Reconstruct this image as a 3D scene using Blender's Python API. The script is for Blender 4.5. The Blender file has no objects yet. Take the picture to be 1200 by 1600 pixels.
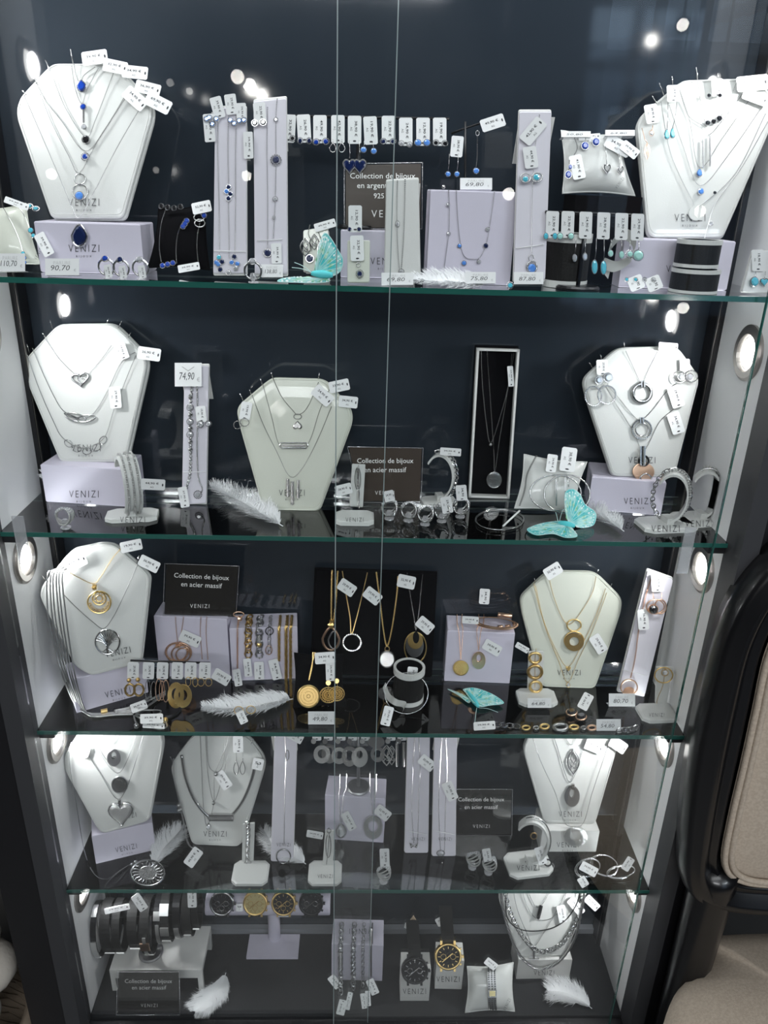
import bpy, math, random
from mathutils import Vector, Matrix
random.seed(7)
R = math.radians
scene = bpy.context.scene
COL = scene.collection

# ------------------------------------------------------------------ camera
CAM = Vector((-0.01362, -0.85823, 1.30061))
YAW, PITCH, ROLL, FPX = 0.035288, 0.402488, 0.030836, 1196.48
FW = Vector((math.sin(YAW)*math.cos(PITCH), math.cos(YAW)*math.cos(PITCH), -math.sin(PITCH)))
_r0 = Vector((math.cos(YAW), -math.sin(YAW), 0)); _u0 = _r0.cross(FW)
RT = math.cos(ROLL)*_r0 + math.sin(ROLL)*_u0
UP = -math.sin(ROLL)*_r0 + math.cos(ROLL)*_u0
cd = bpy.data.cameras.new('camera'); cam = bpy.data.objects.new('camera', cd); COL.objects.link(cam)
cam.matrix_world = Matrix(((RT.x, UP.x, -FW.x, CAM.x), (RT.y, UP.y, -FW.y, CAM.y), (RT.z, UP.z, -FW.z, CAM.z), (0, 0, 0, 1)))
cd.sensor_fit = 'VERTICAL'; cd.sensor_height = 36.0; cd.lens = 36.0*FPX/1600.0; cd.clip_start = 0.02; cd.clip_end = 200
scene.camera = cam

# ------------------------------------------------------------------ world, exposure, large lights
scene.view_settings.view_transform = 'Standard'; scene.view_settings.look = 'None'
scene.view_settings.exposure = 0.12; scene.view_settings.gamma = 1.0
scene.cycles.transparent_max_bounces = 24; scene.cycles.max_bounces = 10
w = bpy.data.worlds.new('world'); scene.world = w; w.use_nodes = True
w.node_tree.nodes['Background'].inputs[0].default_value = (0.50, 0.68, 0.92, 1)
w.node_tree.nodes['Background'].inputs[1].default_value = 1.8

def area(name, loc, target, size, energy, col=(1, 1, 1), sy=None, shape='RECTANGLE', spread=180):
    l = bpy.data.lights.new(name, 'AREA'); l.energy = energy; l.color = col; l.shape = shape; l.size = size
    l.spread = R(spread)
    if sy: l.size_y = sy
    o = bpy.data.objects.new(name, l); COL.objects.link(o); o.location = loc
    o.rotation_euler = (Vector(target)-Vector(loc)).to_track_quat('-Z', 'Y').to_euler()
    return o
area('shop_ceiling_light', (0.15, -1.5, 2.2), (0, 0, 0.7), 1.7, 11, (0.95, 0.98, 1), 0.5)
area('cabinet_top_light', (0, 0.05, 1.66), (0, 0.07, 0), 0.8, 1.7, (0.95, 0.98, 1), 0.05)
area('daylight_fill', (1.9, -3.1, 2.37), (0, 0, 0.8), 1.4, 24, (0.86, 0.93, 1), .12)  # unseen fill lamp under the ceiling, stands in for the window's daylight
area('added_far_fill', (-.4, -3.2, 2.37), (0, 0, 0.4), 1.6, 46, (0.95, 0.97, 1), .4)  # added lamp out of view, brightens the lower shelves from the front
LAMP_W = 0.40

# ------------------------------------------------------------------ materials
MATS = {}
def mat(name, col=(.8, .8, .8), rough=.5, metal=0, spec=.5, emit=None, es=0, noise=None, bump=None, coat=0, sheen=0, sss=0):
    m = bpy.data.materials.new(name); m.use_nodes = True; nt = m.node_tree; b = nt.nodes['Principled BSDF']
    b.inputs['Base Color'].default_value = (*col, 1); b.inputs['Roughness'].default_value = rough
    b.inputs['Metallic'].default_value = metal; b.inputs['Specular IOR Level'].default_value = spec
    b.inputs['Coat Weight'].default_value = coat; b.inputs['Coat Roughness'].default_value = .08
    b.inputs['Sheen Weight'].default_value = sheen
    if emit: b.inputs['Emission Color'].default_value = (*emit, 1); b.inputs['Emission Strength'].default_value = es
    if noise:                                        # (colour 2, scale[, stretch])
        tc = nt.nodes.new('ShaderNodeTexCoord'); n = nt.nodes.new('ShaderNodeTexNoise'); r = nt.nodes.new('ShaderNodeValToRGB')
        n.inputs['Scale'].default_value = noise[1]; n.inputs['Detail'].default_value = 4
        r.color_ramp.elements[0].color = (*col, 1); r.color_ramp.elements[1].color = (*noise[0], 1)
        r.color_ramp.elements[0].position = .4; r.color_ramp.elements[1].position = .62
        mp = nt.nodes.new('ShaderNodeMapping')
        if len(noise) > 2: mp.inputs['Scale'].default_value = noise[2]
        nt.links.new(tc.outputs['Object'], mp.inputs[0]); nt.links.new(mp.outputs[0], n.inputs['Vector'])
        nt.links.new(n.outputs['Fac'], r.inputs[0]); nt.links.new(r.outputs[0], b.inputs['Base Color'])
    if bump:
        tc = nt.nodes.new('ShaderNodeTexCoord'); n = nt.nodes.new('ShaderNodeTexNoise'); bp = nt.nodes.new('ShaderNodeBump')
        n.inputs['Scale'].default_value = bump[0]; bp.inputs['Strength'].default_value = bump[1]; bp.inputs['Distance'].default_value = .001
        nt.links.new(tc.outputs['Object'], n.inputs['Vector']); nt.links.new(n.outputs['Fac'], bp.inputs['Height'])
        nt.links.new(bp.outputs[0], b.inputs['Normal'])
    MATS[name] = m; return m
def glassmat(name, tint, gloss=(1, 1, 1), ior=1.5, rough=0.0, boost=1.0, haze=0, hcol=(1, 1, 1)):
    m = bpy.data.materials.new(name); m.use_nodes = True; nt = m.node_tree; nt.nodes.clear()
    out = nt.nodes.new('ShaderNodeOutputMaterial'); mx = nt.nodes.new('ShaderNodeMixShader'); tr = nt.nodes.new('ShaderNodeBsdfTransparent')
    gl = nt.nodes.new('ShaderNodeBsdfGlossy'); fr = nt.nodes.new('ShaderNodeFresnel'); ml = nt.nodes.new('ShaderNodeMath')
    ml.operation = 'MULTIPLY'; ml.inputs[1].default_value = boost; ml.use_clamp = True
    tr.inputs[0].default_value = (*tint, 1); gl.inputs['Color'].default_value = (*gloss, 1); gl.inputs['Roughness'].default_value = rough
    fr.inputs[0].default_value = ior
    nt.links.new(fr.outputs[0], ml.inputs[0]); nt.links.new(ml.outputs[0], mx.inputs[0])
    nt.links.new(tr.outputs[0], mx.inputs[1]); nt.links.new(gl.outputs[0], mx.inputs[2])
    last = mx
    if haze:
        m2 = nt.nodes.new('ShaderNodeMixShader'); d = nt.nodes.new('ShaderNodeBsdfDiffuse'); d.inputs[0].default_value = (*hcol, 1)
        m2.inputs[0].default_value = haze; nt.links.new(mx.outputs[0], m2.inputs[1]); nt.links.new(d.outputs[0], m2.inputs[2]); last = m2
    nt.links.new(last.outputs[0], out.inputs[0]); MATS[name] = m; return m
mat('bust_white', (.60, .61, .59), .38, coat=.35, bump=(700, .15))
mat('bust_cream', (.60, .62, .54), .38, coat=.35, bump=(700, .15))
mat('box_lilac', (.62, .59, .69), .42, bump=(2500, .1))
mat('box_white', (.66, .66, .64), .45)
mat('panel_cloth', (.66, .64, .70), .5)
mat('paper', (.80, .81, .81), .5)
mat('ink', (.02, .02, .025), .5)
mat('ink_grey', (.42, .42, .42), .6)
mat('silver', (.52, .52, .52), .22, 1)
mat('silver_soft', (.45, .45, .45), .32, 1)
mat('pave', (.62, .62, .61), .34, 1, bump=(1800, 1.0))
mat('steel_dark', (.42, .42, .43), .4, 1)
mat('steel_brushed', (.78, .78, .77), .42, 1)
mat('black_metal', (.02, .02, .022), .3, .6)
mat('gold', (.86, .62, .26), .34, 1)
mat('gold_dark', (.50, .34, .14), .38, 1)
mat('rose_gold', (.82, .54, .38), .34, 1)
mat('gem_blue', (.01, .05, .35), .03, 0, 1, coat=1)
mat('gem_navy', (.01, .02, .08), .03, 0, 1, coat=1)
mat('gem_light', (.10, .28, .75), .03, 0, 1, coat=1)
mat('gem_aqua', (.10, .55, .70), .05, 0, 1, coat=1)
mat('gem_mint', (.40, .72, .66), .25, 0, .6)
mat('gem_black', (.01, .01, .012), .05, 0, 1, coat=1)
mat('gem_clear', (.85, .87, .90), .03, .6, 1, coat=1)
mat('velvet', (.004, .004, .005), .95, spec=.1)
mat('leather_black', (.012, .012, .012), .6, spec=.2, bump=(600, .3))
mat('leather_brown', (.16, .09, .05), .5)
mat('leather_tan', (.50, .38, .26), .6)
mat('sign_black', (.018, .016, .014), .4)
mat('sign_brown', (.055, .04, .03), .4)
mat('sign_text', (.95, .95, .93), .5)
mat('feather', (.90, .91, .92), .7)
mat('wing', (.05, .50, .52), .55, noise=((.42, .76, .72), 110))
mat('wing_vein', (.62, .86, .84), .5)
mat('wing_green', (.16, .48, .24), .55, noise=((.60, .82, .70), 160))
mat('wing_dot', (.85, .92, .90), .5)
mat('wing_red', (.5, .12, .2), .5)
mat('butterfly_body', (.10, .62, .66), .6)
mat('dial_gold', (.72, .62, .32), .3, .6)
mat('dial_black', (.012, .012, .014), .5, spec=.2)
mat('frame_black', (.012, .012, .014), .34, bump=(500, .1))
mat('frame_grey', (.045, .046, .05), .5)
mat('side_white', (.86, .86, .86), .35, noise=((.80, .80, .80), 3))
mat('chrome', (.36, .34, .32), .36, 1)
mat('carpet', (.013, .014, .016), .9, bump=(900, .6))
mat('strip_grey', (.24, .25, .27), .4)
mat('linen', (.52, .43, .34), .9, noise=((.60, .51, .41), 260), bump=(1400, .6))
mat('lacquer', (.006, .006, .007), .28, coat=.25)
mat('lamp_glow', (1, 1, 1), .5, emit=(1, .98, .95), es=9)
mat('bulb_glow', (1, 1, 1), .5, emit=(1, .97, .92), es=45)
mat('bracket_black', (.015, .015, .017), .4)
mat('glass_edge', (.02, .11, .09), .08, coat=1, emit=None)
mat('glass_edge_lit', (.30, .36, .36), .1, coat=1)  # paler copy of the edge glass, caught light painted into the colour
mat('wall_dark', (.03, .03, .034), .6)
mat('wall_shop', (.10, .10, .10), .7)
mat('ceiling_grey', (.30, .30, .30), .8)
mat('floor_tile', (.16, .157, .152), .5, noise=((.14, .137, .133), 5))
mat('wicker', (.30, .24, .18), .8, bump=(300, .8))
mat('cream_cloth', (.62, .57, .50), .9, bump=(200, .6))
mat('wood_brown', (.40, .20, .11), .5, noise=((.30, .14, .08), 6, (1, 1, 8)))
mat('street_white', (.75, .78, .82), .6)
mat('street_grey', (.25, .28, .32), .6)
mat('red_banner', (.45, .05, .08), .6)
glassmat('door_glass', (.985, .992, .99), boost=.20)
glassmat('shelf_glass', (.95, .975, .97), boost=1.35)
glassmat('acrylic', (.985, .985, .985), boost=.25)
glassmat('acrylic_white', (.93, .94, .95), boost=2.4, haze=.22, hcol=(.9, .9, .92))
# the back of the cabinet: blue-black glass, glossy enough to mirror the goods
m = mat('back_glass', (.019, .025, .033), .05, 0, .7, noise=((.027, .034, .043), 3))

# ------------------------------------------------------------------ pixels <-> world
def ray(px, py): return ((px-600)/FPX*RT - (py-800)/FPX*UP + FW)
def hit(px, py, o, n):
    d = ray(px, py); return CAM + d*((o-CAM).dot(n)/d.dot(n))
def onz(px, py, z): return hit(px, py, Vector((0, 0, z)), Vector((0, 0, 1)))
def ony(px, py, y): return hit(px, py, Vector((0, y, 0)), Vector((0, 1, 0)))
def onx(px, py, x): return hit(px, py, Vector((x, 0, 0)), Vector((1, 0, 0)))
L1, L2, L3, L4, L5 = 1.2, .9, .6, .3, 0.0

class Fr:
    """a plane in the room: base point, tilted back by tilt and turned by yaw (degrees)"""
    def __init__(s, o, tilt=0, yaw=0, n=None):
        s.o = Vector(o)
        if n is None:
            n = Matrix.Rotation(R(yaw), 3, 'Z') @ Vector((0, -math.cos(R(tilt)), math.sin(R(tilt))))
        s.n = Vector(n).normalized()
        u = Vector((0, 0, 1)).cross(s.n)
        s.u = (-u if u.dot(RT) < 0 else u).normalized() if u.length > 1e-4 else Vector((1, 0, 0))
        s.v = s.n.cross(s.u).normalized()
        if s.v.dot(UP) < 0: s.v = -s.v
    def at(s, px, py, off=0.0): return hit(px, py, s.o + s.n*off, s.n)
    def T(s, px, py, ang=0, off=0.001):
        c = s.at(px, py, off); du = s.at(px+1, py, off)-c; dv = s.at(px, py-1, off)-c
        a = R(ang); x = du*math.cos(a)+dv*math.sin(a); y = -du*math.sin(a)+dv*math.cos(a); z = s.n*du.length
        return Matrix(((x.x, y.x, z.x, c.x), (x.y, y.y, z.y, c.y), (x.z, y.z, z.z, c.z), (0, 0, 0, 1)))
    def m(s, px, py): return (s.at(px+1, py)-s.at(px, py)).length
    def off(s, d):
        f = Fr(s.o+s.n*d, n=s.n); f.t = getattr(s, 't', None); return f
def F(px, py, z, tilt=0, yaw=0): return Fr(onz(px, py, z), tilt, yaw)
def FY(px, y, z, tilt=0, yaw=0):
    """base at level z and depth y under photo column px"""
    lo, hi = -1.0, 1.0
    for _ in range(40):
        mid = (lo+hi)/2; v = Vector((mid, y, z))-CAM
        if 600+FPX*v.dot(RT)/v.dot(FW) < px: lo = mid
        else: hi = mid
    return Fr(Vector((lo, y, z)), tilt, yaw)
def flat(z): return Fr(Vector((0, 0.07, z)), n=(0, 0, 1))

# ------------------------------------------------------------------ mesh builder
OCT = [(1, 0, 0), (-1, 0, 0), (0, 1, 0), (0, -1, 0), (0, 0, 1), (0, 0, -1)]
OCTF = [(0, 2, 4), (2, 1, 4), (1, 3, 4), (3, 0, 4), (2, 0, 5), (1, 2, 5), (3, 1, 5), (0, 3, 5)]
def resample(pts, step, closed=False):
    pts = list(pts) + ([pts[0]] if closed else [])
    out = [pts[0].copy()]; acc = 0
    for a, b in zip(pts, pts[1:]):
        l = (b-a).length
        if l < 1e-9: continue
        t = step-acc
        while t <= l: out.append(a.lerp(b, t/l)); t += step
        acc = l-(t-step)
    return out
def smooth(pts, n=6, closed=False):
    if len(pts) < 3: return [Vector(p) for p in pts]
    P = [Vector(p) for p in pts]; out = []; k = len(P)
    for i in range(k if closed else k-1):
        if closed: a, b, c, d = P[(i-1) % k], P[i], P[(i+1) % k], P[(i+2) % k]
        else: a, b, c, d = P[max(i-1, 0)], P[i], P[i+1], P[min(i+2, k-1)]
        for j in range(n):
            t = j/n; out.append(.5*((2*b)+(c-a)*t+(2*a-5*b+4*c-d)*t*t+(3*b-a-3*c+d)*t**3))
    if not closed: out.append(P[-1])
    return out
class MB:
    def __init__(s): s.v = []; s.f = []; s.sm = False
    def add(s, vs, fs, T=None):
        n = len(s.v); s.v += [(T @ Vector(v)) if T is not None else Vector(v) for v in vs]
        s.f += [tuple(i+n for i in f) for f in fs]; return s
    def tube(s, pts, r, seg=6, closed=False, taper=None, flatn=None):
        pts = [Vector(p) for p in pts]; k = len(pts)
        if k < 2: return s
        vs = []; fs = []; prev = None
        for i, p in enumerate(pts):
            if closed: t = pts[(i+1) % k]-pts[i-1]
            else: t = pts[min(i+1, k-1)]-pts[max(i-1, 0)]
            t = t.normalized() if t.length > 1e-9 else Vector((0, 0, 1))
            if prev is None:
                a = Vector((0, 0, 1)) if abs(t.z) < .9 else Vector((1, 0, 0)); prev = (a-t*a.dot(t)).normalized()
            else:
                q = prev-t*prev.dot(t); prev = q.normalized() if q.length > 1e-6 else prev
            b = t.cross(prev); rr = r*(taper(i/(k-1)) if taper else 1)
            for j in range(seg):
                a = 2*math.pi*j/seg; vs.append(p+prev*math.cos(a)*rr+b*math.sin(a)*rr)
        for i in range(k if closed else k-1):
            i2 = (i+1) % k
            for j in range(seg): fs.append((i*seg+j, i*seg+(j+1) % seg, i2*seg+(j+1) % seg, i2*seg+j))
        if not closed: fs += [tuple(range(seg))[::-1], tuple(range((k-1)*seg, k*seg))]
        s.sm = True; return s.add(vs, fs)
    def octa(s, p, r):
        n = len(s.v); s.v += [p+Vector(o)*r for o in OCT]; s.f += [tuple(i+n for i in f) for f in OCTF]; return s
    def beads(s, pts, r, step):
        for p in resample(pts, step): s.octa(p, r)
        return s
    def links(s, pts, r, step, L=1.3, w=.8, seg=8):
        q = resample(pts, step)
        for i in range(len(q)-1):
            a, b = q[i], q[i+1]; t = (b-a).normalized(); up = Vector((0, -1, .3)); x = t.cross(up).normalized(); z = x.cross(t)
            if i % 2: x, z = (x+z).normalized(), (z-x).normalized()
            c = (a+b)/2; s.tube([c+t*math.cos(k*2*math.pi/seg)*step*L*.5+x*math.sin(k*2*math.pi/seg)*step*w*.5 for k in range(seg)], r, 4, True)
        return s
    def rope(s, pts, r, pitch, strands=3):
        q = resample(pts, pitch/6)
        for k in range(strands):
            o = []
            for i, p in enumerate(q):
                t = (q[min(i+1, len(q)-1)]-q[max(i-1, 0)]).normalized(); x = t.cross(Vector((.1, -1, .2))).normalized(); z = x.cross(t)
                a = i/6*2*math.pi/2+k*2*math.pi/strands; o.append(p+(x*math.cos(a)+z*math.sin(a))*r*.6)
            s.tube(o, r*.55, 5)
        return s
    def ring(s, T, rx, ry, r, seg=28, ts=6, a0=0, a1=360):
        full = abs(a1-a0) >= 360
        n = seg if full else seg+1; m_ = max(T.col[0].length, 1e-9)
        return s.tube([T @ Vector((rx*math.cos(R(a0+(a1-a0)*i/seg)), ry*math.sin(R(a0+(a1-a0)*i/seg)), 0)) for i in range(n)], r*m_, ts, full)
    def disc(s, T, rx, ry, h=1.0, seg=28, dome=0, z0=0):
        ring = [(rx*math.cos(2*math.pi*i/seg), ry*math.sin(2*math.pi*i/seg)) for i in range(seg)]
        return s.prism(T, ring, z0, z0+h, .12 if dome == 0 else dome)
    def prism(s, T, out, z0, z1, bev=.0):
        """outline in local x,y; from z0 to z1, with a small bevel at the front"""
        n = len(out); cx = sum(p[0] for p in out)/n; cy = sum(p[1] for p in out)/n
        vs = [(x, y, z0) for x, y in out]+[(x, y, z1-(z1-z0)*bev) for x, y in out]
        k = 1-bev*.5
        vs += [(cx+(x-cx)*k, cy+(y-cy)*k, z1) for x, y in out]
        fs = [tuple(range(n))[::-1]]
        for r_ in (0, 1):
            for i in range(n): fs.append((r_*n+i, r_*n+(i+1) % n, (r_+1)*n+(i+1) % n, (r_+1)*n+i))
        fs.append(tuple(range(2*n, 3*n)))
        return s.add(vs, fs, T)
    def box(s, T, w, h, d, x=0, y=0, z=0):
        return s.prism(T, [(x-w/2, y-h/2), (x+w/2, y-h/2), (x+w/2, y+h/2), (x-w/2, y+h/2)], z, z+d, 0)
    def wbox(s, a, b):
        x0, y0, z0 = a; x1, y1, z1 = b
        return s.add([(x0, y0, z0), (x1, y0, z0), (x1, y1, z0), (x0, y1, z0), (x0, y0, z1), (x1, y0, z1), (x1, y1, z1), (x0, y1, z1)],
                     [(0, 3, 2, 1), (4, 5, 6, 7), (0, 1, 5, 4), (1, 2, 6, 5), (2, 3, 7, 6), (3, 0, 4, 7)])
    def gem(s, T, rx, ry=None, h=None, seg=10):
        ry = ry or rx; h = h or rx*.6
        vs = []
        for k, (q, z) in enumerate(((.75, 0), (1, h*.45), (.62, h))):
            for i in range(seg):
                a = 2*math.pi*(i+.5*(k % 2))/seg; vs.append((rx*q*math.cos(a), ry*q*math.sin(a), z))
        fs = []
        for k in (0, 1):
            for i in range(seg):
                a, b = k*seg+i, k*seg+(i+1) % seg; c, d = a+seg, b+seg
                fs += [(a, b, d), (a, d, c)]
        fs += [tuple(range(seg))[::-1], tuple(range(2*seg, 3*seg))]
        return s.add(vs, fs, T)
    def ball(s, c, r, seg=8, rings=6, sc=(1, 1, 1)):
        vs = [c+Vector((0, 0, r*sc[2]))]; fs = []
        for i in range(1, rings):
            for j in range(seg):
                a = math.pi*i/rings; b = 2*math.pi*j/seg
                vs.append(c+Vector((r*math.sin(a)*math.cos(b)*sc[0], r*math.sin(a)*math.sin(b)*sc[1], r*math.cos(a)*sc[2])))
        vs.append(c-Vector((0, 0, r*sc[2])))
        for j in range(seg): fs.append((0, 1+j, 1+(j+1) % seg))
        for i in range(rings-2):
            for j in range(seg): fs.append((1+i*seg+j, 1+(i+1)*seg+j, 1+(i+1)*seg+(j+1) % seg, 1+i*seg+(j+1) % seg))
        e = len(vs)-1
        for j in range(seg): fs.append((e, 1+(rings-2)*seg+(j+1) % seg, 1+(rings-2)*seg+j))
        s.sm = True; return s.add(vs, fs)
    def lathe(s, c, prof, seg=28, ax=None):
        """profile of (radius, height) turned about the vertical (or ax)"""
        ax = Vector(ax or (0, 0, 1)).normalized(); x = ax.orthogonal().normalized(); y = ax.cross(x); k = len(prof)
        vs = []; fs = []
        for r_, h in prof:
            for j in range(seg): a = 2*math.pi*j/seg; vs.append(c+ax*h+x*r_*math.cos(a)+y*r_*math.sin(a))
        for i in range(k-1):
            for j in range(seg): fs.append((i*seg+j, i*seg+(j+1) % seg, (i+1)*seg+(j+1) % seg, (i+1)*seg+j))
        return s.add(vs, fs)

def world_loc(o):
    v = Vector((0, 0, 0))
    while o: v += o.location; o = o.parent
    return v
def part(name, mb, m_, parent=None, kind=None, label=None, shade=None):
    me = bpy.data.meshes.new(name); off = world_loc(parent)
    me.from_pydata([tuple(v-off) for v in mb.v], [], mb.f); me.update()
    me.materials.append(MATS[m_])
    if (mb.sm if shade is None else shade):
        me.polygons.foreach_set('use_smooth', [True]*len(me.polygons))
    o = bpy.data.objects.new(name, me); COL.objects.link(o); o.parent = parent
    if kind: o['kind'] = kind
    if label: o['label'] = label
    return o
def thing(name, label, cat, loc, group=None):
    o = bpy.data.objects.new(name, None); COL.objects.link(o); o.location = Vector(loc); o.empty_display_size = .01
    o['label'] = label; o['category'] = cat
    if group: o['group'] = group
    return o
def single(name, mb, m_, label, cat, group=None, shade=None):
    """a thing that is one mesh, its origin at its base"""
    lo = min(v.z for v in mb.v); c = sum(mb.v, Vector())/len(mb.v); c.z = lo
    mb.v = [v-c for v in mb.v]; o = part(name, mb, m_, None, shade=shade); o.location = c
    o['label'] = label; o['category'] = cat
    if group: o['group'] = group
    return o
TXT = {}
def text_mesh(s, offset=0.0, shear=0, space=1.0):
    k = (s, offset, shear, space)
    if k not in TXT:
        c = bpy.data.curves.new('lettering', 'FONT'); c.body = s; c.align_x = 'CENTER'; c.align_y = 'CENTER'
        c.resolution_u = 2; c.offset = offset; c.shear = shear; c.space_character = space; c.size = 1
        o = bpy.data.objects.new('lettering', c); COL.objects.link(o)
        bpy.context.view_layer.update()
        me = bpy.data.meshes.new_from_object(o); COL.objects.unlink(o); bpy.data.objects.remove(o)
        xs = [v.co.x for v in me.vertices]; ys = [v.co.y for v in me.vertices]
        cx, cy = (min(xs)+max(xs))/2, (min(ys)+max(ys))/2; wd, hg = max(xs)-min(xs), max(ys)-min(ys)
        TXT[k] = ([((v.co.x-cx)/hg, (v.co.y-cy)/hg, 0) for v in me.vertices], [tuple(p.vertices) for p in me.polygons], wd/hg)
        bpy.data.meshes.remove(me)
    return TXT[k]
def lettering(mb, T, s, x, y, w=None, h=None, z=0.0, rot=0, **kw):
    """adds lettering to a mesh, w wide or h high in local units"""
    vs, fs, asp = text_mesh(s, **kw)
    if h is None: h = w/asp
    sx = h if w is None else w/asp
    c, s_ = math.cos(R(rot)), math.sin(R(rot))
    return mb.add([(x+vx*sx*c-vy*h*s_, y+vx*sx*s_+vy*h*c, z) for vx, vy, _ in vs], fs, T)
# ------------------------------------------------------------------ the shop
def struct(name, a, b, m_):
    o = part(name, MB().wbox(a, b), m_); o['kind'] = 'structure'; return o
FZ = -.27
struct('floor', (-3, -4.1, FZ-.05), (4, 1.2, FZ), 'floor_tile')
struct('ceiling', (-3, -4.1, 2.4), (4, 1.2, 2.45), 'ceiling_grey')
struct('wall_back', (-3, .9, FZ), (4, .95, 2.4), 'wall_dark')
struct('wall_left', (-3.05, -4.1, FZ), (-3, 1.2, 2.4), 'wall_dark')
struct('wall_right', (4, -4.1, FZ), (4.05, 1.2, 2.4), 'wall_dark')
# the street side behind the photographer, with the shop window the glass mirrors
mb = MB(); Y = -4.0
mb.wbox((-3, Y-.06, FZ), (1.25, Y, 2.4)); mb.wbox((2.6, Y-.06, FZ), (4, Y, 2.4)); mb.wbox((1.02, Y-.06, 2.3), (2.6, Y, 2.4)); mb.wbox((1.02, Y-.06, FZ), (2.6, Y, .55))
o = part('wall_front', mb, 'wall_dark'); o['kind'] = 'structure'
mb = MB()
for x in (1.25, 1.8, 2.56): mb.wbox((x, Y-.05, .55), (x+.045, Y+.02, 2.3))
mb.wbox((1.25, Y-.05, .55), (2.6, Y+.02, .61)); mb.wbox((1.25, Y-.05, 1.98), (2.6, Y+.02, 2.02))
o = part('window_1', mb, 'frame_grey'); o['kind'] = 'structure'
# across the street
t = thing('street_building', 'pale building across the street mirrored in the top right of the glass', 'building', (3.2, -9.5, FZ))
mb = MB().wbox((1.2, -10, FZ), (8, -9.4, 2.95)); part('wall', mb, 'street_grey', t)
mb = MB()
for k in range(14): mb.wbox((2.3+k*.24, -9.38, 2.65+k*.07), (2.45+k*.24, -8.3, 2.70+k*.07))
part('awning', mb, 'street_white', t)
for k in range(5):
    for z in (.5, 1.35): part('window', MB().wbox((2.0+k*.9, -9.42, z+.4), (2.55+k*.9, -9.36, z+.9)), 'street_white', t)
single('wooden_beam', MB().wbox((1.55, -3.95, .30), (2.5, -3.9, .62)), 'wood_brown', 'brown wooden counter panel mirrored beside the upper right lamp', 'panel')
single('wooden_post', MB().wbox((1.52, -3.95, FZ), (1.57, -3.9, 2.4)), 'wood_brown', 'brown wooden post mirrored at the top right of the glass', 'post')
single('red_banner', MB().wbox((1.50, -3.90, .9), (1.58, -3.88, 1.8)), 'red_banner', 'narrow red banner mirrored behind the upper right bust', 'banner')
# ceiling spotlights of the shop, mirrored as small bright discs in the doors
for i, (px, py, dy) in enumerate([(372, 121, 2.2), (391, 134, 2.35), (267, 130, 2.6), (297, 143, 2.8), (82, 272, 3.0), (386, 275, 3.2), (793, 303, 2.4), (1090, 330, 2.6), (1063, 41, 2.8), (1064, 480, 2.4), (245, 266, 3.1)]):
    p = ony(px, py, dy); p = Vector((p.x, -p.y, p.z))
    lb = ['small shop spotlight mirrored left of the top earring slab', 'small shop spotlight mirrored above the second slab', 'dim round spotlight mirrored right of the upper left bust', 'lower dim spotlight mirrored right of the upper left bust', 'spotlight mirrored on the lower left of the big sapphire bust', 'spotlight mirrored on the tall slab of blue earrings', 'spotlight mirrored above the middle lilac box', 'spotlight mirrored low on the upper right bust', 'spotlight mirrored against the sky at top right', 'spotlight mirrored just below the top shelf on the right', 'faint spotlight mirrored between bust and slabs'][i]
    t = thing('shop_spotlight', lb, 'spotlight', p, 'shop spotlights mirrored in the glass doors')
    ax = (Vector((0, 0.2, 1.0))-p).normalized(); r = .022 if i not in (2, 3, 10) else .014
    part('housing', MB().lathe(p, [(0, -.05), (r*1.3, -.05), (r*1.4, .004), (r*1.1, .004), (r*1.05, -.004)], 20, ax), 'black_metal', t)
    part('bulb', MB().lathe(p, [(0, .001), (r, 0), (r*1.05, -.004)], 20, ax), 'bulb_glow' if i not in (2, 3, 10) else 'lamp_glow', t)
    part('stem', MB().tube([p-ax*.04, Vector((p.x, p.y-.05, 2.4))], .006), 'black_metal', t)

# ------------------------------------------------------------------ the cabinet
cab = thing('display_cabinet', 'tall black glass-fronted jewellery display cabinet with five lit levels', 'display cabinet', (0, .08, -.05))
TOPZ = 1.68
fr = MB()
for s in (-1, 1):                                    # wide dark outer posts with a stepped inner edge
    xs = sorted((s*.452, s*.475)); fr.wbox((xs[0], -.03, -.27), (xs[1], .01, TOPZ))
part('inner_post', fr, 'frame_grey', cab)
fr = MB()
for s in (-1, 1):
    xs = sorted((s*.475, s*.535)); fr.wbox((xs[0], -.022, -.27), (xs[1], .22, TOPZ))
part('outer_post', fr, 'frame_black', cab)
part('top_panel', MB().wbox((-.475, -.02, TOPZ), (.475, .2, TOPZ+.04)), 'frame_black', cab)
part('back_panel', MB().wbox((-.475, .172, -.02), (.475, .18, TOPZ)), 'back_glass', cab)
for s in (-1, 1):
    xs = sorted((s*.4525, s*.462)); part('side_panel', MB().wbox((xs[0], .01, -.02), (xs[1], .136, TOPZ)), 'side_white', cab)
    xs = sorted((s*.447, s*.462)); part('corner_profile', MB().wbox((xs[0], .1365, -.02), (xs[1], .171, TOPZ)), 'frame_black', cab)
    x = s*.446; xs = sorted((x, x+s*.004)); part('corner_trim', MB().wbox((xs[0], .139, 0), (xs[1], .143, TOPZ)), 'chrome', cab)
part('floor_panel', MB().wbox((-.452, .004, -.02), (.452, .172, 0)), 'carpet', cab)
part('back_strip', MB().wbox((-.446, .160, 0), (.446, .171, .012)), 'strip_grey', cab)
rl = MB().wbox((-.452, -.026, -.055), (.452, .003, -.006)); part('bottom_rail', rl, 'frame_black', cab)
part('door_track', MB().wbox((-.452, -.022, -.006), (.452, -.016, .002)), 'frame_grey', cab)
part('plinth', MB().wbox((-.475, -.01, -.265), (.475, .2, -.056)), 'frame_black', cab)
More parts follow.
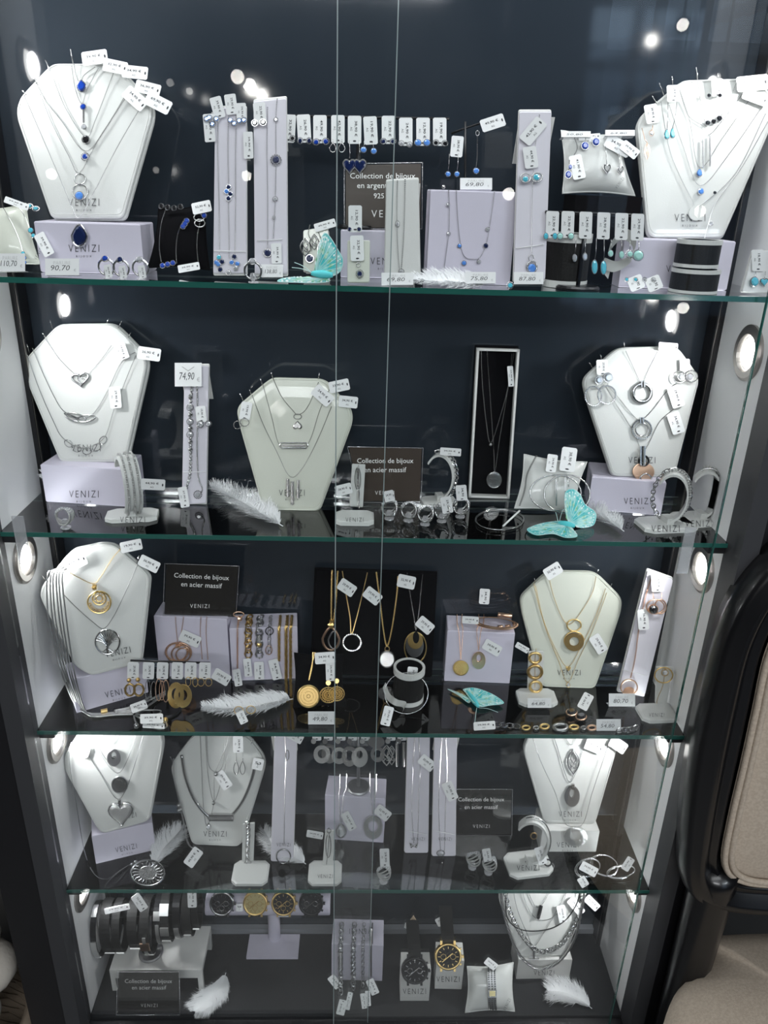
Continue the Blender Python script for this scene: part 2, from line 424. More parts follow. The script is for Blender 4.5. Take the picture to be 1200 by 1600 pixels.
for s in (-1, 1):
    for z in (1.431, 1.128, .837, .540, .238):
        c = Vector((s*.4525, .054, z)); ax = (-s, 0, 0)
        t = part('spotlight', MB().lathe(c, [(.0335, 0), (.0335, .003), (.030, .005), (.0225, .005), (.0205, .001), (.0205, .0005)], 40, ax), 'chrome', cab, shade=False)
        part('lens', MB().lathe(c, [(0, .0045), (.012, .004), (.0165, .0025), (.018, .0005)], 32, ax), 'lamp_glow', t)
        area('cabinet_spotlight', c+Vector((-s*.008, 0, 0)), c+Vector((-s*.5, .04, -.02)), .03, LAMP_W*(1.0 if z > .6 else 1.7), (.97, .98, 1), shape='DISK')
    for z in (.9, .6, .3):
        xs = sorted((s*.4515, s*.430)); part('shelf_bracket', MB().wbox((xs[0], .006, z-.017), (xs[1], .03, z-.007)), 'bracket_black', cab)
        part('shelf_bracket', MB().wbox((xs[0], .125, z-.017), (xs[1], .149, z-.007)), 'bracket_black', cab)
# sliding doors: three panes, two in front, their polished edges seen as thin bright lines
def door(x0, x1, y, z0=.0):
    d = part('glass_door', MB().wbox((x0, y, z0+.001), (x1, y+.0035, TOPZ-.002)), 'door_glass', cab)
    return d
xa = ony(524, 1000, -.014).x; xb = ony(592, 1000, -.0075).x
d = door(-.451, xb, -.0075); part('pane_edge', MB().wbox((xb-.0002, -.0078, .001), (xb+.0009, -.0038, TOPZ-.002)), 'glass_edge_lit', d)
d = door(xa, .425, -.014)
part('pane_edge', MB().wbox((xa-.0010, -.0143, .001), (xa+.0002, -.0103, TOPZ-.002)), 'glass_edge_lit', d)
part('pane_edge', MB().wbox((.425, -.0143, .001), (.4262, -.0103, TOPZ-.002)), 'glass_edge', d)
# glass shelves
SHELF = {}
for z, lb in ((L1, 'top green-edged glass shelf crowded with blue stone jewellery'), (L2, 'second glass shelf from the top with white busts and turquoise butterfly'),
              (L3, 'third glass shelf from the top holding gold and rose jewellery'), (L4, 'lowest glass shelf holding silver steel pendants')):
    t = thing('glass_shelf', lb, 'shelf', (0, .078, z-.006), 'glass shelves of the cabinet')
    part('pane', MB().wbox((-.4500, .0008, z-.006), (.4500, .156, z)), 'shelf_glass', t)
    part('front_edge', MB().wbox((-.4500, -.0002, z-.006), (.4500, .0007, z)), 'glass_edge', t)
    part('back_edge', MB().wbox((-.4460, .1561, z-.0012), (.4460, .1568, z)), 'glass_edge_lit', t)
for px, py, z, lb in ((45, 812, L2, 'clear acrylic clip under the left end of the second shelf'), (1068, 852, L2, 'clear acrylic clip under the right end of the second shelf')):
    s = -1 if px < 600 else 1; x = s*.425 if s < 0 else .398
    single('shelf_clip', MB().wbox((x-.007, -.0025, z-.042), (x+.007, -.0008, z+.022)), 'acrylic_white', lb, 'clip', 'acrylic clips on the second shelf')

# ------------------------------------------------------------------ chair, right of the cabinet
def chair():
    Y = -.085; fr_ = Fr((0, Y, 0), tilt=6); fr_.o = Vector((.55, Y, .35))
    t = thing('dining_chair', 'black lacquered carved armchair with beige linen back and seat beside the cabinet', 'chair', (.72, -.2, FZ))
    # centre line of the frame in the plane of the back: left half from the photograph, mirrored
    CX = .71
    half = [(CX, .975), (.64, .965), (.57, .93), (.515, .87), (.492, .80), (.489, .70), (.491, .60), (.496, .50), (.506, .42), (.535, .385), (.60, .372), (CX, .368)]
    half = [(x-.024 if x < CX else x, z) for x, z in half]
    full = half + [(2*CX-x, z) for x, z in half[-2:0:-1]]
    P = smooth([Vector((x, Y+.02+(z-.4)*.03, z)) for x, z in full], 6, True)
    cen = Vector((CX, Y+.05, .66))
    def ringm(w0, w1, d0, d1, prof):
        m_ = MB(); n = len(P); k = len(prof); vs = []
        for p in P:
            o_ = (p-cen); o_.y = 0; o_ = o_.normalized()
            for a, b in prof: vs.append(p+o_*a+Vector((0, b, 0)))
        fs = [(i*k+j, ((i+1) % n)*k+j, ((i+1) % n)*k+(j+1) % k, i*k+(j+1) % k) for i in range(n) for j in range(k)]
        m_.add(vs, fs); m_.sm = True; return m_
    prof = [(-.025, .004), (-.024, -.010), (-.018, -.014), (-.013, -.008), (-.008, -.010), (.004, -.024), (.014, -.026), (.020, -.017), (.024, -.018), (.030, -.010), (.033, .006), (.030, .028), (-.024, .028)]
    part('back_frame', ringm(0, 0, 0, 0, prof), 'lacquer', t)
    part('inner_moulding', ringm(0, 0, 0, 0, [(-.030, .004), (-.028, -.004), (-.024, -.004), (-.022, .004), (-.026, .01)]), 'lacquer', t)
    # upholstered pad with double piping
    inner = []
    for p in P:
        o_ = (p-cen); o_.y = 0; inner.append(p-o_.normalized()*.030+Vector((0, -.008, 0)))
    m_ = MB(); n = len(inner); vs = []; fs = []; K = 7
    c0 = sum(inner, Vector())/n
    for q in range(K):
        f = 1-q/K
        for p in inner: v = c0+(p-c0)*f; v.y -= .02*(1-f**3); vs.append(v)
    vs.append(c0-Vector((0, .02, 0)))
    for q in range(K-1): fs += [(q*n+i, q*n+(i+1) % n, (q+1)*n+(i+1) % n, (q+1)*n+i) for i in range(n)]
    fs += [((K-1)*n+i, (K-1)*n+(i+1) % n, K*n) for i in range(n)]
    m_.add(vs, fs); m_.sm = True; pad = part('back_cushion', m_, 'linen', t)
    for sc in (.985, .955):
        part('piping', MB().tube([c0+(p-c0)*sc+Vector((0, -.004-.006*(1-sc)*20, 0)) for p in inner], .0045, 6, True), 'linen', pad)
    # seat: rounded trapezoid, thick
    sz = .215; pts = [(.56, .0), (.545, -.035), (.475, -.09), (.425, -.17), (.41, -.27), (.43, -.38), (.51, -.45), (.71, -.47), (.91, -.45), (.99, -.38), (1.01, -.27), (.995, -.17), (.945, -.09), (.875, -.035), (.86, 0)]
    sp = smooth([Vector((x, y, 0)) for x, y in pts], 5, True); cs = Vector((.71, -.24, 0)); m_ = MB(); n = len(sp); vs = []; fs = []
    pr = [(.97, sz-.085), (1.0, sz-.06), (1.0, sz-.03), (.975, sz-.008), (.93, sz+.006), (.8, sz+.02), (.5, sz+.032), (.2, sz+.036), (.02, sz+.036)]
    for f, z in pr:
        for p in sp: v = cs+(p-cs)*f; v.z = z; vs.append(v)
    for q in range(len(pr)-1): fs += [(q*n+i, q*n+(i+1) % n, (q+1)*n+(i+1) % n, (q+1)*n+i) for i in range(n)]
    fs.append(tuple(range(n))); fs.append(tuple(range((len(pr)-1)*n, len(pr)*n)))
    m_.add(vs, fs); m_.sm = True; part('seat', m_, 'linen', t)
    vs = []; m_ = MB()
    for f, z in ((.99, sz-.14), (1.015, sz-.13), (1.015, sz-.09), (.97, sz-.085)):
        for p in sp: v = cs+(p-cs)*f; v.z = z; vs.append(v)
    m_.add(vs, [(q*n+i, q*n+(i+1) % n, (q+1)*n+(i+1) % n, (q+1)*n+i) for i in range(n) for q in range(3)]); m_.sm = True
    part('apron', m_, 'lacquer', t)
    for x, y in ((.50, -.41), (.92, -.41)):
        part('leg', MB().tube(smooth([Vector((x, y, sz-.10)), Vector((x, y-.015, .02)), Vector((x, y+.005, -.14)), Vector((x, y-.02, FZ+.012))]), .026, 10, taper=lambda a: 1-.45*a), 'lacquer', t)
    for x in (.506, .896):
        part('leg', MB().tube(smooth([Vector((x, -.060, .42)), Vector((x, -.060, .2)), Vector((x, -.056, 0)), Vector((x, -.05, FZ+.012))]), .033, 10, taper=lambda a: 1-.35*a), 'lacquer', t)
chair()
# wicker basket with a cream throw, lower left
t = thing('wicker_basket', 'wicker basket at the lower left foot of the cabinet', 'basket', (-.685, 0, FZ))
c = Vector((-.685, .0, FZ)); H = .24
m_ = MB()
for k in range(15):
    z = k/14*H; r_ = .10+.035*math.sin(z/H*2.2)
    m_.tube([c+Vector((math.cos(a*math.pi/16)*(r_+.003*((a+k) % 2)), math.sin(a*math.pi/16)*(r_+.003*((a+k) % 2)), z+.011)) for a in range(32)], .011, 5, True)
part('basket_wall', m_, 'wicker', t); part('rim', MB().tube([c+Vector((math.cos(a)*.13, math.sin(a)*.13, H+.02)) for a in [i*math.pi/16 for i in range(32)]], .012, 6, True), 'wicker', t)
part('basket_base', MB().lathe(c+Vector((0, 0, .004)), [(0, 0), (.1, 0), (.1, .01), (0, .012)], 24), 'wicker', t)
random.seed(3); m_ = MB()
q = [Vector((math.cos(a*2.4)*(.02+.05*(a % 3)/2), math.sin(a*2.4)*(.02+.05*(a % 3)/2), FZ+H+.03+.16*a/17+.02*math.sin(a*1.7)))+Vector((c.x, c.y, 0)) for a in range(18)]
for p in q: m_.ball(p, .052, 14, 9, (1, 1, .7))
single('cream_throw', m_, 'cream_cloth', 'rumpled cream throw bulging from the wicker basket', 'throw', shade=True)
# ------------------------------------------------------------------ builders
def pxpath(fr, pts, off=.0012, n=6):
    return smooth([fr.at(x, y, off) for x, y in pts], n)
def wordmark(fr, cx, cy, w, ang=0, parent=None, off=.0006, sub=True, m_='ink', nudge=0, big='VENIZI'):
    mb = MB(); T = fr.T(cx, cy, ang, off)
    lettering(mb, T, big, 0, 0, w=w, h=w*.235, offset=-.012, space=1.35)
    if sub: lettering(mb, T, 'BIJOUX', 0, -w*.27, w=w*.5, h=w*.085, space=1.9)
    return part('wordmark', mb, m_, parent)
def price_tag(fr, cx, cy, ang, text, parent, w=34, h=20, off=.004, hole=1, name='price_tag', sub='AG', string=None):
    T = fr.T(cx, cy, ang, off); z = .35
    mb = MB(); r_ = min(w, h)*.10
    mb.prism(T, [(-w/2+r_, -h/2), (w/2-r_, -h/2), (w/2, -h/2+r_), (w/2, h/2-r_), (w/2-r_, h/2), (-w/2+r_, h/2), (-w/2, h/2-r_), (-w/2, -h/2+r_)], 0, z)
    t = part(name, mb, 'paper', parent, shade=False)
    mb = MB()
    lettering(mb, T, text, -w*.04*hole, h*.10, w=w*.56, h=h*.23, z=z+.12, offset=.015)
    lettering(mb, T, sub, -w*.04*hole, -h*.24, w=w*.14, h=h*.15, z=z+.12)
    mb.add([(hole*w*.40+math.cos(a)*w*.032, math.sin(a)*h*.13, z+.14) for a in [i*math.pi/5 for i in range(10)]], [tuple(range(10))], T)
    part('lettering', mb, 'ink', t)
    if string:                                       # thread from the tag to what it hangs on
        a = T @ Vector((hole*w*.40, 0, z)); b = fr.at(*string, .002)
        part('thread', MB().tube(smooth([a, (a+b)/2-Vector((0, .001, .002)), b], 4), .00022, 4), 'paper', t)
    return t
def price_sign(label, px, py, w, h, text, z, group='handwritten price signs', top='PARURE', fr=None, y=None):
    """small folded acrylic-white card with a handwritten price; (px, py) is the middle of its bottom edge"""
    f = fr or (F(px, py, z, 12) if y is None else FY(px, y, z, 12))
    T = f.T(px, py-h/2, 0, .001) if y is None else f.T(px, py-h/2, 0, .001)
    t = thing('price_sign', label, 'price sign', f.at(px, py), group)
    mb = MB(); mb.box(T, w, h, .8, z=-.8); part('card', mb, 'paper', t, shade=False)
    mb = MB(); mb.box(T, w, .5, 12, y=-h/2+.3, z=-13); part('card_foot', mb, 'acrylic_white', t, shade=False)
    mb = MB(); lettering(mb, T, text, -w*.05, -h*.08, w=w*.56, h=h*.36, z=.25, offset=-.004, shear=.15); part('handwriting', mb, 'ink', t)
    mb = MB(); lettering(mb, T, top, 0, h*.24, w=w*.5, h=h*.20, z=.25, offset=-.02); lettering(mb, T, '€', w*.38, -h*.2, h=h*.18, z=.25); part('printing', mb, 'ink_grey', t)
    return t
def box(label, bl, br, top, depth, z, m_='box_lilac', text=None, group=None, y=None, name='display_box', cat='display box', sub=True, lid=0):
    """cardboard display box; bl, br bottom front corners in the photo, top = photo row of the upper front edge at bl"""
    if y is None: A, B = onz(*bl, z), onz(*br, z)
    else: A, B = FY(bl[0], y, z).o, FY(br[0], y, z).o
    u = (B-A).normalized(); n = Vector((u.y, -u.x, 0)); H = hit(bl[0], top, A, n).z-z
    t = thing(name, label, cat, ((A+B)/2+(-n)*depth/2), group)
    e = .0012; C_, D_ = B-n*depth, A-n*depth
    def ringv(zz, ins): 
        c = (A+C_)/2; return [Vector((p.x+(c.x-p.x)*ins, p.y+(c.y-p.y)*ins, zz)) for p in (A, B, C_, D_)]
    def solid(z0, z1, ins0=0):
        i = .02; vs = ringv(z0, ins0+i)+ringv(z0+e, ins0)+ringv(z1-e, ins0)+ringv(z1, ins0+i)
        fs = [(3, 2, 1, 0), (12, 13, 14, 15)]+[(k*4+j, k*4+(j+1) % 4, (k+1)*4+(j+1) % 4, (k+1)*4+j) for k in range(3) for j in range(4)]
        return MB().add(vs, fs)
    if lid: part('box_tray', solid(z, z+H-lid), m_, t); part('box_lid', solid(z+H-lid+.0004, z+H, -.012), m_, t)
    else: part('box_body', solid(z, z+H), m_, t)
    f = Fr(A, n=n); f.top = z+H; f.t = t; f.depth = depth
    if text: wordmark(f, *text, parent=t, sub=sub)
    return f
def plate_frame(pts, f, t_): return [f.at(x, y) for x, y in pts]
def slab_mesh(P, n, th, rim=.0012, puff=0.0, inset=.0):
    """solid with outline P (world), pillowed front at +n, thickness th behind"""
    k = len(P); c = sum(P, Vector())/k; vs = []; fs = []
    lay = [(-th, .012), (-th+rim, 0), (-rim, 0), (0, .012)]
    for a in (.08, .2, .45, .75): lay.append((puff*(1-(1-a)**3), a))
    for z, ins in lay: vs += [p+(c-p)*ins+n*z for p in P]
    for q in range(len(lay)-1): fs += [(q*k+i, q*k+(i+1) % k, (q+1)*k+(i+1) % k, (q+1)*k+i) for i in range(k)]
    vs.append(c+n*puff); e = len(vs)-1; q = len(lay)-1
    fs += [(q*k+i, q*k+(i+1) % k, e) for i in range(k)]; fs.append(tuple(range(k))[::-1])
    return MB().add(vs, fs)
def rounded(pts, r=3.0, n=3):
    """round the corners of a pixel outline"""
    out = []; k = len(pts)
    for i in range(k):
        p = Vector((*pts[i], 0)); a = Vector((*pts[i-1], 0)); b = Vector((*pts[(i+1) % k], 0))
        ra = min(r, (a-p).length*.4); rb = min(r, (b-p).length*.4)
        s_, e_ = p+(a-p).normalized()*ra, p+(b-p).normalized()*rb
        for j in range(n+1): t = j/n; v = (1-t)**2*s_+2*t*(1-t)*p+t*t*e_; out.append((v.x, v.y))
    return out
def bust(label, outline, base, z, tilt, yaw=0, m_='bust_white', word=None, pins=(), group='necklace busts', sub=True, rad=9, y=None):
    """leatherette necklace bust leaning back on an easel foot"""
    f = F(*base, z, tilt, yaw) if y is None else FY(base[0], y, z, tilt, yaw)
    t = thing('necklace_bust', label, 'necklace bust', f.o, group)
    P = [f.at(x, y_) for x, y_ in rounded(outline, rad, 4)]
    b = MB(); sl = slab_mesh(P, f.n, .004, .001, .0022); part('front_panel', sl, m_, t, shade=False)
    c = sum(P, Vector())/len(P); Q = [p+(p-c)*.012-f.n*.0048+f.u*.0012 for p in P]
    part('back_plate', slab_mesh(Q, f.n, .006, .0015), m_, t, shade=False)
    hs = max(p.z for p in P)-z; top = c+Vector((0, 0, hs*.15))-f.n*.012
    ft = Vector((c.x, max(p.y for p in P[:])*0+f.o.y+min(.055, .165-f.o.y), z+.001))
    mb = MB(); wv = f.u*.014
    mb.add([top-wv, top+wv, ft+wv, ft-wv, top-wv+Vector((0, -.003, 0)), top+wv+Vector((0, -.003, 0)), ft+wv+Vector((0, -.003, 0)), ft-wv+Vector((0, -.003, 0))],
           [(0, 1, 2, 3), (7, 6, 5, 4), (0, 4, 5, 1), (1, 5, 6, 2), (2, 6, 7, 3), (3, 7, 4, 0)])
    part('easel_foot', mb, m_, t)
    st = MB().tube([p+(c-p)*.035+f.n*.0009 for p in P], .00035, 4, True); part('stitched_edge', st, m_, t)
    if word: wordmark(f, *word, parent=t, off=.0032, sub=sub)
    for (x, y_, dx, dy) in pins:
        a = f.at(x, y_, -.002); b_ = f.at(x+dx, y_+dy, .003); part('pin', MB().tube([a, b_], .0006, 5), 'silver', t)
    f.t = t; return f.off(.0022)
def slab(label, quad, base, z, tilt=10, yaw=0, m_='panel_cloth', th=.012, side=None, group='tall jewellery ramps', name='display_ramp', word=None, y=None, ties=(), puff=0, foot=True, rad=3):
    """tall narrow ramp: quad is top-left, top-right, bottom-right, bottom-left in the photo"""
    f = F(*base, z, tilt, yaw) if y is None else FY(base[0], y, z, tilt, yaw)
    t = thing(name, label, 'display stand', f.o, group)
    P = [f.at(x, y_) for x, y_ in rounded(quad, rad, 3)]
    P = [Vector((p.x, p.y, max(p.z, z))) for p in P]
    part('front_panel', slab_mesh(P, f.n, .003, .0008, puff), m_, t, shade=False)
    c = sum(P, Vector())/len(P)
    Q = [p+(p-c)*.03-f.n*.0035 for p in P]; Q = [Vector((p.x, p.y, max(p.z, z))) for p in Q]
    part('rim', slab_mesh(Q, f.n, .003, .0008), 'box_white' if m_ != 'velvet' else m_, t, shade=False)
    if foot:
        k = len(P)//4; tl = max(P, key=lambda p: p.z-p.x*.2); zt = max(p.z for p in P)
        w2 = (max(P, key=lambda p: p.dot(f.u))-min(P, key=lambda p: p.dot(f.u))).dot(f.u)/2*.9
        a = c+(zt-c.z-.004)*f.v/max(f.v.z, .2)-f.n*.007; yb = min(a.y+.016, .165)
        b_ = Vector((a.x, yb+.004, z+.0015 if zt-z < .12 else zt-.05))
        U = f.u*w2; dz = Vector((0, .0022, 0))
        part('back_flap', MB().add([a-U, a+U, b_+U, b_-U, a-U+dz, a+U+dz, b_+U+dz, b_-U+dz], [(0, 1, 2, 3), (7, 6, 5, 4), (0, 4, 5, 1), (1, 5, 6, 2), (2, 6, 7, 3), (3, 7, 4, 0)]), 'box_white', t)
    for (x0, y0, x1, y1) in ties: part('elastic_tie', MB().tube([f.at(x0, y0, .003), f.at((x0+x1)/2, (y0+y1)/2, .0045), f.at(x1, y1, .003)], .0004, 5), 'paper', t)
    if word: wordmark(f, *word, parent=t, off=.0028, sub=False)
    f.t = t; return f.off(.001+puff)
def pillow(label, quad, base, z, tilt=35, yaw=0, m_='bust_white', puff=.013, group='jewellery pillows', y=None, word=None, lift=.0):
    """square cushion with pinched corners; quad tl, tr, br, bl"""
    f = F(*base, z, tilt, yaw) if y is None else FY(base[0], y, z, tilt, yaw)
    t = thing('jewellery_pillow', label, 'pillow', f.o, group); N = 16
    q = [f.at(x, y_) for x, y_ in quad]; front, back = [], []; c = sum(q, Vector())/4
    for i in range(N+1):
        for j in range(N+1):
            u, v = i/N, j/N; p = q[0]*(1-u)*(1-v)+q[1]*u*(1-v)+q[2]*u*v+q[3]*(1-u)*v
            pin = .09*((4*u*(1-u))*abs(2*v-1)**1.5+(4*v*(1-v))*abs(2*u-1)**1.5); p = p+(c-p)*pin
            h = puff*((1-abs(2*u-1)**2.4)*(1-abs(2*v-1)**2.4))**.55; front.append(p+f.n*h); back.append(p-f.n*h*.55)
    mb = MB(); n1 = N+1
    fs = [(i*n1+j, (i+1)*n1+j, (i+1)*n1+j+1, i*n1+j+1) for i in range(N) for j in range(N)]
    mb.add(front, fs); mb.add(back, [a[::-1] for a in fs]); mb.sm = True
    lo = min(v.z for v in mb.v)
    if lo < z: mb.v = [Vector((v.x, v.y, max(v.z, z))) for v in mb.v]
    part('cushion', mb, m_, t)
    edge = [front[i*n1] for i in range(n1)]+[front[N*n1+j] for j in range(1, n1)]+[front[i*n1+N] for i in range(N-1, -1, -1)]+[front[j] for j in range(N-1, 0, -1)]
    part('seam', MB().tube(edge, .0011, 6, True), m_, t)
    f = f.off(puff*.92); f.t = t
    if word: wordmark(f, *word, parent=t, off=.0012, sub=False)
    return f
# -- jewellery -------------------------------------------------------
def chain(parent, fr, pts, m_='silver', style='fine', r=.0008, off=.0015, name='chain', n=6, world=None):
    P = world or pxpath(fr, pts, off, n); mb = MB()
    if style == 'fine': mb.beads(P, r, r*2.1)
    elif style == 'ball': 
        for p in resample(P, r*2): mb.ball(p, r, 7, 5)
    elif style == 'link': mb.links(P, r*.45, r*5)
    elif style == 'mesh':
        for k in (-1, 1): mb.beads([p+Vector((k*r*.55, 0, 0)) for p in P], r*.8, r*1.5)
    elif style == 'curb': mb.links(P, r*.55, r*3.6, 1.5, 1.1)
    elif style == 'rope': mb.rope(P, r, r*6)
    elif style == 'cord': mb.tube(P, r, 6)
    return part(name, mb, m_, parent, shade=style in ('cord', 'rope', 'ball'))
def heart_pts(w, h, n=24):
    out = []
    for i in range(n):
        a = 2*math.pi*i/n; out.append((w/2*(math.sin(a)**3), h/2*((13*math.cos(a)-5*math.cos(2*a)-2*math.cos(3*a)-math.cos(4*a))/14.5+.1)))
    return out[::-1]
def drop_pts(w, h, n=20):
    return [(w/2*math.cos(a)*(1-.45*max(0, math.sin(a))), h/2*math.sin(a)) for a in [2*math.pi*i/n for i in range(n)]]
def piece(parent, fr, kind, cx, cy, a=6, b=None, m_='silver', stone=None, ang=0, off=.002, name='pendant'):
    """one pendant or charm; a, b half-width and half-height in photo pixels at that distance"""
    b = b or a; T = fr.T(cx, cy, ang, off); mb = MB(); st = MB(); g = None
    if kind == 'ring': mb.ring(T, a, b, max(.6, min(a*.13, 1.1)))
    elif kind == 'thickring': mb.ring(T, a*.82, b*.82, a*.2)
    elif kind == 'pavering':
        for i in range(26): c = T @ Vector((a*math.cos(i*.2417), b*math.sin(i*.2417), .3)); mb.octa(c, T.col[0].length*a*.13)
        mb.ring(T, a, b, a*.09)
    elif kind == 'gem': mb.ring(T, a, b, a*.16, 16); st.gem(T, a*.95, b*.95)
    elif kind == 'halo':
        for i in range(14): mb.octa(T @ Vector((a*.86*math.cos(i*.4488), b*.86*math.sin(i*.4488), .2)), T.col[0].length*a*.2)
        st.gem(T, a*.62, b*.62, a*.5)
    elif kind == 'drop':
        o = drop_pts(2*a, 2*b); mb.tube([T @ Vector((x, y, 0)) for x, y in o], T.col[0].length*a*.13, 5, True); st.prism(T, [(x*.88, y*.88) for x, y in o], -.3, a*.4, .5)
    elif kind == 'opendrop':
        mb.tube([T @ Vector((x, y, 0)) for x, y in drop_pts(2*a, 2*b)], T.col[0].length*a*.16, 5, True)
    elif kind == 'heart': mb.prism(T, heart_pts(2*a, 2*b), 0, a*.3, .5)
    elif kind == 'openheart': mb.tube([T @ Vector((x, y, .3)) for x, y in heart_pts(2*a, 2*b)], T.col[0].length*a*.14, 6, True)
    elif kind == 'heartgem':
        mb.tube([T @ Vector((x, y, .3)) for x, y in heart_pts(2*a, 2*b)], T.col[0].length*a*.15, 6, True); st.prism(T, heart_pts(1.8*a, 1.8*b), 0, a*.35, .5)
    elif kind == 'disc': mb.disc(T, a, b, max(.8, a*.1))
    elif kind == 'pavedisc':
        mb.disc(T, a, b, a*.12)
        for k in range(1, 5):
            n_ = 6*k
            for i in range(n_): q = 2*math.pi*i/n_; mb.octa(T @ Vector((a*.2*k*math.cos(q), b*.2*k*math.sin(q), a*.12)), T.col[0].length*a*.085)
        mb.ring(T, a, b, a*.09)
    elif kind == 'filigree':                          # pierced round medallion: rings and petals
        mb.ring(T, a, b, a*.07, 36); mb.ring(T, a*.72, b*.72, a*.045, 30); mb.ring(T, a*.45, b*.45, a*.045, 24); mb.ring(T, a*.16, b*.16, a*.05, 12)
        for i in range(12):
            q = i*math.pi/6; T2 = T @ Matrix.Translation((a*.86*math.cos(q), b*.86*math.sin(q), 0)); mb.ring(T2, a*.12, b*.12, a*.03, 8, 4)
            T2 = T @ Matrix.Translation((a*.585*math.cos(q+.26), b*.585*math.sin(q+.26), 0)); mb.ring(T2, a*.1, b*.1, a*.03, 8, 4)
            if i % 2 == 0: mb.ring(T @ Matrix.Translation((a*.3*math.cos(q), b*.3*math.sin(q), 0)), a*.12, b*.12, a*.03, 8, 4)
    elif kind == 'sunburst':
        mb.ring(T, a, b, a*.06, 40); mb.disc(T, a*.55, b*.55, a*.08)
        for i in range(20):
            q = i*math.pi/10; mb.tube([T @ Vector((a*r_*math.cos(q+o_), b*r_*math.sin(q+o_), .3)) for r_, o_ in ((.55, -.1), (.8, -.12), (.95, 0), (.8, .12), (.55, .1))], T.col[0].length*a*.03, 4)
        for i in range(40): q = i*2.4; r_ = .5*math.sqrt(i/40); mb.octa(T @ Vector((a*r_*math.cos(q), b*r_*math.sin(q), a*.1)), T.col[0].length*a*.04)
    elif kind == 'tree':
        mb.ring(T, a, b, a*.07, 36); mb.tube([T @ Vector((0, y*b, .3)) for y in (-.95, -.5, -.1)], T.col[0].length*a*.09, 5)
        for i in range(11):
            q = R(10+i*16); x, y = math.cos(q), math.sin(q)
            mb.tube([T @ Vector((0, -.45*b+i % 3*.1*b, .3)), T @ Vector((x*a*.4, y*b*.35-.05*b, .3)), T @ Vector((x*a*.95, y*b*.95, .3))], T.col[0].length*a*.035, 4)
            mb.tube([T @ Vector((x*a*.4, y*b*.35, .3)), T @ Vector((a*.9*math.cos(q+.15), b*.9*math.sin(q+.15), .3))], T.col[0].length*a*.025, 4)
        for s_ in (-1, 1): mb.tube([T @ Vector((0, -.5*b, .3)), T @ Vector((s_*a*.3, -.75*b, .3)), T @ Vector((s_*a*.5, -.85*b, .3))], T.col[0].length*a*.04, 4)
    elif kind == 'crescent':                          # gold disc: small medallion above a fringed crescent
        mb.ring(T, a, b, a*.07, 36); T2 = T @ Matrix.Translation((0, b*.35, 0)); mb.ring(T2, a*.58, b*.58, a*.06, 26); mb.ring(T2, a*.28, b*.28, a*.05, 16)
        for i in range(12): q = i*math.pi/6; mb.tube([T2 @ Vector((a*.28*math.cos(q), b*.28*math.sin(q), .3)), T2 @ Vector((a*.56*math.cos(q), b*.56*math.sin(q), .3))], T.col[0].length*a*.03, 4)
        for i in range(15): q = R(188+i*12.3); mb.octa(T @ Vector((a*.8*math.cos(q), b*.8*math.sin(q), .3)), T.col[0].length*a*.09); mb.tube([T @ Vector((a*.62*math.cos(q), b*.62*math.sin(q)+a*.02, .3)), T @ Vector((a*.97*math.cos(q), b*.97*math.sin(q), .3))], T.col[0].length*a*.03, 4)
    elif kind == 'bar':
        mb.box(T, 2*a, 2*b, b*.8); 
        for i in range(int(a*1.2)): mb.octa(T @ Vector((-a+i*2*a/max(1, int(a*1.2)), 0, b*.9)), T.col[0].length*b*.55)
    elif kind == 'openbar':
        mb.tube([T @ Vector(p) for p in ((-a, -b, .3), (a, -b, .3), (a+b*.6, 0, .3), (a, b, .3), (-a, b, .3), (-a-b*.6, 0, .3))], T.col[0].length*b*.3, 5, True)
    elif kind == 'vbar':
        mb.box(T, 2*a, 2*b, a)
        for i in range(int(b*1.1)): mb.octa(T @ Vector((0, -b+i*2*b/max(1, int(b*1.1)), a)), T.col[0].length*a*.7)
    elif kind == 'teardisc':                           # oval plate with an oval hole near the top
        out = []; mb.ring(T, a, b, a*.08, 32); mb.ring(T @ Matrix.Translation((0, b*.3, 0)), a*.42, b*.45, a*.07, 24)
        n_ = 28; vs = []
        for i in range(n_): q = 2*math.pi*i/n_; vs += [(a*math.cos(q), b*math.sin(q), 0), (a*.42*math.cos(q), b*.3+b*.45*math.sin(q), 0)]
        for z_ in (0, a*.12):
            k = len(mb.v); mb.add([(x, y, z_) for x, y, _ in vs], [(2*i, 2*i+1, (2*i+3) % (2*n_), (2*i+2) % (2*n_)) for i in range(n_)], T)
    elif kind == 'annulus':
        n_ = 32; vs = []
        for z_ in (0, a*.12):
            for i in range(n_): q = 2*math.pi*i/n_; vs += [(a*math.cos(q), b*math.sin(q), z_), (a*.5*math.cos(q), b*.08+b*.5*math.sin(q), z_)]
        o_ = 2*n_; fs = []
        for i in range(40 if a > 8 else 0): q = i*.314; k_ = .62 if i % 2 else .84; mb.octa(T @ Vector((a*k_*math.cos(q), b*(.04+k_*math.sin(q)), a*.14)), T.col[0].length*.75)
        for i in range(n_): j = (i+1) % n_; fs += [(2*i, 2*i+1, 2*j+1, 2*j), (o_+2*i, o_+2*j, o_+2*j+1, o_+2*i+1), (2*i, 2*j, o_+2*j, o_+2*i), (2*i+1, o_+2*i+1, o_+2*j+1, 2*j+1)]
        mb.add(vs, fs, T)
    elif kind == 'ball': mb.ball(T @ Vector((0, 0, a*.5)), T.col[0].length*a, 10, 8)
    elif kind == 'leaf':
        o = [(a*math.sin(math.pi*i/8)*s_, b-2*b*i/8) for s_, rg in ((1, range(9)), (-1, range(7, 0, -1))) for i in rg]
        mb.tube([T @ Vector((x, y, .2)) for x, y in o], T.col[0].length*a*.12, 5, True); mb.tube([T @ Vector((x*.45, y*.45+b*.3, .2)) for x, y in o], T.col[0].length*a*.1, 5, True)
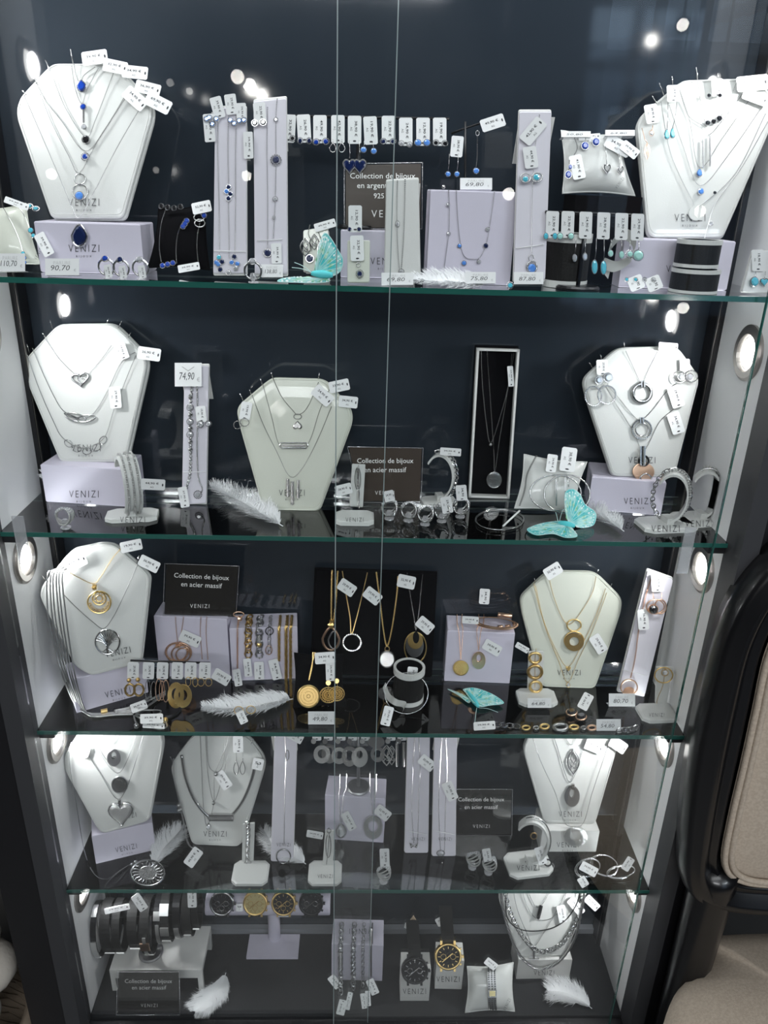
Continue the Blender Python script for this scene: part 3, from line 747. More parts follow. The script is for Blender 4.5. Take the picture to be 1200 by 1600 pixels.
        for i in range(14): mb.octa(T @ Vector((a*.5*math.sin(i*2.3), -b*.1-b*.5*(i/14), .3)), T.col[0].length*a*.16)
    elif kind == 'butterflylet':
        for s_ in (-1, 1): mb.prism(T, [(0, 0), (s_*a, b), (s_*a*.8, 0), (s_*a*.7, -b*.8), (0, -b*.3)][::s_], 0, .8)
    o = part(name, mb, m_, parent, shade=(kind in ('ring', 'thickring', 'openheart', 'opendrop')))
    if st.v: part('stone', st, stone or 'gem_clear', o, shade=False)
    return o
def necklace(label, fr, pts, pend=(), tag=None, m_='silver', style='fine', r=.0008, group=None, extra=None, off=.0015, name='necklace', cat='necklace', n=6):
    t = thing(name, label, cat, fr.at(*pts[len(pts)//2]), group)
    chain(t, fr, pts, m_, style, r, off, n=n)
    for p in pend:
        kw = dict(p[1]) if len(p) > 1 else {}
        a = p[0]; kw.setdefault('m_', m_); kw.setdefault('off', off+.0006); piece(t, kw.pop('fr', fr), *a, **kw)
    if extra: 
        for e in extra: chain(t, fr, e, m_, style, r, off+.0004, name='chain')
    if tag: 
        for g in (tag if isinstance(tag, list) else [tag]): price_tag(fr, g[0], g[1], g[2], g[3], t, *(g[4:6] if len(g) > 4 else ()), off=off+.0028, string=g[6] if len(g) > 6 else None)
    return t
def earrings(label, fr, card, kind, drops, group=None, m_='silver', stone=None, bar=None):
    """a pair on its price card; card (cx, cy, ang, text, w, h); drops: list of (kind,x,y,a,b,hook_x,hook_y)"""
    t = thing('earring_pair', label, 'earrings', fr.at(card[0], card[1]), group)
    price_tag(fr, *card[:4], t, *(card[4:6] if len(card) > 4 else ()), off=.002, name='earring_card')
    for d in drops:
        k, x, y, a, b = d[:5]; q = piece(t, fr, k, x, y, a, b, m_=m_, stone=stone, off=.0042, name='earring')
        if len(d) > 5: part('hook', MB().tube([fr.at(d[5], d[6], .003), fr.at((x+d[5])/2+.6, (y+d[6])/2, .0045), fr.at(x, y-b, .0042)], .0004, 4), m_, q)
    return t
def feather(label, pts, halfw, z=None, fr=None, fluff=.25, n=150, seed=1, off=.004, taper=.5, group='loose white feathers', rise=.012):
    """quill through photo points lying on level z; fine curved barbs splay both sides and lift off the glass"""
    random.seed(seed); f = fr or flat(z); q = smooth([f.at(x, y, off) for x, y in pts], 10)
    t = thing('feather', label, 'feather', q[0]-f.n*off, group); m1 = f.m(*pts[0])
    part('quill', MB().tube(q, .0007, 5, taper=lambda a: 1-.85*a), 'feather', t)
    mb = MB(); L = len(q)-1; N = f.n; n = int(n*2.6); ph = [random.uniform(0, 6) for _ in range(4)]
    for i in range(n):
        u = .10+.90*i/n; k = u*L; a = int(min(k, L-1)); p = q[a].lerp(q[a+1], k-a); d = (q[min(a+1, L)]-q[a]).normalized(); sd = d.cross(N).normalized()
        env = max(0, min(1, (u-.06)*4))**.8*(1-max(0, u-.72)/.36)
        for s_ in (-1, 1):
            cl = math.sin(u*23+ph[0]+s_)*.5+math.sin(u*61+ph[1]*s_)*.5
            ln = halfw*1.35*m1*env*(1+cl*.22*fluff-fluff*.6*random.random()); lean = .75+.35*u+cl*fluff*.35+random.uniform(-1, 1)*fluff*.5
            d1 = (sd*s_+d*lean*.6).normalized(); d2 = (sd*s_*.8+d*(lean+.5)).normalized(); lift = N*rise*random.random()*(.15+fluff)
            c1 = p+d1*ln*.45+lift*.5; c2 = c1+d2*ln*.35+lift*.3; c3 = c2+(d2+d*random.uniform(-.8, .8)*fluff+N*random.uniform(-.2, .5)*fluff).normalized()*ln*.3; wv = d*(.0007-.0003*fluff)
            mb.add([p-wv, p+wv, c1+wv, c1-wv, c2-wv*.7, c2+wv*.7, c3], [(0, 1, 2, 3), (3, 2, 5, 4), (4, 5, 6)])
            if fluff > .3 and i % 2:
                for b0 in (c1, c2):
                    b1 = b0+(d2+Vector((random.uniform(-1, 1), random.uniform(-1, 1), random.uniform(-.2, 1)))*.9).normalized()*ln*.32
                    mb.add([b0-wv*.5, b0+wv*.5, b1], [(0, 1, 2)])
    for v in mb.v:
        if z is not None and v.z < z+.0006: v.z = z+.0006
    part('vane', mb, 'feather', t); return t
def sign(label, quad, base, z, lines, word, group=None, m_='sign_black', tilt=4, y=None):
    """black card in a clear acrylic holder"""
    f = F(*base, z, tilt) if y is None else FY(base[0], y, z, tilt)
    t = thing('brand_sign', label, 'sign', f.o, group)
    P = [f.at(*p) for p in quad]; part('card', slab_mesh(P, f.n, .001, .0003), m_, t, shade=False)
    c = sum(P, Vector())/4; Q = [p+(p-c)*.035+f.n*.0022 for p in P]
    part('acrylic_cover', slab_mesh(Q, f.n, .0015, .0004), 'acrylic', t, shade=False)
    bq = sorted(Q, key=lambda p: p.z)[:2]; bz = [Vector((p.x, p.y, z+.001)) for p in bq]
    part('acrylic_foot', MB().add([bz[0], bz[1], bz[1]+Vector((0, .022, 0)), bz[0]+Vector((0, .022, 0))]+[v+Vector((0, 0, .0015)) for v in (bz[0], bz[1], bz[1]+Vector((0, .022, 0)), bz[0]+Vector((0, .022, 0)))],
         [(3, 2, 1, 0), (4, 5, 6, 7), (0, 1, 5, 4), (1, 2, 6, 5), (2, 3, 7, 6), (3, 0, 4, 7)]), 'acrylic', t)
    part('whitish_edge', MB().tube([p for p in Q], .0005, 4, True), 'acrylic_white', t)  # whitish tube draws the pale edge of the clear cover
    mb = MB()
    for s_, x, y_, w_, ang in lines:
        lettering(mb, f.T(x, y_, ang, .0006), s_, 0, 0, w=w_, offset=.004)
    lettering(mb, f.T(word[0], word[1], word[3] if len(word) > 3 else 0, .0006), 'VENIZI', 0, 0, w=word[2], h=word[2]*.2, offset=-.004, space=1.35)
    part('lettering', mb, 'sign_text', t); f.t = t; return f
def octplate(A, w_, d_, h, rot=0):
    """octagonal base plate, centre A"""
    c = .28; o = [(-w_/2+w_*c*.5, -d_/2), (w_/2-w_*c*.5, -d_/2), (w_/2, -d_/2+d_*c*.6), (w_/2, d_/2-d_*c*.6), (w_/2-w_*c*.5, d_/2), (-w_/2+w_*c*.5, d_/2), (-w_/2, d_/2-d_*c*.6), (-w_/2, -d_/2+d_*c*.6)]
    M = Matrix.Translation(A) @ Matrix.Rotation(R(rot), 4, 'Z'); return MB().prism(M, o, 0, h, .2)
def cuff_stand(label, base, z, wpx, hpx, rot=0, curl=1, m_='bust_white', group='white bracelet stands', lean=0, cw=.017, depth=.042, word=True, brot=-45):
    """octagonal foot with an upright curled band for bracelets; returns stand frame info"""
    c = onz(*base, z); f = Fr(c, 0); m1 = f.m(*base); W = wpx*m1
    t = thing('bracelet_stand', label, 'bracelet stand', c, group)
    part('foot', octplate(c, W, min(depth, .05), .006, rot), m_, t, shade=False)
    ztop = f.at(base[0], base[1]-hpx).z; H = ztop-z
    d = Vector((math.cos(R(brot)), math.sin(R(brot)), 0)); e = Vector((-d.y, d.x, 0))
    # C-shaped band in the vertical plane of d, wide along e
    r_ = H*.45; cz = z+H-r_; mid = c+Vector((0, 0, cz-z)); vs = []; fs = []; n_ = 22
    for i in range(n_+1):
        a = R(-78+i*225/n_) if curl > 0 else R(250-i*255/n_)
        for rr in (1.0, .90):
            for s_ in (-.5, .5): vs.append(mid+d*math.cos(a)*r_*rr*.62+Vector((0, 0, math.sin(a)*r_*rr))+e*cw*s_)
    for i in range(n_):
        b0, b1 = i*4, i*4+4; fs += [(b0, b0+1, b1+1, b1), (b0+3, b0+2, b1+2, b1+3), (b0+2, b0, b1, b1+2), (b0+1, b0+3, b1+3, b1+1)]
    fs += [(0, 2, 3, 1), (n_*4+1, n_*4+3, n_*4+2, n_*4)]
    mb = MB().add(vs, fs); mb.sm = False; part('curled_band', mb, m_, t)
    a_ = MB(); p0 = c+Vector((0, 0, .005)); p1 = mid+Vector((0, 0, -r_*.9)); Tm = Matrix.Translation(p0) @ Matrix.Rotation(R(rot), 4, 'Z')
    a_.prism(Tm, [(-.004, -cw*.5), (.006, -cw*.5), (.006, cw*.5), (-.004, cw*.5)], 0, max((p1-p0).z+.003, .004), 0); part('stem', a_, m_, t)
    if word:
        fz = Fr(c+Vector((0, 0, .0062)), n=(0, 0, 1)); fx = base[0]; wordmark(fz, fx, base[1]+4, wpx*.5, parent=t, sub=False, off=.0003)
    return dict(t=t, c=c, mid=mid, r=r_, d=d, e=e, H=H, f=f, cw=cw)
def upright(label, quad, base, z, foot_w, foot_c, tilt=8, m_='bust_white', group='white bracelet stands', word=None, rot=0, depth=.04):
    """octagonal foot with a small leaning plaque"""
    c = onz(*foot_c, z); f0 = Fr(c, 0); t = thing('bracelet_stand', label, 'bracelet stand', c, group)
    part('foot', octplate(c, foot_w*f0.m(*foot_c), depth, .006, rot), m_, t, shade=False)
    f = F(*base, z+.005, tilt); P = [f.at(*p) for p in rounded(quad, 1.5, 2)]
    part('plaque', slab_mesh(P, f.n, .003, .0006, .0004), m_, t, shade=False)
    if word: wordmark(Fr(c+Vector((0, 0, .0062)), n=(0, 0, 1)), *word, parent=t, sub=False, off=.0003)
    f.t = t; return f.off(.0006)
def oval_bangle(label, S, m_='silver', style='cord', r=.0012, yoff=0, group=None, tag=None, stone=None, k=1.08, name='bracelet', cat='bracelet'):
    """bracelet looped round the curled band of stand S"""
    pts = []; o = S['e']*yoff
    for i in range(37):
        a = R(-100+i*215/36); pts.append(S['mid']+o+S['d']*math.cos(a)*S['r']*.62*k+Vector((0, 0, math.sin(a)*S['r']*k)))
    t = thing(name, label, cat, S['mid']-Vector((0, 0, S['r'])), group)
    chain(t, None, None, m_, style, r, world=pts, name='band')
    return t
def ring_on_stand(label, cx, cy, r_, z, stone='gem_clear', m_='silver', rows=1, tag=None, group='rings on clear stands', y=None, glabel=None, rose=False):
    """finger ring standing upright on a small clear foot; (cx, cy) photo centre of the ring"""
    by = cy+r_*1.45
    f = F(cx, by, z, 0) if y is None else FY(cx, y, z, 0)
    if y is not None:
        v = f.o-CAM; by = 800-FPX*v.dot(UP)/v.dot(FW); cy = by-r_*1.45
    s = thing('ring_stand', (glabel or label.replace('ring', 'ring stand', 1)), 'ring stand', f.o, 'clear ring stands')
    m1 = f.m(cx, by); R_ = r_*m1; c = f.o
    part('foot', MB().lathe(c, [(0, 0), (R_*.62, 0), (R_*.62, R_*.13), (R_*.2, R_*.2), (R_*.18, R_*.42), (0, R_*.42)], 18), 'acrylic_white', s)
    part('clip', MB().lathe(c+Vector((0, 0, R_*.43)), [(0, 0), (R_*.35, 0), (R_*.42, R_*.35), (R_*.3, R_*.7), (0, R_*.72)], 14), 'acrylic_white', s)
    zc = f.at(cx, cy).z; C0 = Vector((c.x, c.y, zc))
    t = thing('finger_ring', label, 'ring', C0-Vector((0, 0, R_)), group)
    for q in range(rows):
        o = (q-(rows-1)/2); M = Matrix.Translation(C0+Vector((0, o*.0025, 0))) @ Matrix.Rotation(R(90+o*14), 4, 'X') @ Matrix.Rotation(R(o*16), 4, 'Y') @ Matrix.Scale(m1, 4)
        mb = MB().ring(M, r_, r_, r_*(.11 if rows > 1 else .13), 30)
        sh = part('band', mb, m_, t); g = MB()
        for i in range(9): a = R(30+i*15); g.octa(M @ Vector((r_*1.06*math.cos(a), r_*1.06*math.sin(a), 0)), R_*.15)
        part('stones', g, stone if rows == 1 else 'gem_clear', sh)
    if rows == 1:
        Tm = Matrix.Translation(C0+Vector((0, -.001, R_*1.06))) @ Matrix.Rotation(R(50), 4, 'X') @ Matrix.Scale(m1, 4); q = part('setting', MB().ring(Tm, r_*.4, r_*.4, r_*.09, 14), m_, t); part('stone', MB().gem(Tm, r_*.38, r_*.38, r_*.3), stone, q, shade=False)
    if tag: price_tag(f, cx+tag[0], cy+tag[1], tag[2], tag[3], t, *(tag[4:6] if len(tag) > 4 else (20, 13)), off=.004)
    return t
def butterfly(label, body, wings, z, ant=(), fr=None, group='turquoise butterfly ornaments'):
    """body (x0,y0,x1,y1) lying on level z; wings = list of (outline px, tilt, root px, yaw)"""
    f = fr or flat(z); a, b = f.at(body[0], body[1], .005), f.at(body[2], body[3], .005)
    t = thing('butterfly_ornament', label, 'butterfly', (a+b)/2-f.n*.005, group)
    part('body', MB().tube([a.lerp(b, k/8) for k in range(9)], .0030, 8, taper=lambda u: .35+1.1*math.sin(math.pi*min(1, .12+.8*u))), 'butterfly_body', t)
    for w_ in wings:
        out, pl, root = w_
        P = [pl.at(*p) for p in out]; P = [Vector((p.x, p.y, max(p.z, z+.0015))) for p in P]; Q = smooth(P, 5, True); n_ = pl.n; Rr = pl.at(*root); c = sum(Q, Vector())/len(Q)
        k = len(Q); vs = [q+n_*.0004 for q in Q]+[q-n_*.0004 for q in Q]; vs += [c+n_*.0005, c-n_*.0005]
        fs = [(i, (i+1) % k, 2*k) for i in range(k)]+[(k+(i+1) % k, k+i, 2*k+1) for i in range(k)]+[(i, k+i, k+(i+1) % k, (i+1) % k) for i in range(k)]
        W_ = part('wing', MB().add(vs, fs), 'wing', t)
        mb = MB()
        for i in range(0, k, 3): e = Rr+(Q[i]-Rr)*.93; mb.tube([Rr+n_*.0008, Rr.lerp(e, .5)+n_*.0009, e+n_*.0008], .00032, 4)
        mb.tube([c+(q-c)*.98 for q in Q], .0006, 4, True); part('veins', mb, 'wing_vein', W_)
        mb = MB()
        for i in range(1, k, 2):
            e = Rr+(Q[i]-Rr)*.90+n_*.0009; u = (Q[i]-Rr).normalized(); s_ = n_.cross(u); mb.add([e-s_*.0009, e+u*.0016, e+s_*.0009, e-u*.0016], [(0, 1, 2, 3)])
            if i % 4 == 1: e = Rr+(Q[i]-Rr)*.8+n_*.0009; mb.add([e-s_*.0012, e+u*.002, e+s_*.0012, e-u*.002], [(0, 1, 2, 3)])
        part('spots', mb, 'wing_dot', W_)
        mb = MB()
        for i in range(2, k, 4): e = Rr+(Q[i]-Rr)*.62+n_*.0009; u = (Q[i]-Rr).normalized(); s_ = n_.cross(u); mb.add([e-s_*.0018-u*.004, e+u*.004, e+s_*.0018-u*.002, e-u*.006], [(0, 3, 2, 1)])
        part('green_patches', mb, 'wing_green', W_)
    for x0, y0, x1, y1 in ant: part('antenna', MB().tube(smooth([f.at(x0, y0, .007), f.at((x0+x1)/2, (y0+y1)/2-2, .012), f.at(x1, y1, .014)], 4), .00035, 4), 'wing_vein', t)
    return t
def watch(label, fr, cx, cy, r_, case='silver', dial='dial_black', strap=None, strap_m='leather_black', group=None, hands='silver', tag=None, sub=3, off=.004):
    """wristwatch seen face on: case, bezel, dial, markers, hands, crown, lugs, strap"""
    T = fr.T(cx, cy, 0, off); t = thing('wristwatch', label, 'watch', fr.at(cx, cy), group); U = T.col[0].length
    part('case', MB().disc(T, r_, r_, r_*.42, 36, z0=-r_*.3), case, t, shade=False)
    part('bezel', MB().ring(T @ Matrix.Translation((0, 0, r_*.14)), r_*.92, r_*.92, r_*.09, 36), case, t)
    d = part('dial', MB().disc(T, r_*.85, r_*.85, .02*r_, 36, z0=r_*.13), dial, t, shade=False)
    mb = MB()
    for i in range(12): a = i*math.pi/6; T2 = T @ Matrix.Rotation(a, 4, 'Z'); mb.box(T2, r_*.05, r_*.16, .02*r_, y=r_*.68, z=r_*.16)
    part('hour_markers', mb, hands, d)
    for x, y in [(-.36, .0), (.36, 0), (0, -.36)][:sub]: part('subdial', MB().ring(T @ Matrix.Translation((x*r_, y*r_, r_*.16)), r_*.2, r_*.2, r_*.022, 16, 4), hands, d)
    for a, l in ((-50, .42), (130 if sub else 20, .6)):
        T2 = T @ Matrix.Rotation(R(a), 4, 'Z'); part('hand', MB().box(T2, r_*.06, r_*l, r_*.02, y=r_*l/2, z=r_*.19), hands, d)
    part('crystal', MB().disc(T, r_*.86, r_*.86, r_*.03, 36, z0=r_*.22), 'acrylic', t, shade=False)
    part('crown', MB().box(T, r_*.16, r_*.2, r_*.2, x=r_*1.08, z=-.05*r_), case, t)
    if sub: 
        for s_ in (-1, 1): part('pusher', MB().box(T @ Matrix.Rotation(R(32*s_), 4, 'Z'), r_*.14, r_*.14, r_*.14, x=r_*1.08), case, t)
    for sx in (-.5, .5):
        for sy in (-1, 1): part('lug', MB().box(T, r_*.16, r_*.34, r_*.2, x=sx*r_, y=sy*r_*.98, z=-r_*.2), case, t)
    if strap:
        for pts, wd in strap:
            Q = smooth([Vector(p) for p in pts] if not isinstance(pts[0][0], tuple) else pts, 4); mb = MB(); vs = []; fs = []
            side = fr.u*wd*U/2
            for i, q in enumerate(Q):
                tt = (Q[min(i+1, len(Q)-1)]-Q[max(i-1, 0)]).normalized(); nn = side.normalized().cross(tt).normalized()*.0011; vs += [q-side-nn, q+side-nn, q+side+nn, q-side+nn]
            for i in range(len(Q)-1): b0, b1 = 4*i, 4*i+4; fs += [(b0+j, b0+(j+1) % 4, b1+(j+1) % 4, b1+j) for j in range(4)]
            fs += [(3, 2, 1, 0), tuple(len(vs)-4+j for j in range(4))]
            s_ = part('strap', mb.add(vs, fs), strap_m, t)
    if tag: price_tag(fr, *tag[:4], t, *(tag[4:6] if len(tag) > 4 else (20, 13)), off=off+.004)
    return t
# ================================================================== top shelf
z = L1
G_TAG = 'earring cards hung on the top shelf bar'
b = box('lilac display box under the upper left bust', (64, 417), (226, 417), 346, .055, z, text=(131, 388, 48), y=.055)
f = bust('white necklace bust on a lilac box, upper left of the cabinet', [(26, 168), (33, 150), (76, 104), (86, 99), (172, 99), (184, 103), (230, 154), (237, 170), (236, 186), (192, 341), (80, 341), (27, 186)],
         (130, 342), b.top, 14, 0, word=(131, 316, 48), y=.075, pins=[(114, 99, -4, -22), (84, 124, -13, -30), (57, 128, -12, -26), (46, 155, -11, -14)])
necklace('fine silver necklace with small pear sapphire at the top of the upper left bust', f, [(116, 101), (119, 118), (126, 131), (131, 118), (150, 104)], [(('drop', 127, 134, 7, 9), dict(stone='gem_blue'))], (148, 90, 8, '39,90 €', 40, 22))
necklace('silver necklace with round blue stone above a sparkling bar, upper left bust', f, [(112, 104), (118, 140), (128, 162), (136, 140), (154, 106)], [(('gem', 130, 167, 4.5), dict(stone='gem_blue')), (('vbar', 131, 182, 1.4, 10),), (('drop', 131, 198, 4, 4), dict(stone='gem_clear'))], (180, 104, -12, '32,90 €', 38, 20))
necklace('silver necklace with one black crystal, upper left bust', f, [(84, 124), (103, 170), (134, 214), (150, 185), (178, 112)], [(('gem', 134, 218, 6), dict(stone='gem_black'))], (211, 113, -6, '34,90 €', 40, 20))
necklace('silver necklace with round sapphire below the black crystal', f, [(58, 130), (72, 158), (97, 190), (133, 236), (165, 200), (202, 138)], [(('halo', 133, 245, 7), dict(stone='gem_blue'))], (231, 138, -14, '36,90 €', 40, 19))
necklace('silver necklace with two hoops and a blue stone, upper left bust', f, [(56, 128), (80, 190), (108, 245), (124, 270), (150, 225), (198, 150)], [(('ring', 125, 280, 8.5), dict()), (('ring', 125, 300, 12), dict()), (('gem', 124, 306, 6.5), dict(stone='gem_light'))], (211, 154, -42, '34,90 €', 40, 22))
necklace('long silver necklace ending in a large faceted navy drop over the lilac box', f.off(.006), [(37, 147), (62, 205), (90, 270), (111, 320), (123, 340), (146, 302), (182, 232), (217, 172)], [(('drop', 124, 368, 12, 17), dict(stone='gem_navy', fr=b.off(.003)))], (247, 161, -27, '69,90 €', 42, 22), off=.003)
# left edge: cream pillow with bracelets
f = pillow('cream jewellery pillow cut by the left edge of the top shelf', [(-30, 326), (40, 318), (62, 412), (-38, 420)], (15, 418), z, 22, y=.05, m_='bust_cream', word=(60, 396, 22, 60), puff=.012)
t = necklace('pale blue crystal bracelet lying over the cream pillow at far left', f, [(6, 326), (20, 352), (30, 375), (38, 405)], [(('gem', 36, 396, 3), dict(stone='gem_aqua')), (('gem', 38, 403, 3), dict(stone='gem_light')), (('gem', 39, 410, 2.5), dict(stone='gem_light'))], name='bracelet', cat='bracelet', n=5)
t = necklace('silver bracelet with aqua stones and a slanted price tag at far left', f, [(20, 316), (34, 330), (44, 352), (50, 372)], [(('gem', 48, 360, 4), dict(stone='gem_aqua')), (('gem', 52, 368, 3), dict(stone='gem_aqua'))], (69, 382, -62, '39,90 €', 38, 17), name='bracelet', cat='bracelet')
t = thing('earring_pair', 'small aqua flower earrings lying on top of the cream pillow', 'earrings', f.at(50, 325))
for x, y in ((46, 322), (56, 326)): piece(t, f, 'halo', x, y, 6, 4, stone='gem_aqua', off=.004, name='earring')
price_tag(f, 26, 318, -20, '39,90 €', t, 40, 10, off=.006)
price_sign('handwritten 90,70 price card at the left of the top shelf', 97, 430, 53, 26, '90,70', z, y=.006)
price_sign('handwritten 110,70 price card cut by the left frame edge', 16, 424, 46, 28, '110,70', z, y=.008)
for x, y, s, lb, tg in ((168, 406, 13, 'leftmost blue stone ring of three on clear stands, top shelf', '26,90'), (191, 408, 13, 'middle navy stone ring of three on clear stands, top shelf', '29,90'), (221, 406, 13, 'rightmost plain crystal ring of three on clear stands, top shelf', '32,90')):
    ring_on_stand(lb, x, y, s*.92, z, 'gem_blue' if x < 180 else 'gem_navy' if x < 200 else 'gem_clear', y=.012 if x != 191 else .005, tag=(1, 6, -80, tg, 20, 11), glabel=lb.replace('ring', 'ring stand', 1).replace('blue stone ', 'clear ').replace('navy stone ', 'clear ').replace('plain crystal ', 'clear ').replace(' of three on clear stands', ' under the three rings'))
# black velvet pillow
f = pillow('black velvet pillow with blue stone bracelets on the top shelf', [(248, 326), (322, 318), (328, 422), (232, 418)], (280, 418), z, 25, y=.06, m_='velvet', puff=.010)
for i, (lb, pts, gm, sts, tg) in enumerate((
    ('slim silver bracelet with dark bow clasp at left of the velvet pillow', [(259, 327), (252, 350), (249, 385), (252, 410)], 'gem_black', [(252, 322), (262, 324), (272, 325), (282, 323)], None),
    ('silver bracelet with round sapphires at the middle of the velvet pillow', [(288, 342), (278, 365), (275, 390), (276, 412)], 'gem_blue', [(289, 350), (286, 354), (292, 345), (262, 413), (254, 415), (270, 411)], (295, 418, 10, '39,90 €', 34, 12)),
    ('silver double ring bracelet at the right of the velvet pillow', [(312, 348), (308, 370), (308, 395), (311, 418)], 'gem_blue', [(319, 337)], (315, 324, 12, '52,90 €', 30, 18)))):
    t = necklace(lb, f, pts, [(('gem', x, y, 4), dict(stone=gm)) for x, y in sts]+([(('ring', 311, 340, 8, 6), dict()), (('ring', 312, 349, 8, 6), dict())] if i == 2 else []), tg, name='bracelet', cat='bracelet')
# first tall slab
f = slab('tall pale ramp with three blue stone chains, left of the pair on the top shelf', [(336, 168), (384, 168), (385, 427), (333, 427)], (359, 427), z, 6, y=.03, ties=[(334, 392, 384, 393)])
necklace('silver bracelet with teal crystals at its foot, left on the first ramp', f, [(341, 176), (340, 240), (342, 310), (343, 398)], [(('gem', x, y, 3.6), dict(stone=g)) for x, y, g in ((342, 402, 'gem_aqua'), (347, 409, 'gem_navy'), (341, 413, 'gem_light'), (344, 421, 'gem_navy'), (338, 410, 'gem_light'))], name='bracelet', cat='bracelet')
necklace('silver chain with a cluster of four blue stones, middle of the first ramp', f, [(357, 178), (356, 230), (357, 290), (357, 330), (358, 405)], [(('gem', x, y, 3.8), dict(stone=g)) for x, y, g in ((357, 292, 'gem_navy'), (354, 299, 'gem_light'), (360, 303, 'gem_navy'), (357, 310, 'gem_navy'), (357, 426, 'gem_clear'))], name='bracelet', cat='bracelet')
necklace('sparkling silver bracelet with navy crystals at its foot, right on the first ramp', f, [(369, 178), (368, 240), (368, 310), (367, 398)], [(('gem', x, y, 3.6), dict(stone=g)) for x, y, g in ((366, 401, 'gem_navy'), (362, 410, 'gem_light'), (371, 412, 'gem_light'), (368, 419, 'gem_clear'))], (388, 227, -88, '39,90 €', 42, 15), name='bracelet', cat='bracelet')
for lb, cd_, xs in (('blue cluster earrings hung left over the first ramp', (340, 168, -75, '39,90 €', 34, 18), [(327, 184), (338, 186)]), ('blue cluster earrings hung at the centre of the first ramp', (361, 163, -82, '29,90 €', 32, 18), [(360, 188), (366, 193)]), ('blue cluster earrings hung right of the first ramp', (377, 176, -88, '34,90 €', 30, 15), [(374, 189), (381, 188)]), ('blue crystal earrings behind the left side of the first ramp', (327, 200, -85, '32,90 €', 44, 17), [(323, 186), (332, 194)])):
    earrings(lb, f.off(.002), cd_, 'c', [('halo', x, y, 5.4, 5.4) for x, y in xs], 'blue cluster earrings on the first ramp', stone='gem_light')
f = slab('second tall pale ramp with a navy oval bracelet on the top shelf', [(396, 158), (447, 153), (449, 428), (398, 428)], (423, 428), z, 6, y=.04, ties=[(402, 376, 441, 374)])
necklace('fine silver chain hanging left on the second ramp', f, [(418, 168), (417, 230), (418, 300), (418, 390)], [(('gem', 418, 395, 6), dict(stone='gem_navy'))], (432, 396, -88, '39,90 €', 32, 16), name='bracelet', cat='bracelet')
necklace('silver bracelet set with a large oval navy stone, right on the second ramp', f, [(433, 155), (431, 185), (431, 249), (430, 310), (427, 372)], [(('halo', 431, 187, 4), dict(stone='gem_clear')), (('halo', 431, 250, 9), dict(stone='gem_navy')), (('halo', 430, 311, 4.5), dict(stone='gem_clear')), (('halo', 428, 340, 3), dict(stone='gem_clear'))], name='bracelet', cat='bracelet')
earrings('dark round stud earrings clipped at the top of the second ramp', f.off(.002), (406, 177, -85, '22,90 €', 34, 19), 'c', [('gem', 398, 192, 5, 5), ('gem', 411, 191, 5, 5)], stone='gem_black')
ring_on_stand('pink and white crystal ring on a clear stand before the second ramp', 396, 414, 13, z, 'gem_clear', y=.006)
price_sign('handwritten 138,80 price card before the second ramp', 425, 433, 34, 20, '138,80', z, y=.012)
# the earring bar with ten cards
def earring_bar(label, x0, x1, y0, y1, fr, post, base, m_='black_metal', rb=.022):
    t = thing('earring_bar', label, 'earring stand', base)
    a, b_ = fr.at(x0, y0), fr.at(x1, y1); part('crossbar', MB().tube([a, b_], .0016, 8), m_, t)
    if post: part('post', MB().tube([fr.at(post, (y0+y1)/2), Vector((base.x, base.y, base.z+.002))], .0026, 10), m_, t)
    part('base', MB().lathe(base+Vector((0, 0, .0005)), [(0, .004), (rb*.9, .004), (rb, .002), (rb, 0), (0, 0)], 28), m_, t); return t
f = FY(566, .052, z, 0); bb = box('lilac box behind the acrylic sign at the centre of the top shelf', (532, 421), (640, 424), 359, .035, z, text=(602, 408, 46), y=.082)
base = FY(556, .11, bb.top).o
fb = Fr(base, 0); earring_bar('black earring bar with ten price cards across the top shelf', 438, 702, 181, 186, fb, 562, base)
cards = [('navy leaf studs on the leftmost card of the top bar', 451, 201, -3, '32,90 €', [('halo', 444, 218, 5, 5), ('halo', 457, 216, 5, 5)], 'gem_black'),
 ('square navy studs on the second card of the top bar', 475, 201, 3, '26,90 €', [('halo', 469, 220, 5, 6), ('halo', 483, 220, 5, 6)], 'gem_navy'),
 ('navy star studs on the third card of the top bar', 500, 202, 0, '49,90 €', [('halo', 494, 222, 6, 6), ('halo', 509, 221, 6, 6)], 'gem_blue'),
 ('open teardrop earrings on the fourth card of the top bar', 528, 202, 0, '42,90 €', [('opendrop', 520, 231, 5, 7, 520, 218), ('opendrop', 534, 231, 5, 7, 534, 218)], None),
 ('large navy heart drop earrings on the fifth card of the top bar', 554, 203, 0, '38,90 €', [('heartgem', 546, 260, 10, 11, 546, 219), ('heartgem', 562, 260, 10, 11, 561, 219)], 'gem_navy'),
 ('pale blue ball drop earrings on the sixth card of the top bar', 579, 204, 3, '19,90 €', [('gem', 568, 234, 4.5, 4.5, 569, 219), ('gem', 584, 236, 4.5, 4.5, 582, 222)], 'gem_light'),
 ('dark navy studs on the seventh card of the top bar', 607, 203, 0, '22,90 €', [('halo', 599, 221, 5.5, 5.5), ('halo', 614, 221, 5.5, 5.5)], 'gem_navy'),
 ('silver star studs on the eighth card of the top bar', 634, 206, 0, '24,90 €', [('halo', 627, 224, 5, 5), ('halo', 640, 226, 5, 5)], 'gem_clear'),
 ('bright blue studs on the ninth card of the top bar', 661, 206, 0, '12,90 €', [('gem', 653, 223, 5, 5), ('gem', 667, 223, 5, 5)], 'gem_light'),
 ('grey crystal studs on the rightmost card of the top bar', 687, 206, 0, '19,90 €', [('halo', 681, 223, 5.5, 5.5), ('halo', 695, 224, 5.5, 5.5)], 'gem_black')]
for lb, x, y, da, tx, dr, st in cards: earrings(lb, fb.off(.003), (x, y, -90+da, tx, 44, 21), 'c', dr, G_TAG, stone=st)
fh = FY(720, .12, z, 0)
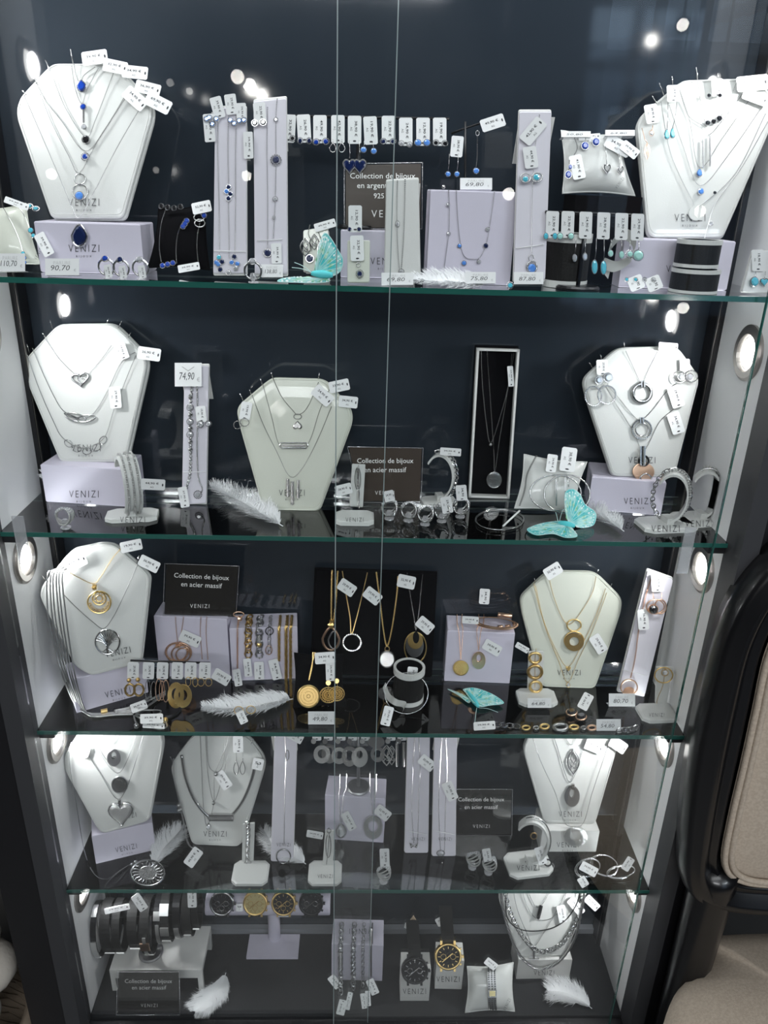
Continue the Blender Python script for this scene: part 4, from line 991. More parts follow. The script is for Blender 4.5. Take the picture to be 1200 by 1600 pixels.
t = thing('hanging_rail', 'thin black rod rail holding two loose earring tags on the top shelf', 'rail', FY(735, .12, z).o)
part('post', MB().tube([fh.at(727, 425), fh.at(727, 190)], .0015), 'black_metal', t); part('crossbar', MB().tube([fh.at(705, 209), fh.at(727, 200), fh.at(765, 188)], .0012), 'black_metal', t)
part('base', MB().lathe(Vector((fh.at(727, 425).x, .12, z+.0005)), [(0, .003), (.014, .003), (.015, 0), (0, 0)], 20), 'black_metal', t)
earrings('crystal line drop earrings with blue tips under a tag, right of the top bar', fh.off(.004), (714, 229, -95, '28,90 €', 33, 19), 'c', [('gem', 700, 272, 4, 4, 702, 240), ('gem', 714, 272, 4, 4, 716, 240)], stone='gem_light')
t = necklace('single crystal line drop with blue tip beside a tilted tag', fh.off(.005), [(746, 206), (746, 240), (744, 262)], [(('gem', 744, 267, 4.5), dict(stone='gem_light')), (('ring', 746, 208, 2.6, 4), dict())], (770, 192, 18, '49,90 €', 38, 20), r=.0009, name='crystal_drop', cat='earring')
sign('brown acrylic sign for silver 925 jewellery on the top shelf', [(540, 258), (658, 256), (657, 356), (540, 356)], (600, 357), bb.top, [('Collection de bijoux', 598, 276, 102, 0), ('en argent massif', 599, 291, 82, 0), ('925', 592, 306, 16, 0)], (608, 334, 55), 'brand signs', 'sign_brown', y=.10)
# small plaque with one pendant
f = slab('small cream plaque with a sapphire pendant, centre of the top shelf', [(543, 376), (578, 376), (577, 441), (543, 441)], (560, 441), z, 8, y=.012, m_='bust_cream', group='small plaques', foot=False)
necklace('oval sapphire halo pendant on the small cream plaque', f, [(560, 377), (561, 400), (562, 412)], [(('halo', 562, 428, 6.5, 7.5), dict(stone='gem_navy')), (('ring', 560, 414, 3, 3.5), dict())], (558, 388, -88, '32,90 €', 40, 21), name='pendant_necklace')
earrings('tiny navy studs on a card standing behind the cream plaque', FY(556, .04, z, 4), (555, 342, -90, '12,90 €', 42, 21), 'c', [('gem', 546, 358, 3, 3), ('gem', 561, 358, 3, 3)], stone='gem_navy')
# little grey stand with lace pendant behind the butterfly
f = slab('small grey ramp with a lace pendant behind the top butterfly', [(474, 360), (512, 354), (517, 424), (474, 424)], (494, 425), z, 10, y=.06, m_='bust_cream', group='small plaques')
necklace('silver lace leaf pendant on the small grey ramp', f, [(484, 352), (482, 366), (488, 380), (486, 394)], [(('leaf', 477, 386, 8, 14), dict()), (('leaf', 491, 378, 7, 12), dict()), (('gem', 484, 404, 6), dict(stone='gem_navy'))], (508, 352, 16, '49,90 €', 34, 13), name='pendant_necklace')
necklace('silver lace bracelet end hanging at right of the small grey ramp', f, [(498, 364), (503, 380), (501, 398)], [(('leaf', 501, 388, 5, 12), dict())], name='bracelet', cat='bracelet')
pl = FY(495, .012, z, 14); pl2 = flat(z+.004)
butterfly('turquoise butterfly ornament standing on the top shelf', (520, 430, 486, 427), [
    ([(493, 424), (496, 395), (503, 370), (509, 364), (517, 372), (529, 392), (536, 406), (531, 425), (512, 433)], FY(500, .014, z, 5, 12), (493, 426)),
    ([(500, 437), (512, 434), (514, 440), (490, 443), (462, 442), (434, 440), (442, 435), (466, 433)], FY(490, .006, z, 40), (506, 436))], z, [(486, 425, 460, 410), (487, 426, 456, 418)], fr=FY(500, .012, z+.004, 20))
# white acrylic panel, box with pendant necklace
f = slab('narrow white panel with a fine necklace at the centre of the top shelf', [(604, 282), (654, 279), (657, 427), (601, 430)], (629, 430), z, 5, y=.035, m_='bust_white')
necklace('fine silver necklace doubled on the narrow white panel', f, [(621, 283), (620, 330), (621, 380), (624, 422)], [(('halo', 621, 350, 4, 6), dict(stone='gem_clear')), (('halo', 627, 424, 5, 4), dict(stone='gem_clear'))])
necklace('sparkling silver bracelet beside the fine necklace on the white panel', f, [(633, 281), (632, 330), (630, 380), (627, 420)], (), r=.0009, name='bracelet', cat='bracelet')
price_sign('handwritten 69,80 price card at the foot of the white panel', 621, 445, 50, 19, '69,80', z, y=.012)
b = box('large lilac box with a charm necklace over its front, top shelf', (666, 431), (796, 434), 296, .05, z, y=.045, lid=.0)
f = b.off(.0006)
necklace('silver necklace with five tiny charms on the large lilac box', f, [(713, 297), (715, 340), (720, 385), (727, 402), (740, 405), (750, 402), (760, 380), (767, 340), (773, 297)], [(('gem', 718, 384, 3), dict(stone='gem_light')), (('gem', 725, 411, 3.5), dict(stone='gem_light')), (('gem', 748, 409, 3), dict(stone='gem_clear')), (('gem', 759, 384, 3.5), dict(stone='gem_navy')), (('gem', 762, 358, 3), dict(stone='gem_clear'))], group=None)
necklace('thin silver bracelet with bead clusters at the left of the large lilac box', f, [(701, 298), (702, 330), (701, 365), (697, 395), (694, 420)], [(('halo', 700, 320, 3.4), dict(stone='gem_clear')), (('halo', 701, 365, 3.4), dict(stone='gem_clear')), (('ball', 693, 292, 3), dict())], name='bracelet', cat='bracelet')
price_sign('handwritten 69,80 price card lying on top of the large lilac box', 744, 296, 50, 18, '69,80', b.top, y=.052)
price_sign('handwritten 75,80 price card before the large lilac box', 751, 443, 47, 18, '75,80', z, y=.012)
feather('long white feather lying before the large lilac box', [(770, 442), (740, 441), (700, 439), (640, 438)], 22, fr=FY(700, .02, z, 60), fluff=.6, n=130, seed=5, off=.002)
# third tall ramp
f = slab('tall pale ramp with a blue drop necklace right of the lilac box', [(812, 174), (862, 174), (852, 437), (803, 437)], (828, 437), z, 6, y=.02, ties=[(806, 388, 850, 382)])
necklace('silver box chain with a round aqua drop on the third tall ramp', f, [(843, 180), (836, 230), (832, 290), (831, 350), (831, 395)], [(('ring', 830, 403, 4, 5), dict()), (('gem', 831, 419, 6.5, 7), dict(stone='gem_light')), (('ring', 831, 417, 8, 9), dict())], (833, 205, 50, '42,90 €', 44, 22))
earrings('open circle earrings with blue drops under a tag on the third tall ramp', f.off(.003), (829, 246, -82, '44,90 €', 34, 21), 'c', [('ring', 821, 278, 8, 7), ('gem', 821, 280, 4.5, 4.5), ('ring', 839, 277, 8, 7), ('gem', 838, 277, 5, 5)], stone='gem_aqua')
price_sign('handwritten 87,80 price card at the foot of the third tall ramp', 826, 444, 46, 19, '87,80', z, y=.004)
t = thing('bead_ring', 'bright blue bead stud lying at the foot of the third tall ramp', 'earring', FY(797, .01, z).o); piece(t, FY(797, .01, z, 10), 'halo', 797, 446, 6, 6, stone='gem_aqua', off=.002, name='bead')
# white pillow on a black block
b = box('black velvet block carrying the white pillow, right of the top shelf', (880, 335), (985, 338), 306, .045, z, 'velvet', y=.085)
bz = z
f = Fr(Vector((b.t.location.x, .085, z)), 0)
b2z = f.at(930, 306).z
f = pillow('white puffed jewellery pillow with sapphire earrings, right of the top shelf', [(877, 204), (968, 210), (992, 306), (879, 302)], (932, 305), b2z, 16, y=.098, word=(968, 286, 20, 55), puff=.014)
bpy.data.objects.remove(b.t.children[0]); bpy.data.objects.remove(b.t)
single('black_block', MB().wbox((FY(884, .085, z).o.x, .085, z), (FY(984, .085, z).o.x, .14, b2z)), 'velvet', 'tall black block carrying the white pillow on the top shelf', 'display block')
for lb, cdt, dr, st in (('round royal blue stud earrings at the top of the white pillow', (921, 214, 5, '49,90 €', 34, 9), [('gem', 914, 228, 5.5, 6, 915, 216), ('gem', 931, 222, 5.5, 6, 930, 212)], 'gem_blue'),
    ('royal blue drops with a tag at the left of the white pillow', (902, 261, -78, '41,90 €', 38, 20), [('gem', 888, 273, 5, 6, 890, 250), ('gem', 891, 261, 3, 4)], 'gem_blue'),
    ('black heart drop earring under tags on the white pillow', (966, 228, -28, '34,90 €', 42, 22), [('heartgem', 948, 264, 6, 7, 946, 228), ('heartgem', 969, 266, 5, 6, 967, 240)], 'gem_black')):
    earrings(lb, f, cdt, 'c', dr, stone=st)
necklace('thin silver chain falling over the left side of the white pillow', f, [(896, 212), (902, 232), (890, 252)], (), (984, 234, -38, '39,90 €', 30, 17), name='bracelet', cat='bracelet')
for lb, x, y, tx in (('handwritten price card lying on the left of the white pillow', 900, 214, '50,80'), ('handwritten price card lying on the right of the white pillow', 969, 212, '64,80')): price_sign(lb, x, y, 46, 9, tx, z, fr=f.off(.004))
# black and white ribbon cuffs
def roll(label, cx, cy, rx, h, z_, bands, y=None, group='black and white ribbon rolls', word=None, hollow=True):
    """upright roll of black display ribbon with white borders"""
    f_ = F(cx, cy, z_) if y is None else FY(cx, y, z_); t_ = thing('ribbon_roll', label, 'bracelet roll', f_.o, group); m1 = f_.m(cx, cy); r_ = rx*m1; H_ = f_.at(cx, cy-h).z-f_.at(cx, cy).z; c_ = f_.o+Vector((0, r_*.6, 0))
    def wall(z0, z1, e): return MB().lathe(c_, [(r_*.86, z0), (r_+e, z0), (r_+e, z1), (r_*.86, z1), (r_*.86, z0)], 36)
    part('black_band', wall(H_*.14, H_*.84, 0), 'leather_black', t_, shade=False)
    part('white_border', wall(0.0005, H_*.14, .0006), 'bust_white', t_, shade=False); part('white_border', wall(H_*.84, H_, .0006), 'bust_white', t_, shade=False)
    if not hollow: pass
    part('black_lining', MB().lathe(c_, [(0, H_*.25), (r_*.85, H_*.25), (r_*.85, H_*.98)], 30), 'velvet', t_)
    return t_
t = roll('wide black and white ribbon roll behind the lower earring bar', 886, 430, 34, 86, z, 1, y=.035)
wordmark(FY(876, .034, z), 895, 389, 34, parent=t, sub=False, off=0)
roll('lower ribbon roll of the stack of two at right of the top shelf', 1090, 452, 36, 38, z, 1, y=.012)
zz = FY(1094, .012, z); zt = zz.at(1090, 420).z
roll('upper ribbon roll of the stack of two, holding a necklace', 1094, 424, 33, 44, zt+.0005, 1, y=.014)
# lower earring bar with six cards
base = FY(902, .026, z).o; fb = Fr(base, 0)
earring_bar('black earring bar with six aqua earring cards, right of the top shelf', 852, 1007, 331, 337, fb, 918, base, rb=.024)
G2 = 'earring cards hung on the lower bar of the top shelf'
for lb, x, y, tx, dr, st, m_ in [('aqua oval studs on the first card of the lower bar', 863, 351, '22,90 €', [('gem', 853, 369, 3.5, 5), ('gem', 867, 369, 3.5, 5)], 'gem_aqua', 'silver'),
 ('aqua heart studs on the second card of the lower bar', 887, 351, '22,90 €', [('gem', 875, 369, 4.5, 5), ('gem', 892, 369, 4.5, 5)], 'gem_mint', 'silver'),
 ('clear oval drop earrings on the third card of the lower bar', 915, 352, '24,90 €', [('gem', 898, 403, 3.5, 6, 900, 372), ('gem', 914, 401, 3.5, 6, 914, 372)], 'gem_clear', 'silver'),
 ('long bright aqua drop earrings on the fourth card of the lower bar', 943, 353, '38,90 €', [('gem', 929, 417, 4.5, 11, 932, 372), ('gem', 943, 418, 4.5, 11, 944, 372)], 'gem_aqua', 'silver'),
 ('small mint bead drop earrings on the fifth card of the lower bar', 971, 354, '22,90 €', [('gem', 954, 396, 4, 5, 955, 374), ('gem', 971, 398, 4, 6, 971, 374)], 'gem_mint', 'silver'),
 ('large mint disc drop earrings on the sixth card of the lower bar', 996, 355, '29,90 €', [('halo', 984, 397, 7, 7, 984, 376), ('gem', 997, 399, 8, 8, 998, 376)], 'gem_mint', 'silver')]:
    earrings(lb, fb.off(.003), (x, y, -92, tx, 42, 20), 'c', dr, G2, stone=st, m_=m_)
t = thing('ribbon_loop', 'white curled paper ribbon loop behind the sixth earring card', 'ribbon', FY(965, .05, z).o); f = FY(965, .05, z)
mb = MB(); Q = smooth([f.at(950, 436), f.at(940, 420, .004), f.at(960, 425, .01), f.at(985, 410, .012), f.at(988, 385, .004), f.at(970, 375, -.01), f.at(950, 395, -.01)], 6)
vs = []; 
for q in Q: vs += [q, q+Vector((.001, -.002, .012))]
part('loop', mb.add(vs, [(2*i, 2*i+1, 2*i+3, 2*i+2) for i in range(len(Q)-1)]), 'bust_white', t, shade=True)
for lb, x, tx in (('aqua stud earrings on a small card lying before the right box', 989, '19,90'), ('clear stud earrings on the rightmost small card lying before the box', 1017, '24,90')):
    f = FY(x, .012, z, 35); earrings(lb, f, (x+4, 447, -68, tx, 22, 24), 'c', [('halo', x-10, 437, 4, 4), ('halo', x+4, 437, 4, 4)], stone='gem_aqua' if x < 1000 else 'gem_clear')
# right bust
b = box('lilac box under the upper right bust', (966, 436), (1135, 441), 372, .055, z, text=(1064, 420, 46), y=.055)
f = bust('white necklace bust on a lilac box at the upper right, tagged with a bright label', [(998, 190), (1004, 178), (1058, 132), (1070, 125), (1178, 122), (1190, 128), (1215, 160), (1208, 192), (1130, 371), (1020, 371), (1012, 362), (996, 200)],
         (1075, 371), b.top, 14, 0, word=(1078, 340, 48), y=.075, pins=[(1038, 150, -8, -20), (1090, 126, -2, -21), (1030, 168, -11, -18), (1120, 128, 2, -14), (1051, 132, -1, -13)])
necklace('silver necklace with a row of three black crystals, upper right bust', f, [(1090, 127), (1096, 165), (1104, 192), (1128, 180), (1140, 155), (1152, 126)], [(('gem', 1106, 192, 4), dict(stone='gem_black')), (('gem', 1115, 190, 4), dict(stone='gem_black')), (('gem', 1124, 185, 4.5), dict(stone='gem_black'))], (1176, 130, 6, '33,90 €', 50, 24))
necklace('silver lariat with an inverted U crystal bar, upper right bust', f, [(1062, 140), (1075, 180), (1100, 198), (1109, 210), (1128, 190), (1165, 140)], [(('vbar', 1098, 240, 1.5, 22), dict()), (('vbar', 1109, 236, 1.5, 24), dict())], (1180, 152, -20, '39,90 €', 40, 18))
necklace('silver necklace with a small pale blue drop, upper right bust', f, [(1060, 135), (1078, 190), (1093, 262), (1130, 215), (1178, 145)], [(('drop', 1093, 270, 4.5, 6), dict(stone='gem_light'))])
necklace('silver necklace with a round pale blue bead below the drop, upper right bust', f, [(1046, 165), (1068, 230), (1094, 290), (1140, 240), (1190, 168)], [(('gem', 1095, 299, 4.5, 5), dict(stone='gem_light'))])
necklace('silver necklace with a bright round pearl disc on the upper right bust', f, [(1033, 160), (1048, 240), (1080, 310), (1092, 322), (1150, 270), (1196, 178)], [(('gem', 1117, 301, 2.5), dict(stone='gem_black')), (('disc', 1087, 334, 11, 11), dict(m_='bust_white'))])
necklace('long silver lariat falling from the upper right bust into the ribbon roll', f.off(.004), [(1200, 190), (1160, 260), (1120, 315), (1107, 350), (1098, 384), (1092, 398)], [(('halo', 1111, 349, 4), dict(stone='gem_clear')), (('ring', 1090, 398, 9, 5), dict(off=.004))])
earrings('small black stud earrings on a tag near the top of the upper right bust', f.off(.002), (1121, 137, -88, '22,90 €', 28, 18), 'c', [('gem', 1108, 149, 3, 3), ('gem', 1125, 149, 3, 3)], stone='gem_black')
earrings('long aqua crystal earrings under a tag at the left of the upper right bust', f.off(.002), (1052, 146, -88, '28,90 €', 26, 20), 'c', [('drop', 1042, 210, 4, 8, 1044, 160), ('drop', 1051, 208, 4, 8, 1058, 158)], stone='gem_aqua')
earrings('red leaf earring under a tag at the left shoulder of the upper right bust', f.off(.002), (1018, 178, -80, '38,90 €', 30, 20), 'c', [('leaf', 1011, 236, 4, 13, 1003, 200), ('halo', 1018, 208, 4, 5, 1020, 196)], stone='gem_clear', m_='rose_gold')
# far right card
f = FY(1185, .02, z, 4); t = slab('pale corner card with two aqua earrings at the far right of the top shelf', [(1178, 392), (1215, 392), (1218, 458), (1160, 456)], (1188, 458), z, 6, y=.015, m_='paper', foot=False, group='small plaques')
earrings('aqua drop and heart earrings on the far right corner card', t, (1184, 407, -88, '18,90 €', 34, 19), 'c', [('gem', 1179, 440, 6, 7, 1181, 424), ('heartgem', 1194, 441, 6, 6, 1196, 424)], stone='gem_aqua')
# ================================================================== second shelf
z = L2
b = box('lilac display box under the bust at the left of the second shelf', (72, 784), (200, 792), 726, .06, z, text=(131, 772, 46), lid=.0)
f = bust('white necklace bust with three crystal necklaces, left of the second shelf', [(38, 572), (42, 558), (85, 512), (96, 506), (172, 505), (184, 511), (224, 552), (229, 566), (228, 580), (196, 722), (94, 722), (37, 585)],
         (135, 722), b.top, 14, -3, word=(134, 700, 46), sub=True, pins=[(82, 514, -4, -14), (72, 528, -6, -8), (46, 552, -4, -14), (42, 560, -3, -11), (166, 506, 4, -8), (185, 512, 5, -10), (200, 528, 4, -8)])
necklace('silver necklace with intertwined crystal heart, left bust of the second shelf', f, [(69, 526), (92, 560), (116, 584), (127, 590), (140, 582), (158, 562), (174, 540)], [(('openheart', 126, 593, 13, 10), dict(ang=8)), (('openheart', 128, 595, 7, 6), dict(ang=-12))], (190, 549, -70, '19,90 €', 26, 18), r=.0009)
necklace('silver necklace with a curved navette crystal link, left bust of the second shelf', f, [(51, 545), (70, 590), (90, 630), (102, 644), (125, 655), (146, 646), (166, 615), (190, 566), (212, 550)], [(('ring', 118, 652, 16, 6), dict(ang=-14)), (('ring', 134, 654, 15, 5), dict(ang=8)), (('bar', 112, 650, 12, 1.6), dict(ang=-20))], (233, 553, -8, '26,90 €', 36, 20), r=.0009)
necklace('silver necklace with five scrolling crystal leaves over the lettering', f, [(43, 556), (62, 610), (84, 660), (98, 684), (128, 700), (162, 685), (178, 640), (198, 590), (212, 556)], [(('pavering', x, y, 7, 5), dict(ang=a)) for x, y, a in ((107, 693, -40), (120, 701, -15), (136, 705, 8), (151, 699, 25), (161, 688, 50))], (180, 621, -84, '29,90 €', 34, 18), r=.0009)
feather('white feather draped over the lilac box on the second shelf', [(182, 741), (150, 745), (110, 746), (66, 740)], 20, fr=Fr(b.o, n=(b.n+Vector((0, 0, .8)))), fluff=.45, n=110, seed=11, off=.004)
S = cuff_stand('white bracelet stand with triple crystal bangle at left of the second shelf', (207, 808), z, 78, 96, rot=8, depth=.036, cw=.022, brot=-60)
oval_bangle('triple row crystal bangle on the left bracelet stand', S, 'pave', 'ball', .0016, 0)
for k in (-.007, .007): chain([o for o in bpy.data.objects if o.get('label', '') == 'triple row crystal bangle on the left bracelet stand'][0], None, None, 'pave', 'ball', .0015, name='band', world=[S['mid']+S['e']*k+S['d']*math.cos(a)*S['r']*.67+Vector((0, 0, math.sin(a)*S['r']*1.08)) for a in [R(-100+i*6) for i in range(37)]])
price_tag(S['f'].off(.012), 239, 757, -3, '44,90 €', [o for o in bpy.data.objects if o.get('label', '') == 'triple row crystal bangle on the left bracelet stand'][0], 38, 17)
ring_on_stand('wide four row crystal ring at the left front of the second shelf', 103, 806, 13, z, rows=4, m_='pave')
f = slab('tall pale ramp with silver bead bracelets on the second shelf', [(288, 572), (326, 572), (322, 786), (284, 790)], (303, 789), z, 9, ties=[(285, 738, 322, 737)])
necklace('silver ball bracelet with crystal beads on the tall ramp of the second shelf', f, [(300, 604), (298, 630), (297, 660), (298, 700), (297, 740), (291, 764)], [(('halo', x, y, 6, 6), dict(stone='gem_clear')) for x, y in ((297, 637), (297, 659), (297, 679))]+[(('ball', x, y, 4), dict()) for x, y in ((298, 620), (298, 648), (298, 669), (298, 690), (298, 702))], style='ball', r=.0024, name='bracelet', cat='bracelet', tag=(287, 777, -80, '37,90 €', 32, 14))
necklace('fine silver necklace ending in a crystal ball on the tall ramp', f, [(308, 604), (309, 650), (308, 700), (310, 745), (316, 765), (309, 776)], [(('halo', 309, 773, 7, 7), dict(stone='gem_clear'))], style='ball', r=.0012)
earrings('crystal ball stud earrings on a card beside the bead bracelet', f.off(.003), (314, 647, -84, '19,90 €', 25, 16), 'c', [('halo', 313, 663, 6, 6), ('halo', 326, 662, 5.5, 5.5)], stone='gem_clear')
price_sign('handwritten 74,90 price card on top of the tall ramp with bead bracelets', 294, 604, 42, 37, '74,90', z, fr=f.off(.006), top='V')
feather('large fluffy white feather beside the tall ramp on the second shelf', [(442, 822), (415, 806), (380, 785), (332, 763)], 30, z, fluff=.75, n=200, seed=21, rise=.02)
f = bust('cream necklace bust standing directly on the second shelf', [(370, 644), (374, 632), (415, 597), (426, 590), (500, 592), (512, 598), (546, 638), (549, 652), (547, 665), (498, 798), (411, 796), (375, 668)],
         (454, 797), z, 14, 0, 'bust_cream', word=(456, 770, 40), pins=[(426, 591, -2, -9), (410, 602, -3, -10), (393, 618, -3, -9), (380, 627, -5, -12), (497, 594, 2, -11)])
necklace('silver necklace with a crystal kiss knot, cream bust of the second shelf', f, [(427, 592), (440, 620), (458, 642), (465, 648), (478, 640), (492, 612), (498, 596)], [(('pavering', 465, 651, 6, 4), dict()), (('heart', 465, 664, 7, 7), dict(ang=180, m_='silver'))], (504, 618, -42, '24,90 €', 34, 20), r=.0009)
necklace('silver necklace with an open horizontal crystal bar, cream bust', f, [(411, 602), (424, 650), (437, 696), (460, 698), (482, 692), (500, 640), (515, 608)], [(('openbar', 459, 696, 20, 4), dict()), (('bar', 459, 696, 19, 1.6), dict())], (530, 603, 12, '33,90 €', 32, 18), r=.0009)
necklace('silver necklace with three vertical crystal sticks over the lettering', f, [(394, 618), (412, 665), (432, 705), (452, 744), (470, 735), (495, 690), (518, 635)], [(('vbar', 450, 762, 2.4, 14), dict()), (('vbar', 457, 770, 2.6, 18), dict()), (('vbar', 466, 764, 2.2, 14), dict())], (544, 628, -6, '34,90 €', 30, 18), r=.0009)
earrings('small crystal hoop earrings tagged at the left shoulder of the cream bust', f.off(.002), (384, 642, -100, '19,90 €', 28, 17), 'c', [('pavering', 371, 664, 6, 6), ('pavering', 382, 660, 7, 6)], m_='silver')
sign('brown acrylic steel jewellery sign in the middle of the second shelf', [(545, 699), (659, 701), (656, 783), (564, 783)], (610, 785), z, [('Collection de bijoux', 602, 721, 88, 0), ('en acier massif', 602, 734, 66, 0)], (601, 770, 30), 'brand signs', 'sign_brown', tilt=6)
f = upright('white bracelet stand with a slim crystal bar bracelet, middle of the second shelf', [(550, 725), (571, 726), (567, 793), (546, 791)], (556, 792), z, 60, (554, 812), tilt=6, word=(554, 812, 28))
necklace('slim crystal bar bracelet on the middle white stand', f, [(560, 727), (561, 740), (558, 765), (559, 792)], [(('ring', 559, 748, 4.5, 18), dict()), (('vbar', 559, 748, 1.6, 16), dict()), (('vbar', 561, 780, 1, 14), dict())], (537, 765, 14, '38,90 €', 26, 17), name='bracelet', cat='bracelet')
GR = 'wide crystal rings in the row on the second shelf'
for i, (lb, x, y, tg) in enumerate((('first wide crossover ring from the left in the row of five, tag standing in it', 608, 793, (0, -18, 12, '24,90', 16, 17)), ('second wide crystal ring in the row of five', 638, 796, None), ('third and foremost wide crystal ring in the row of five', 664, 802, None),
        ('fourth wide crossover ring in the row of five with a tag behind', 690, 797, (8, -8, -80, '29,90', 26, 17)), ('fifth wide ring in the row of five with a tall tag', 719, 790, (2, -20, -85, '34,90', 24, 17)))):
    ring_on_stand(lb, x, y, 12, z, rows=4, tag=tg, group=GR, glabel='clear stand of the '+lb.split(' in the row')[0].replace(' from the left', ''))
S = cuff_stand('white bracelet stand behind the row of five rings on the second shelf', (685, 786), z, 54, 78, rot=10, cw=.014, depth=.03, brot=-20)
oval_bangle('slim silver chain bracelet on the stand behind the row of rings', S, 'silver', 'curb', .0016, .002, group=None)
o_ = [o for o in bpy.data.objects if o.get('label', '').startswith('slim silver chain bracelet on the stand behind')][0]
price_tag(S['f'].off(.015), 704, 706, -4, '39,90 €', o_, 33, 12)
# open black box standing on its side
f = slab('tall open black jewellery case standing at the right centre of the second shelf', [(744, 543), (810, 545), (794, 776), (731, 774)], (762, 775), z, 5, m_='velvet', foot=False, group=None, name='jewellery_case', rad=1)
f0 = f.t
Pq = [f.at(*p) for p in ((744, 543), (810, 545), (794, 776), (731, 774))]
mb = MB()
for i in range(4):
    a, b_ = Pq[i], Pq[(i+1) % 4]; dr = (b_-a).normalized(); inw = ((sum(Pq, Vector())/4)-(a+b_)/2).normalized()*.003; dep = f.n*.010
    mb.add([a, b_, b_+inw, a+inw, a+dep, b_+dep, b_+inw+dep, a+inw+dep], [(3, 2, 1, 0), (4, 5, 6, 7), (0, 1, 5, 4), (1, 2, 6, 5), (2, 3, 7, 6), (3, 0, 4, 7)])
part('case_wall', mb, 'box_white', f0)
necklace('long silver chain with a round crystal medallion in the tall black case', f.off(.002), [(761, 547), (764, 590), (768, 650), (772, 710), (773, 738), (780, 690), (790, 630), (803, 552)], [(('pavedisc', 772, 750, 10, 11), dict()), (('ring', 772, 750, 11, 12), dict())], (798, 588, -86, '29,90 €', 32, 9), r=.0010)
necklace('shorter silver chain with one tiny bead in the tall black case', f.off(.002), [(752, 547), (754, 600), (760, 660), (767, 692), (782, 650), (795, 600), (800, 552)], [(('ball', 766, 694, 3), dict())], r=.0010)
# bangle lying on the glass, stick
G = flat(z)
t = thing('bangle', 'thin silver bangle lying flat on the glass of the second shelf', 'bangle', G.at(781, 811)); T = G.T(781, 811, 0, .0016); part('band', MB().ring(T, 38, 16, .7, 56), 'silver', t); part('band', MB().ring(G.T(781, 812, 0, .0036), 37, 15.5, .6, 56), 'silver', t)
t = thing('silver_stick', 'short white stick pin leaning on the flat bangle', 'pin', G.at(786, 822)); part('shaft', MB().tube([G.at(786, 822, .001), G.at(812, 798, .012)], .0012, 8), 'paper', t)
f = pillow('white puffed pillow with large hoop earrings on the second shelf', [(819, 710), (917, 722), (896, 802), (804, 794)], (850, 801), z, 25, 0, word=(874, 795, 14, 10), puff=.012)
earrings('large silver hoop earrings with sticks hanging on the white pillow', f.off(.003), (888, 718, -98, '38,90 €', 38, 24), 'c', [('ring', 868, 770, 40, 28, 872, 745), ('ring', 886, 772, 36, 30, 890, 750), ('vbar', 869, 770, 1.2, 20, 872, 744), ('vbar', 883, 766, 1.2, 20, 885, 740)])
necklace('silver mesh chain down the left edge of the white pillow', f, [(838, 712), (824, 740), (820, 765), (812, 790)], (), (862, 724, -98, '24,90 €', 28, 16), style='mesh', r=.0011, name='bracelet', cat='bracelet')
butterfly('turquoise butterfly ornament with raised wing on the second shelf', (898, 822, 872, 816), [
    ([(886, 808), (882, 785), (884, 768), (895, 764), (906, 772), (914, 788), (930, 800), (931, 812), (925, 822), (904, 826)], F(900, 826, z, 30, 10), (888, 818)),
    ([(886, 818), (876, 814), (850, 817), (828, 824), (824, 829), (838, 836), (864, 834), (884, 840), (902, 838), (896, 828)], flat(z+.003), (884, 822))], z, [(872, 816, 868, 800), (874, 815, 880, 796)])
feather('small fluffy white feather beside the butterfly on the second shelf', [(975, 830), (958, 818), (938, 806), (930, 795)], 18, z, fluff=.75, n=90, seed=31, rise=.018)
b = box('lilac box under the bust at the right of the second shelf', (918, 796), (1032, 806), 744, .062, z, text=(996, 783, 42))
f = bust('white necklace bust with round ring pendants, right of the second shelf', [(912, 600), (915, 588), (958, 549), (970, 543), (1052, 541), (1063, 547), (1090, 585), (1092, 598), (1088, 612), (1054, 746), (957, 744), (918, 625)],
         (1004, 746), b.top, 14, 2, word=(1003, 719, 42), sub=False, pins=[(976, 545, -1, -10), (1028, 542, 3, -8), (940, 562, -2, -8), (926, 575, -5, -8)])
necklace('silver necklace with a thick polished ring pendant, right bust of the second shelf', f, [(978, 549), (990, 575), (1003, 600), (1012, 580), (1028, 548)], [(('thickring', 1003, 614, 17), dict()), (('pavering', 1003, 614, 12), dict()), (('vbar', 1004, 600, 3, 5), dict())], (1044, 542, -4, '34,90 €', 30, 13), r=.0009)
necklace('silver necklace with a crystal paved double ring, right bust of the second shelf', f, [(938, 590), (965, 620), (990, 650), (1002, 656), (1020, 640), (1045, 608), (1072, 590)], [(('pavering', 1003, 671, 15), dict()), (('ring', 1003, 671, 10), dict()), (('vbar', 1002, 657, 3, 5), dict())], (1056, 620, -72, '29,90 €', 34, 20), r=.0009)
necklace('silver necklace with rose gold disc, black ring and crystal bar', f, [(944, 600), (965, 635), (990, 675), (1000, 698), (1010, 700), (1030, 660), (1052, 640)], [(('disc', 1005, 737, 17, 14), dict(m_='rose_gold')), (('vbar', 1003, 712, 4, 15), dict(off=.005)), (('thickring', 1006, 720, 9, 9), dict(m_='black_metal', off=.004)), (('opendrop', 1009, 746, 9, 6), dict(off=.004))], (1056, 661, -72, '34,90 €', 34, 20), r=.0009)
earrings('large crystal ring drop earrings at the left shoulder of the right bust', f.off(.002), (941, 574, -88, '29,90 €', 24, 18), 'c', [('pavering', 927, 619, 13, 15, 936, 592), ('pavering', 948, 617, 14, 14, 950, 590), ('gem', 936, 594, 6, 6), ('gem', 950, 590, 7, 7)], stone='gem_clear')
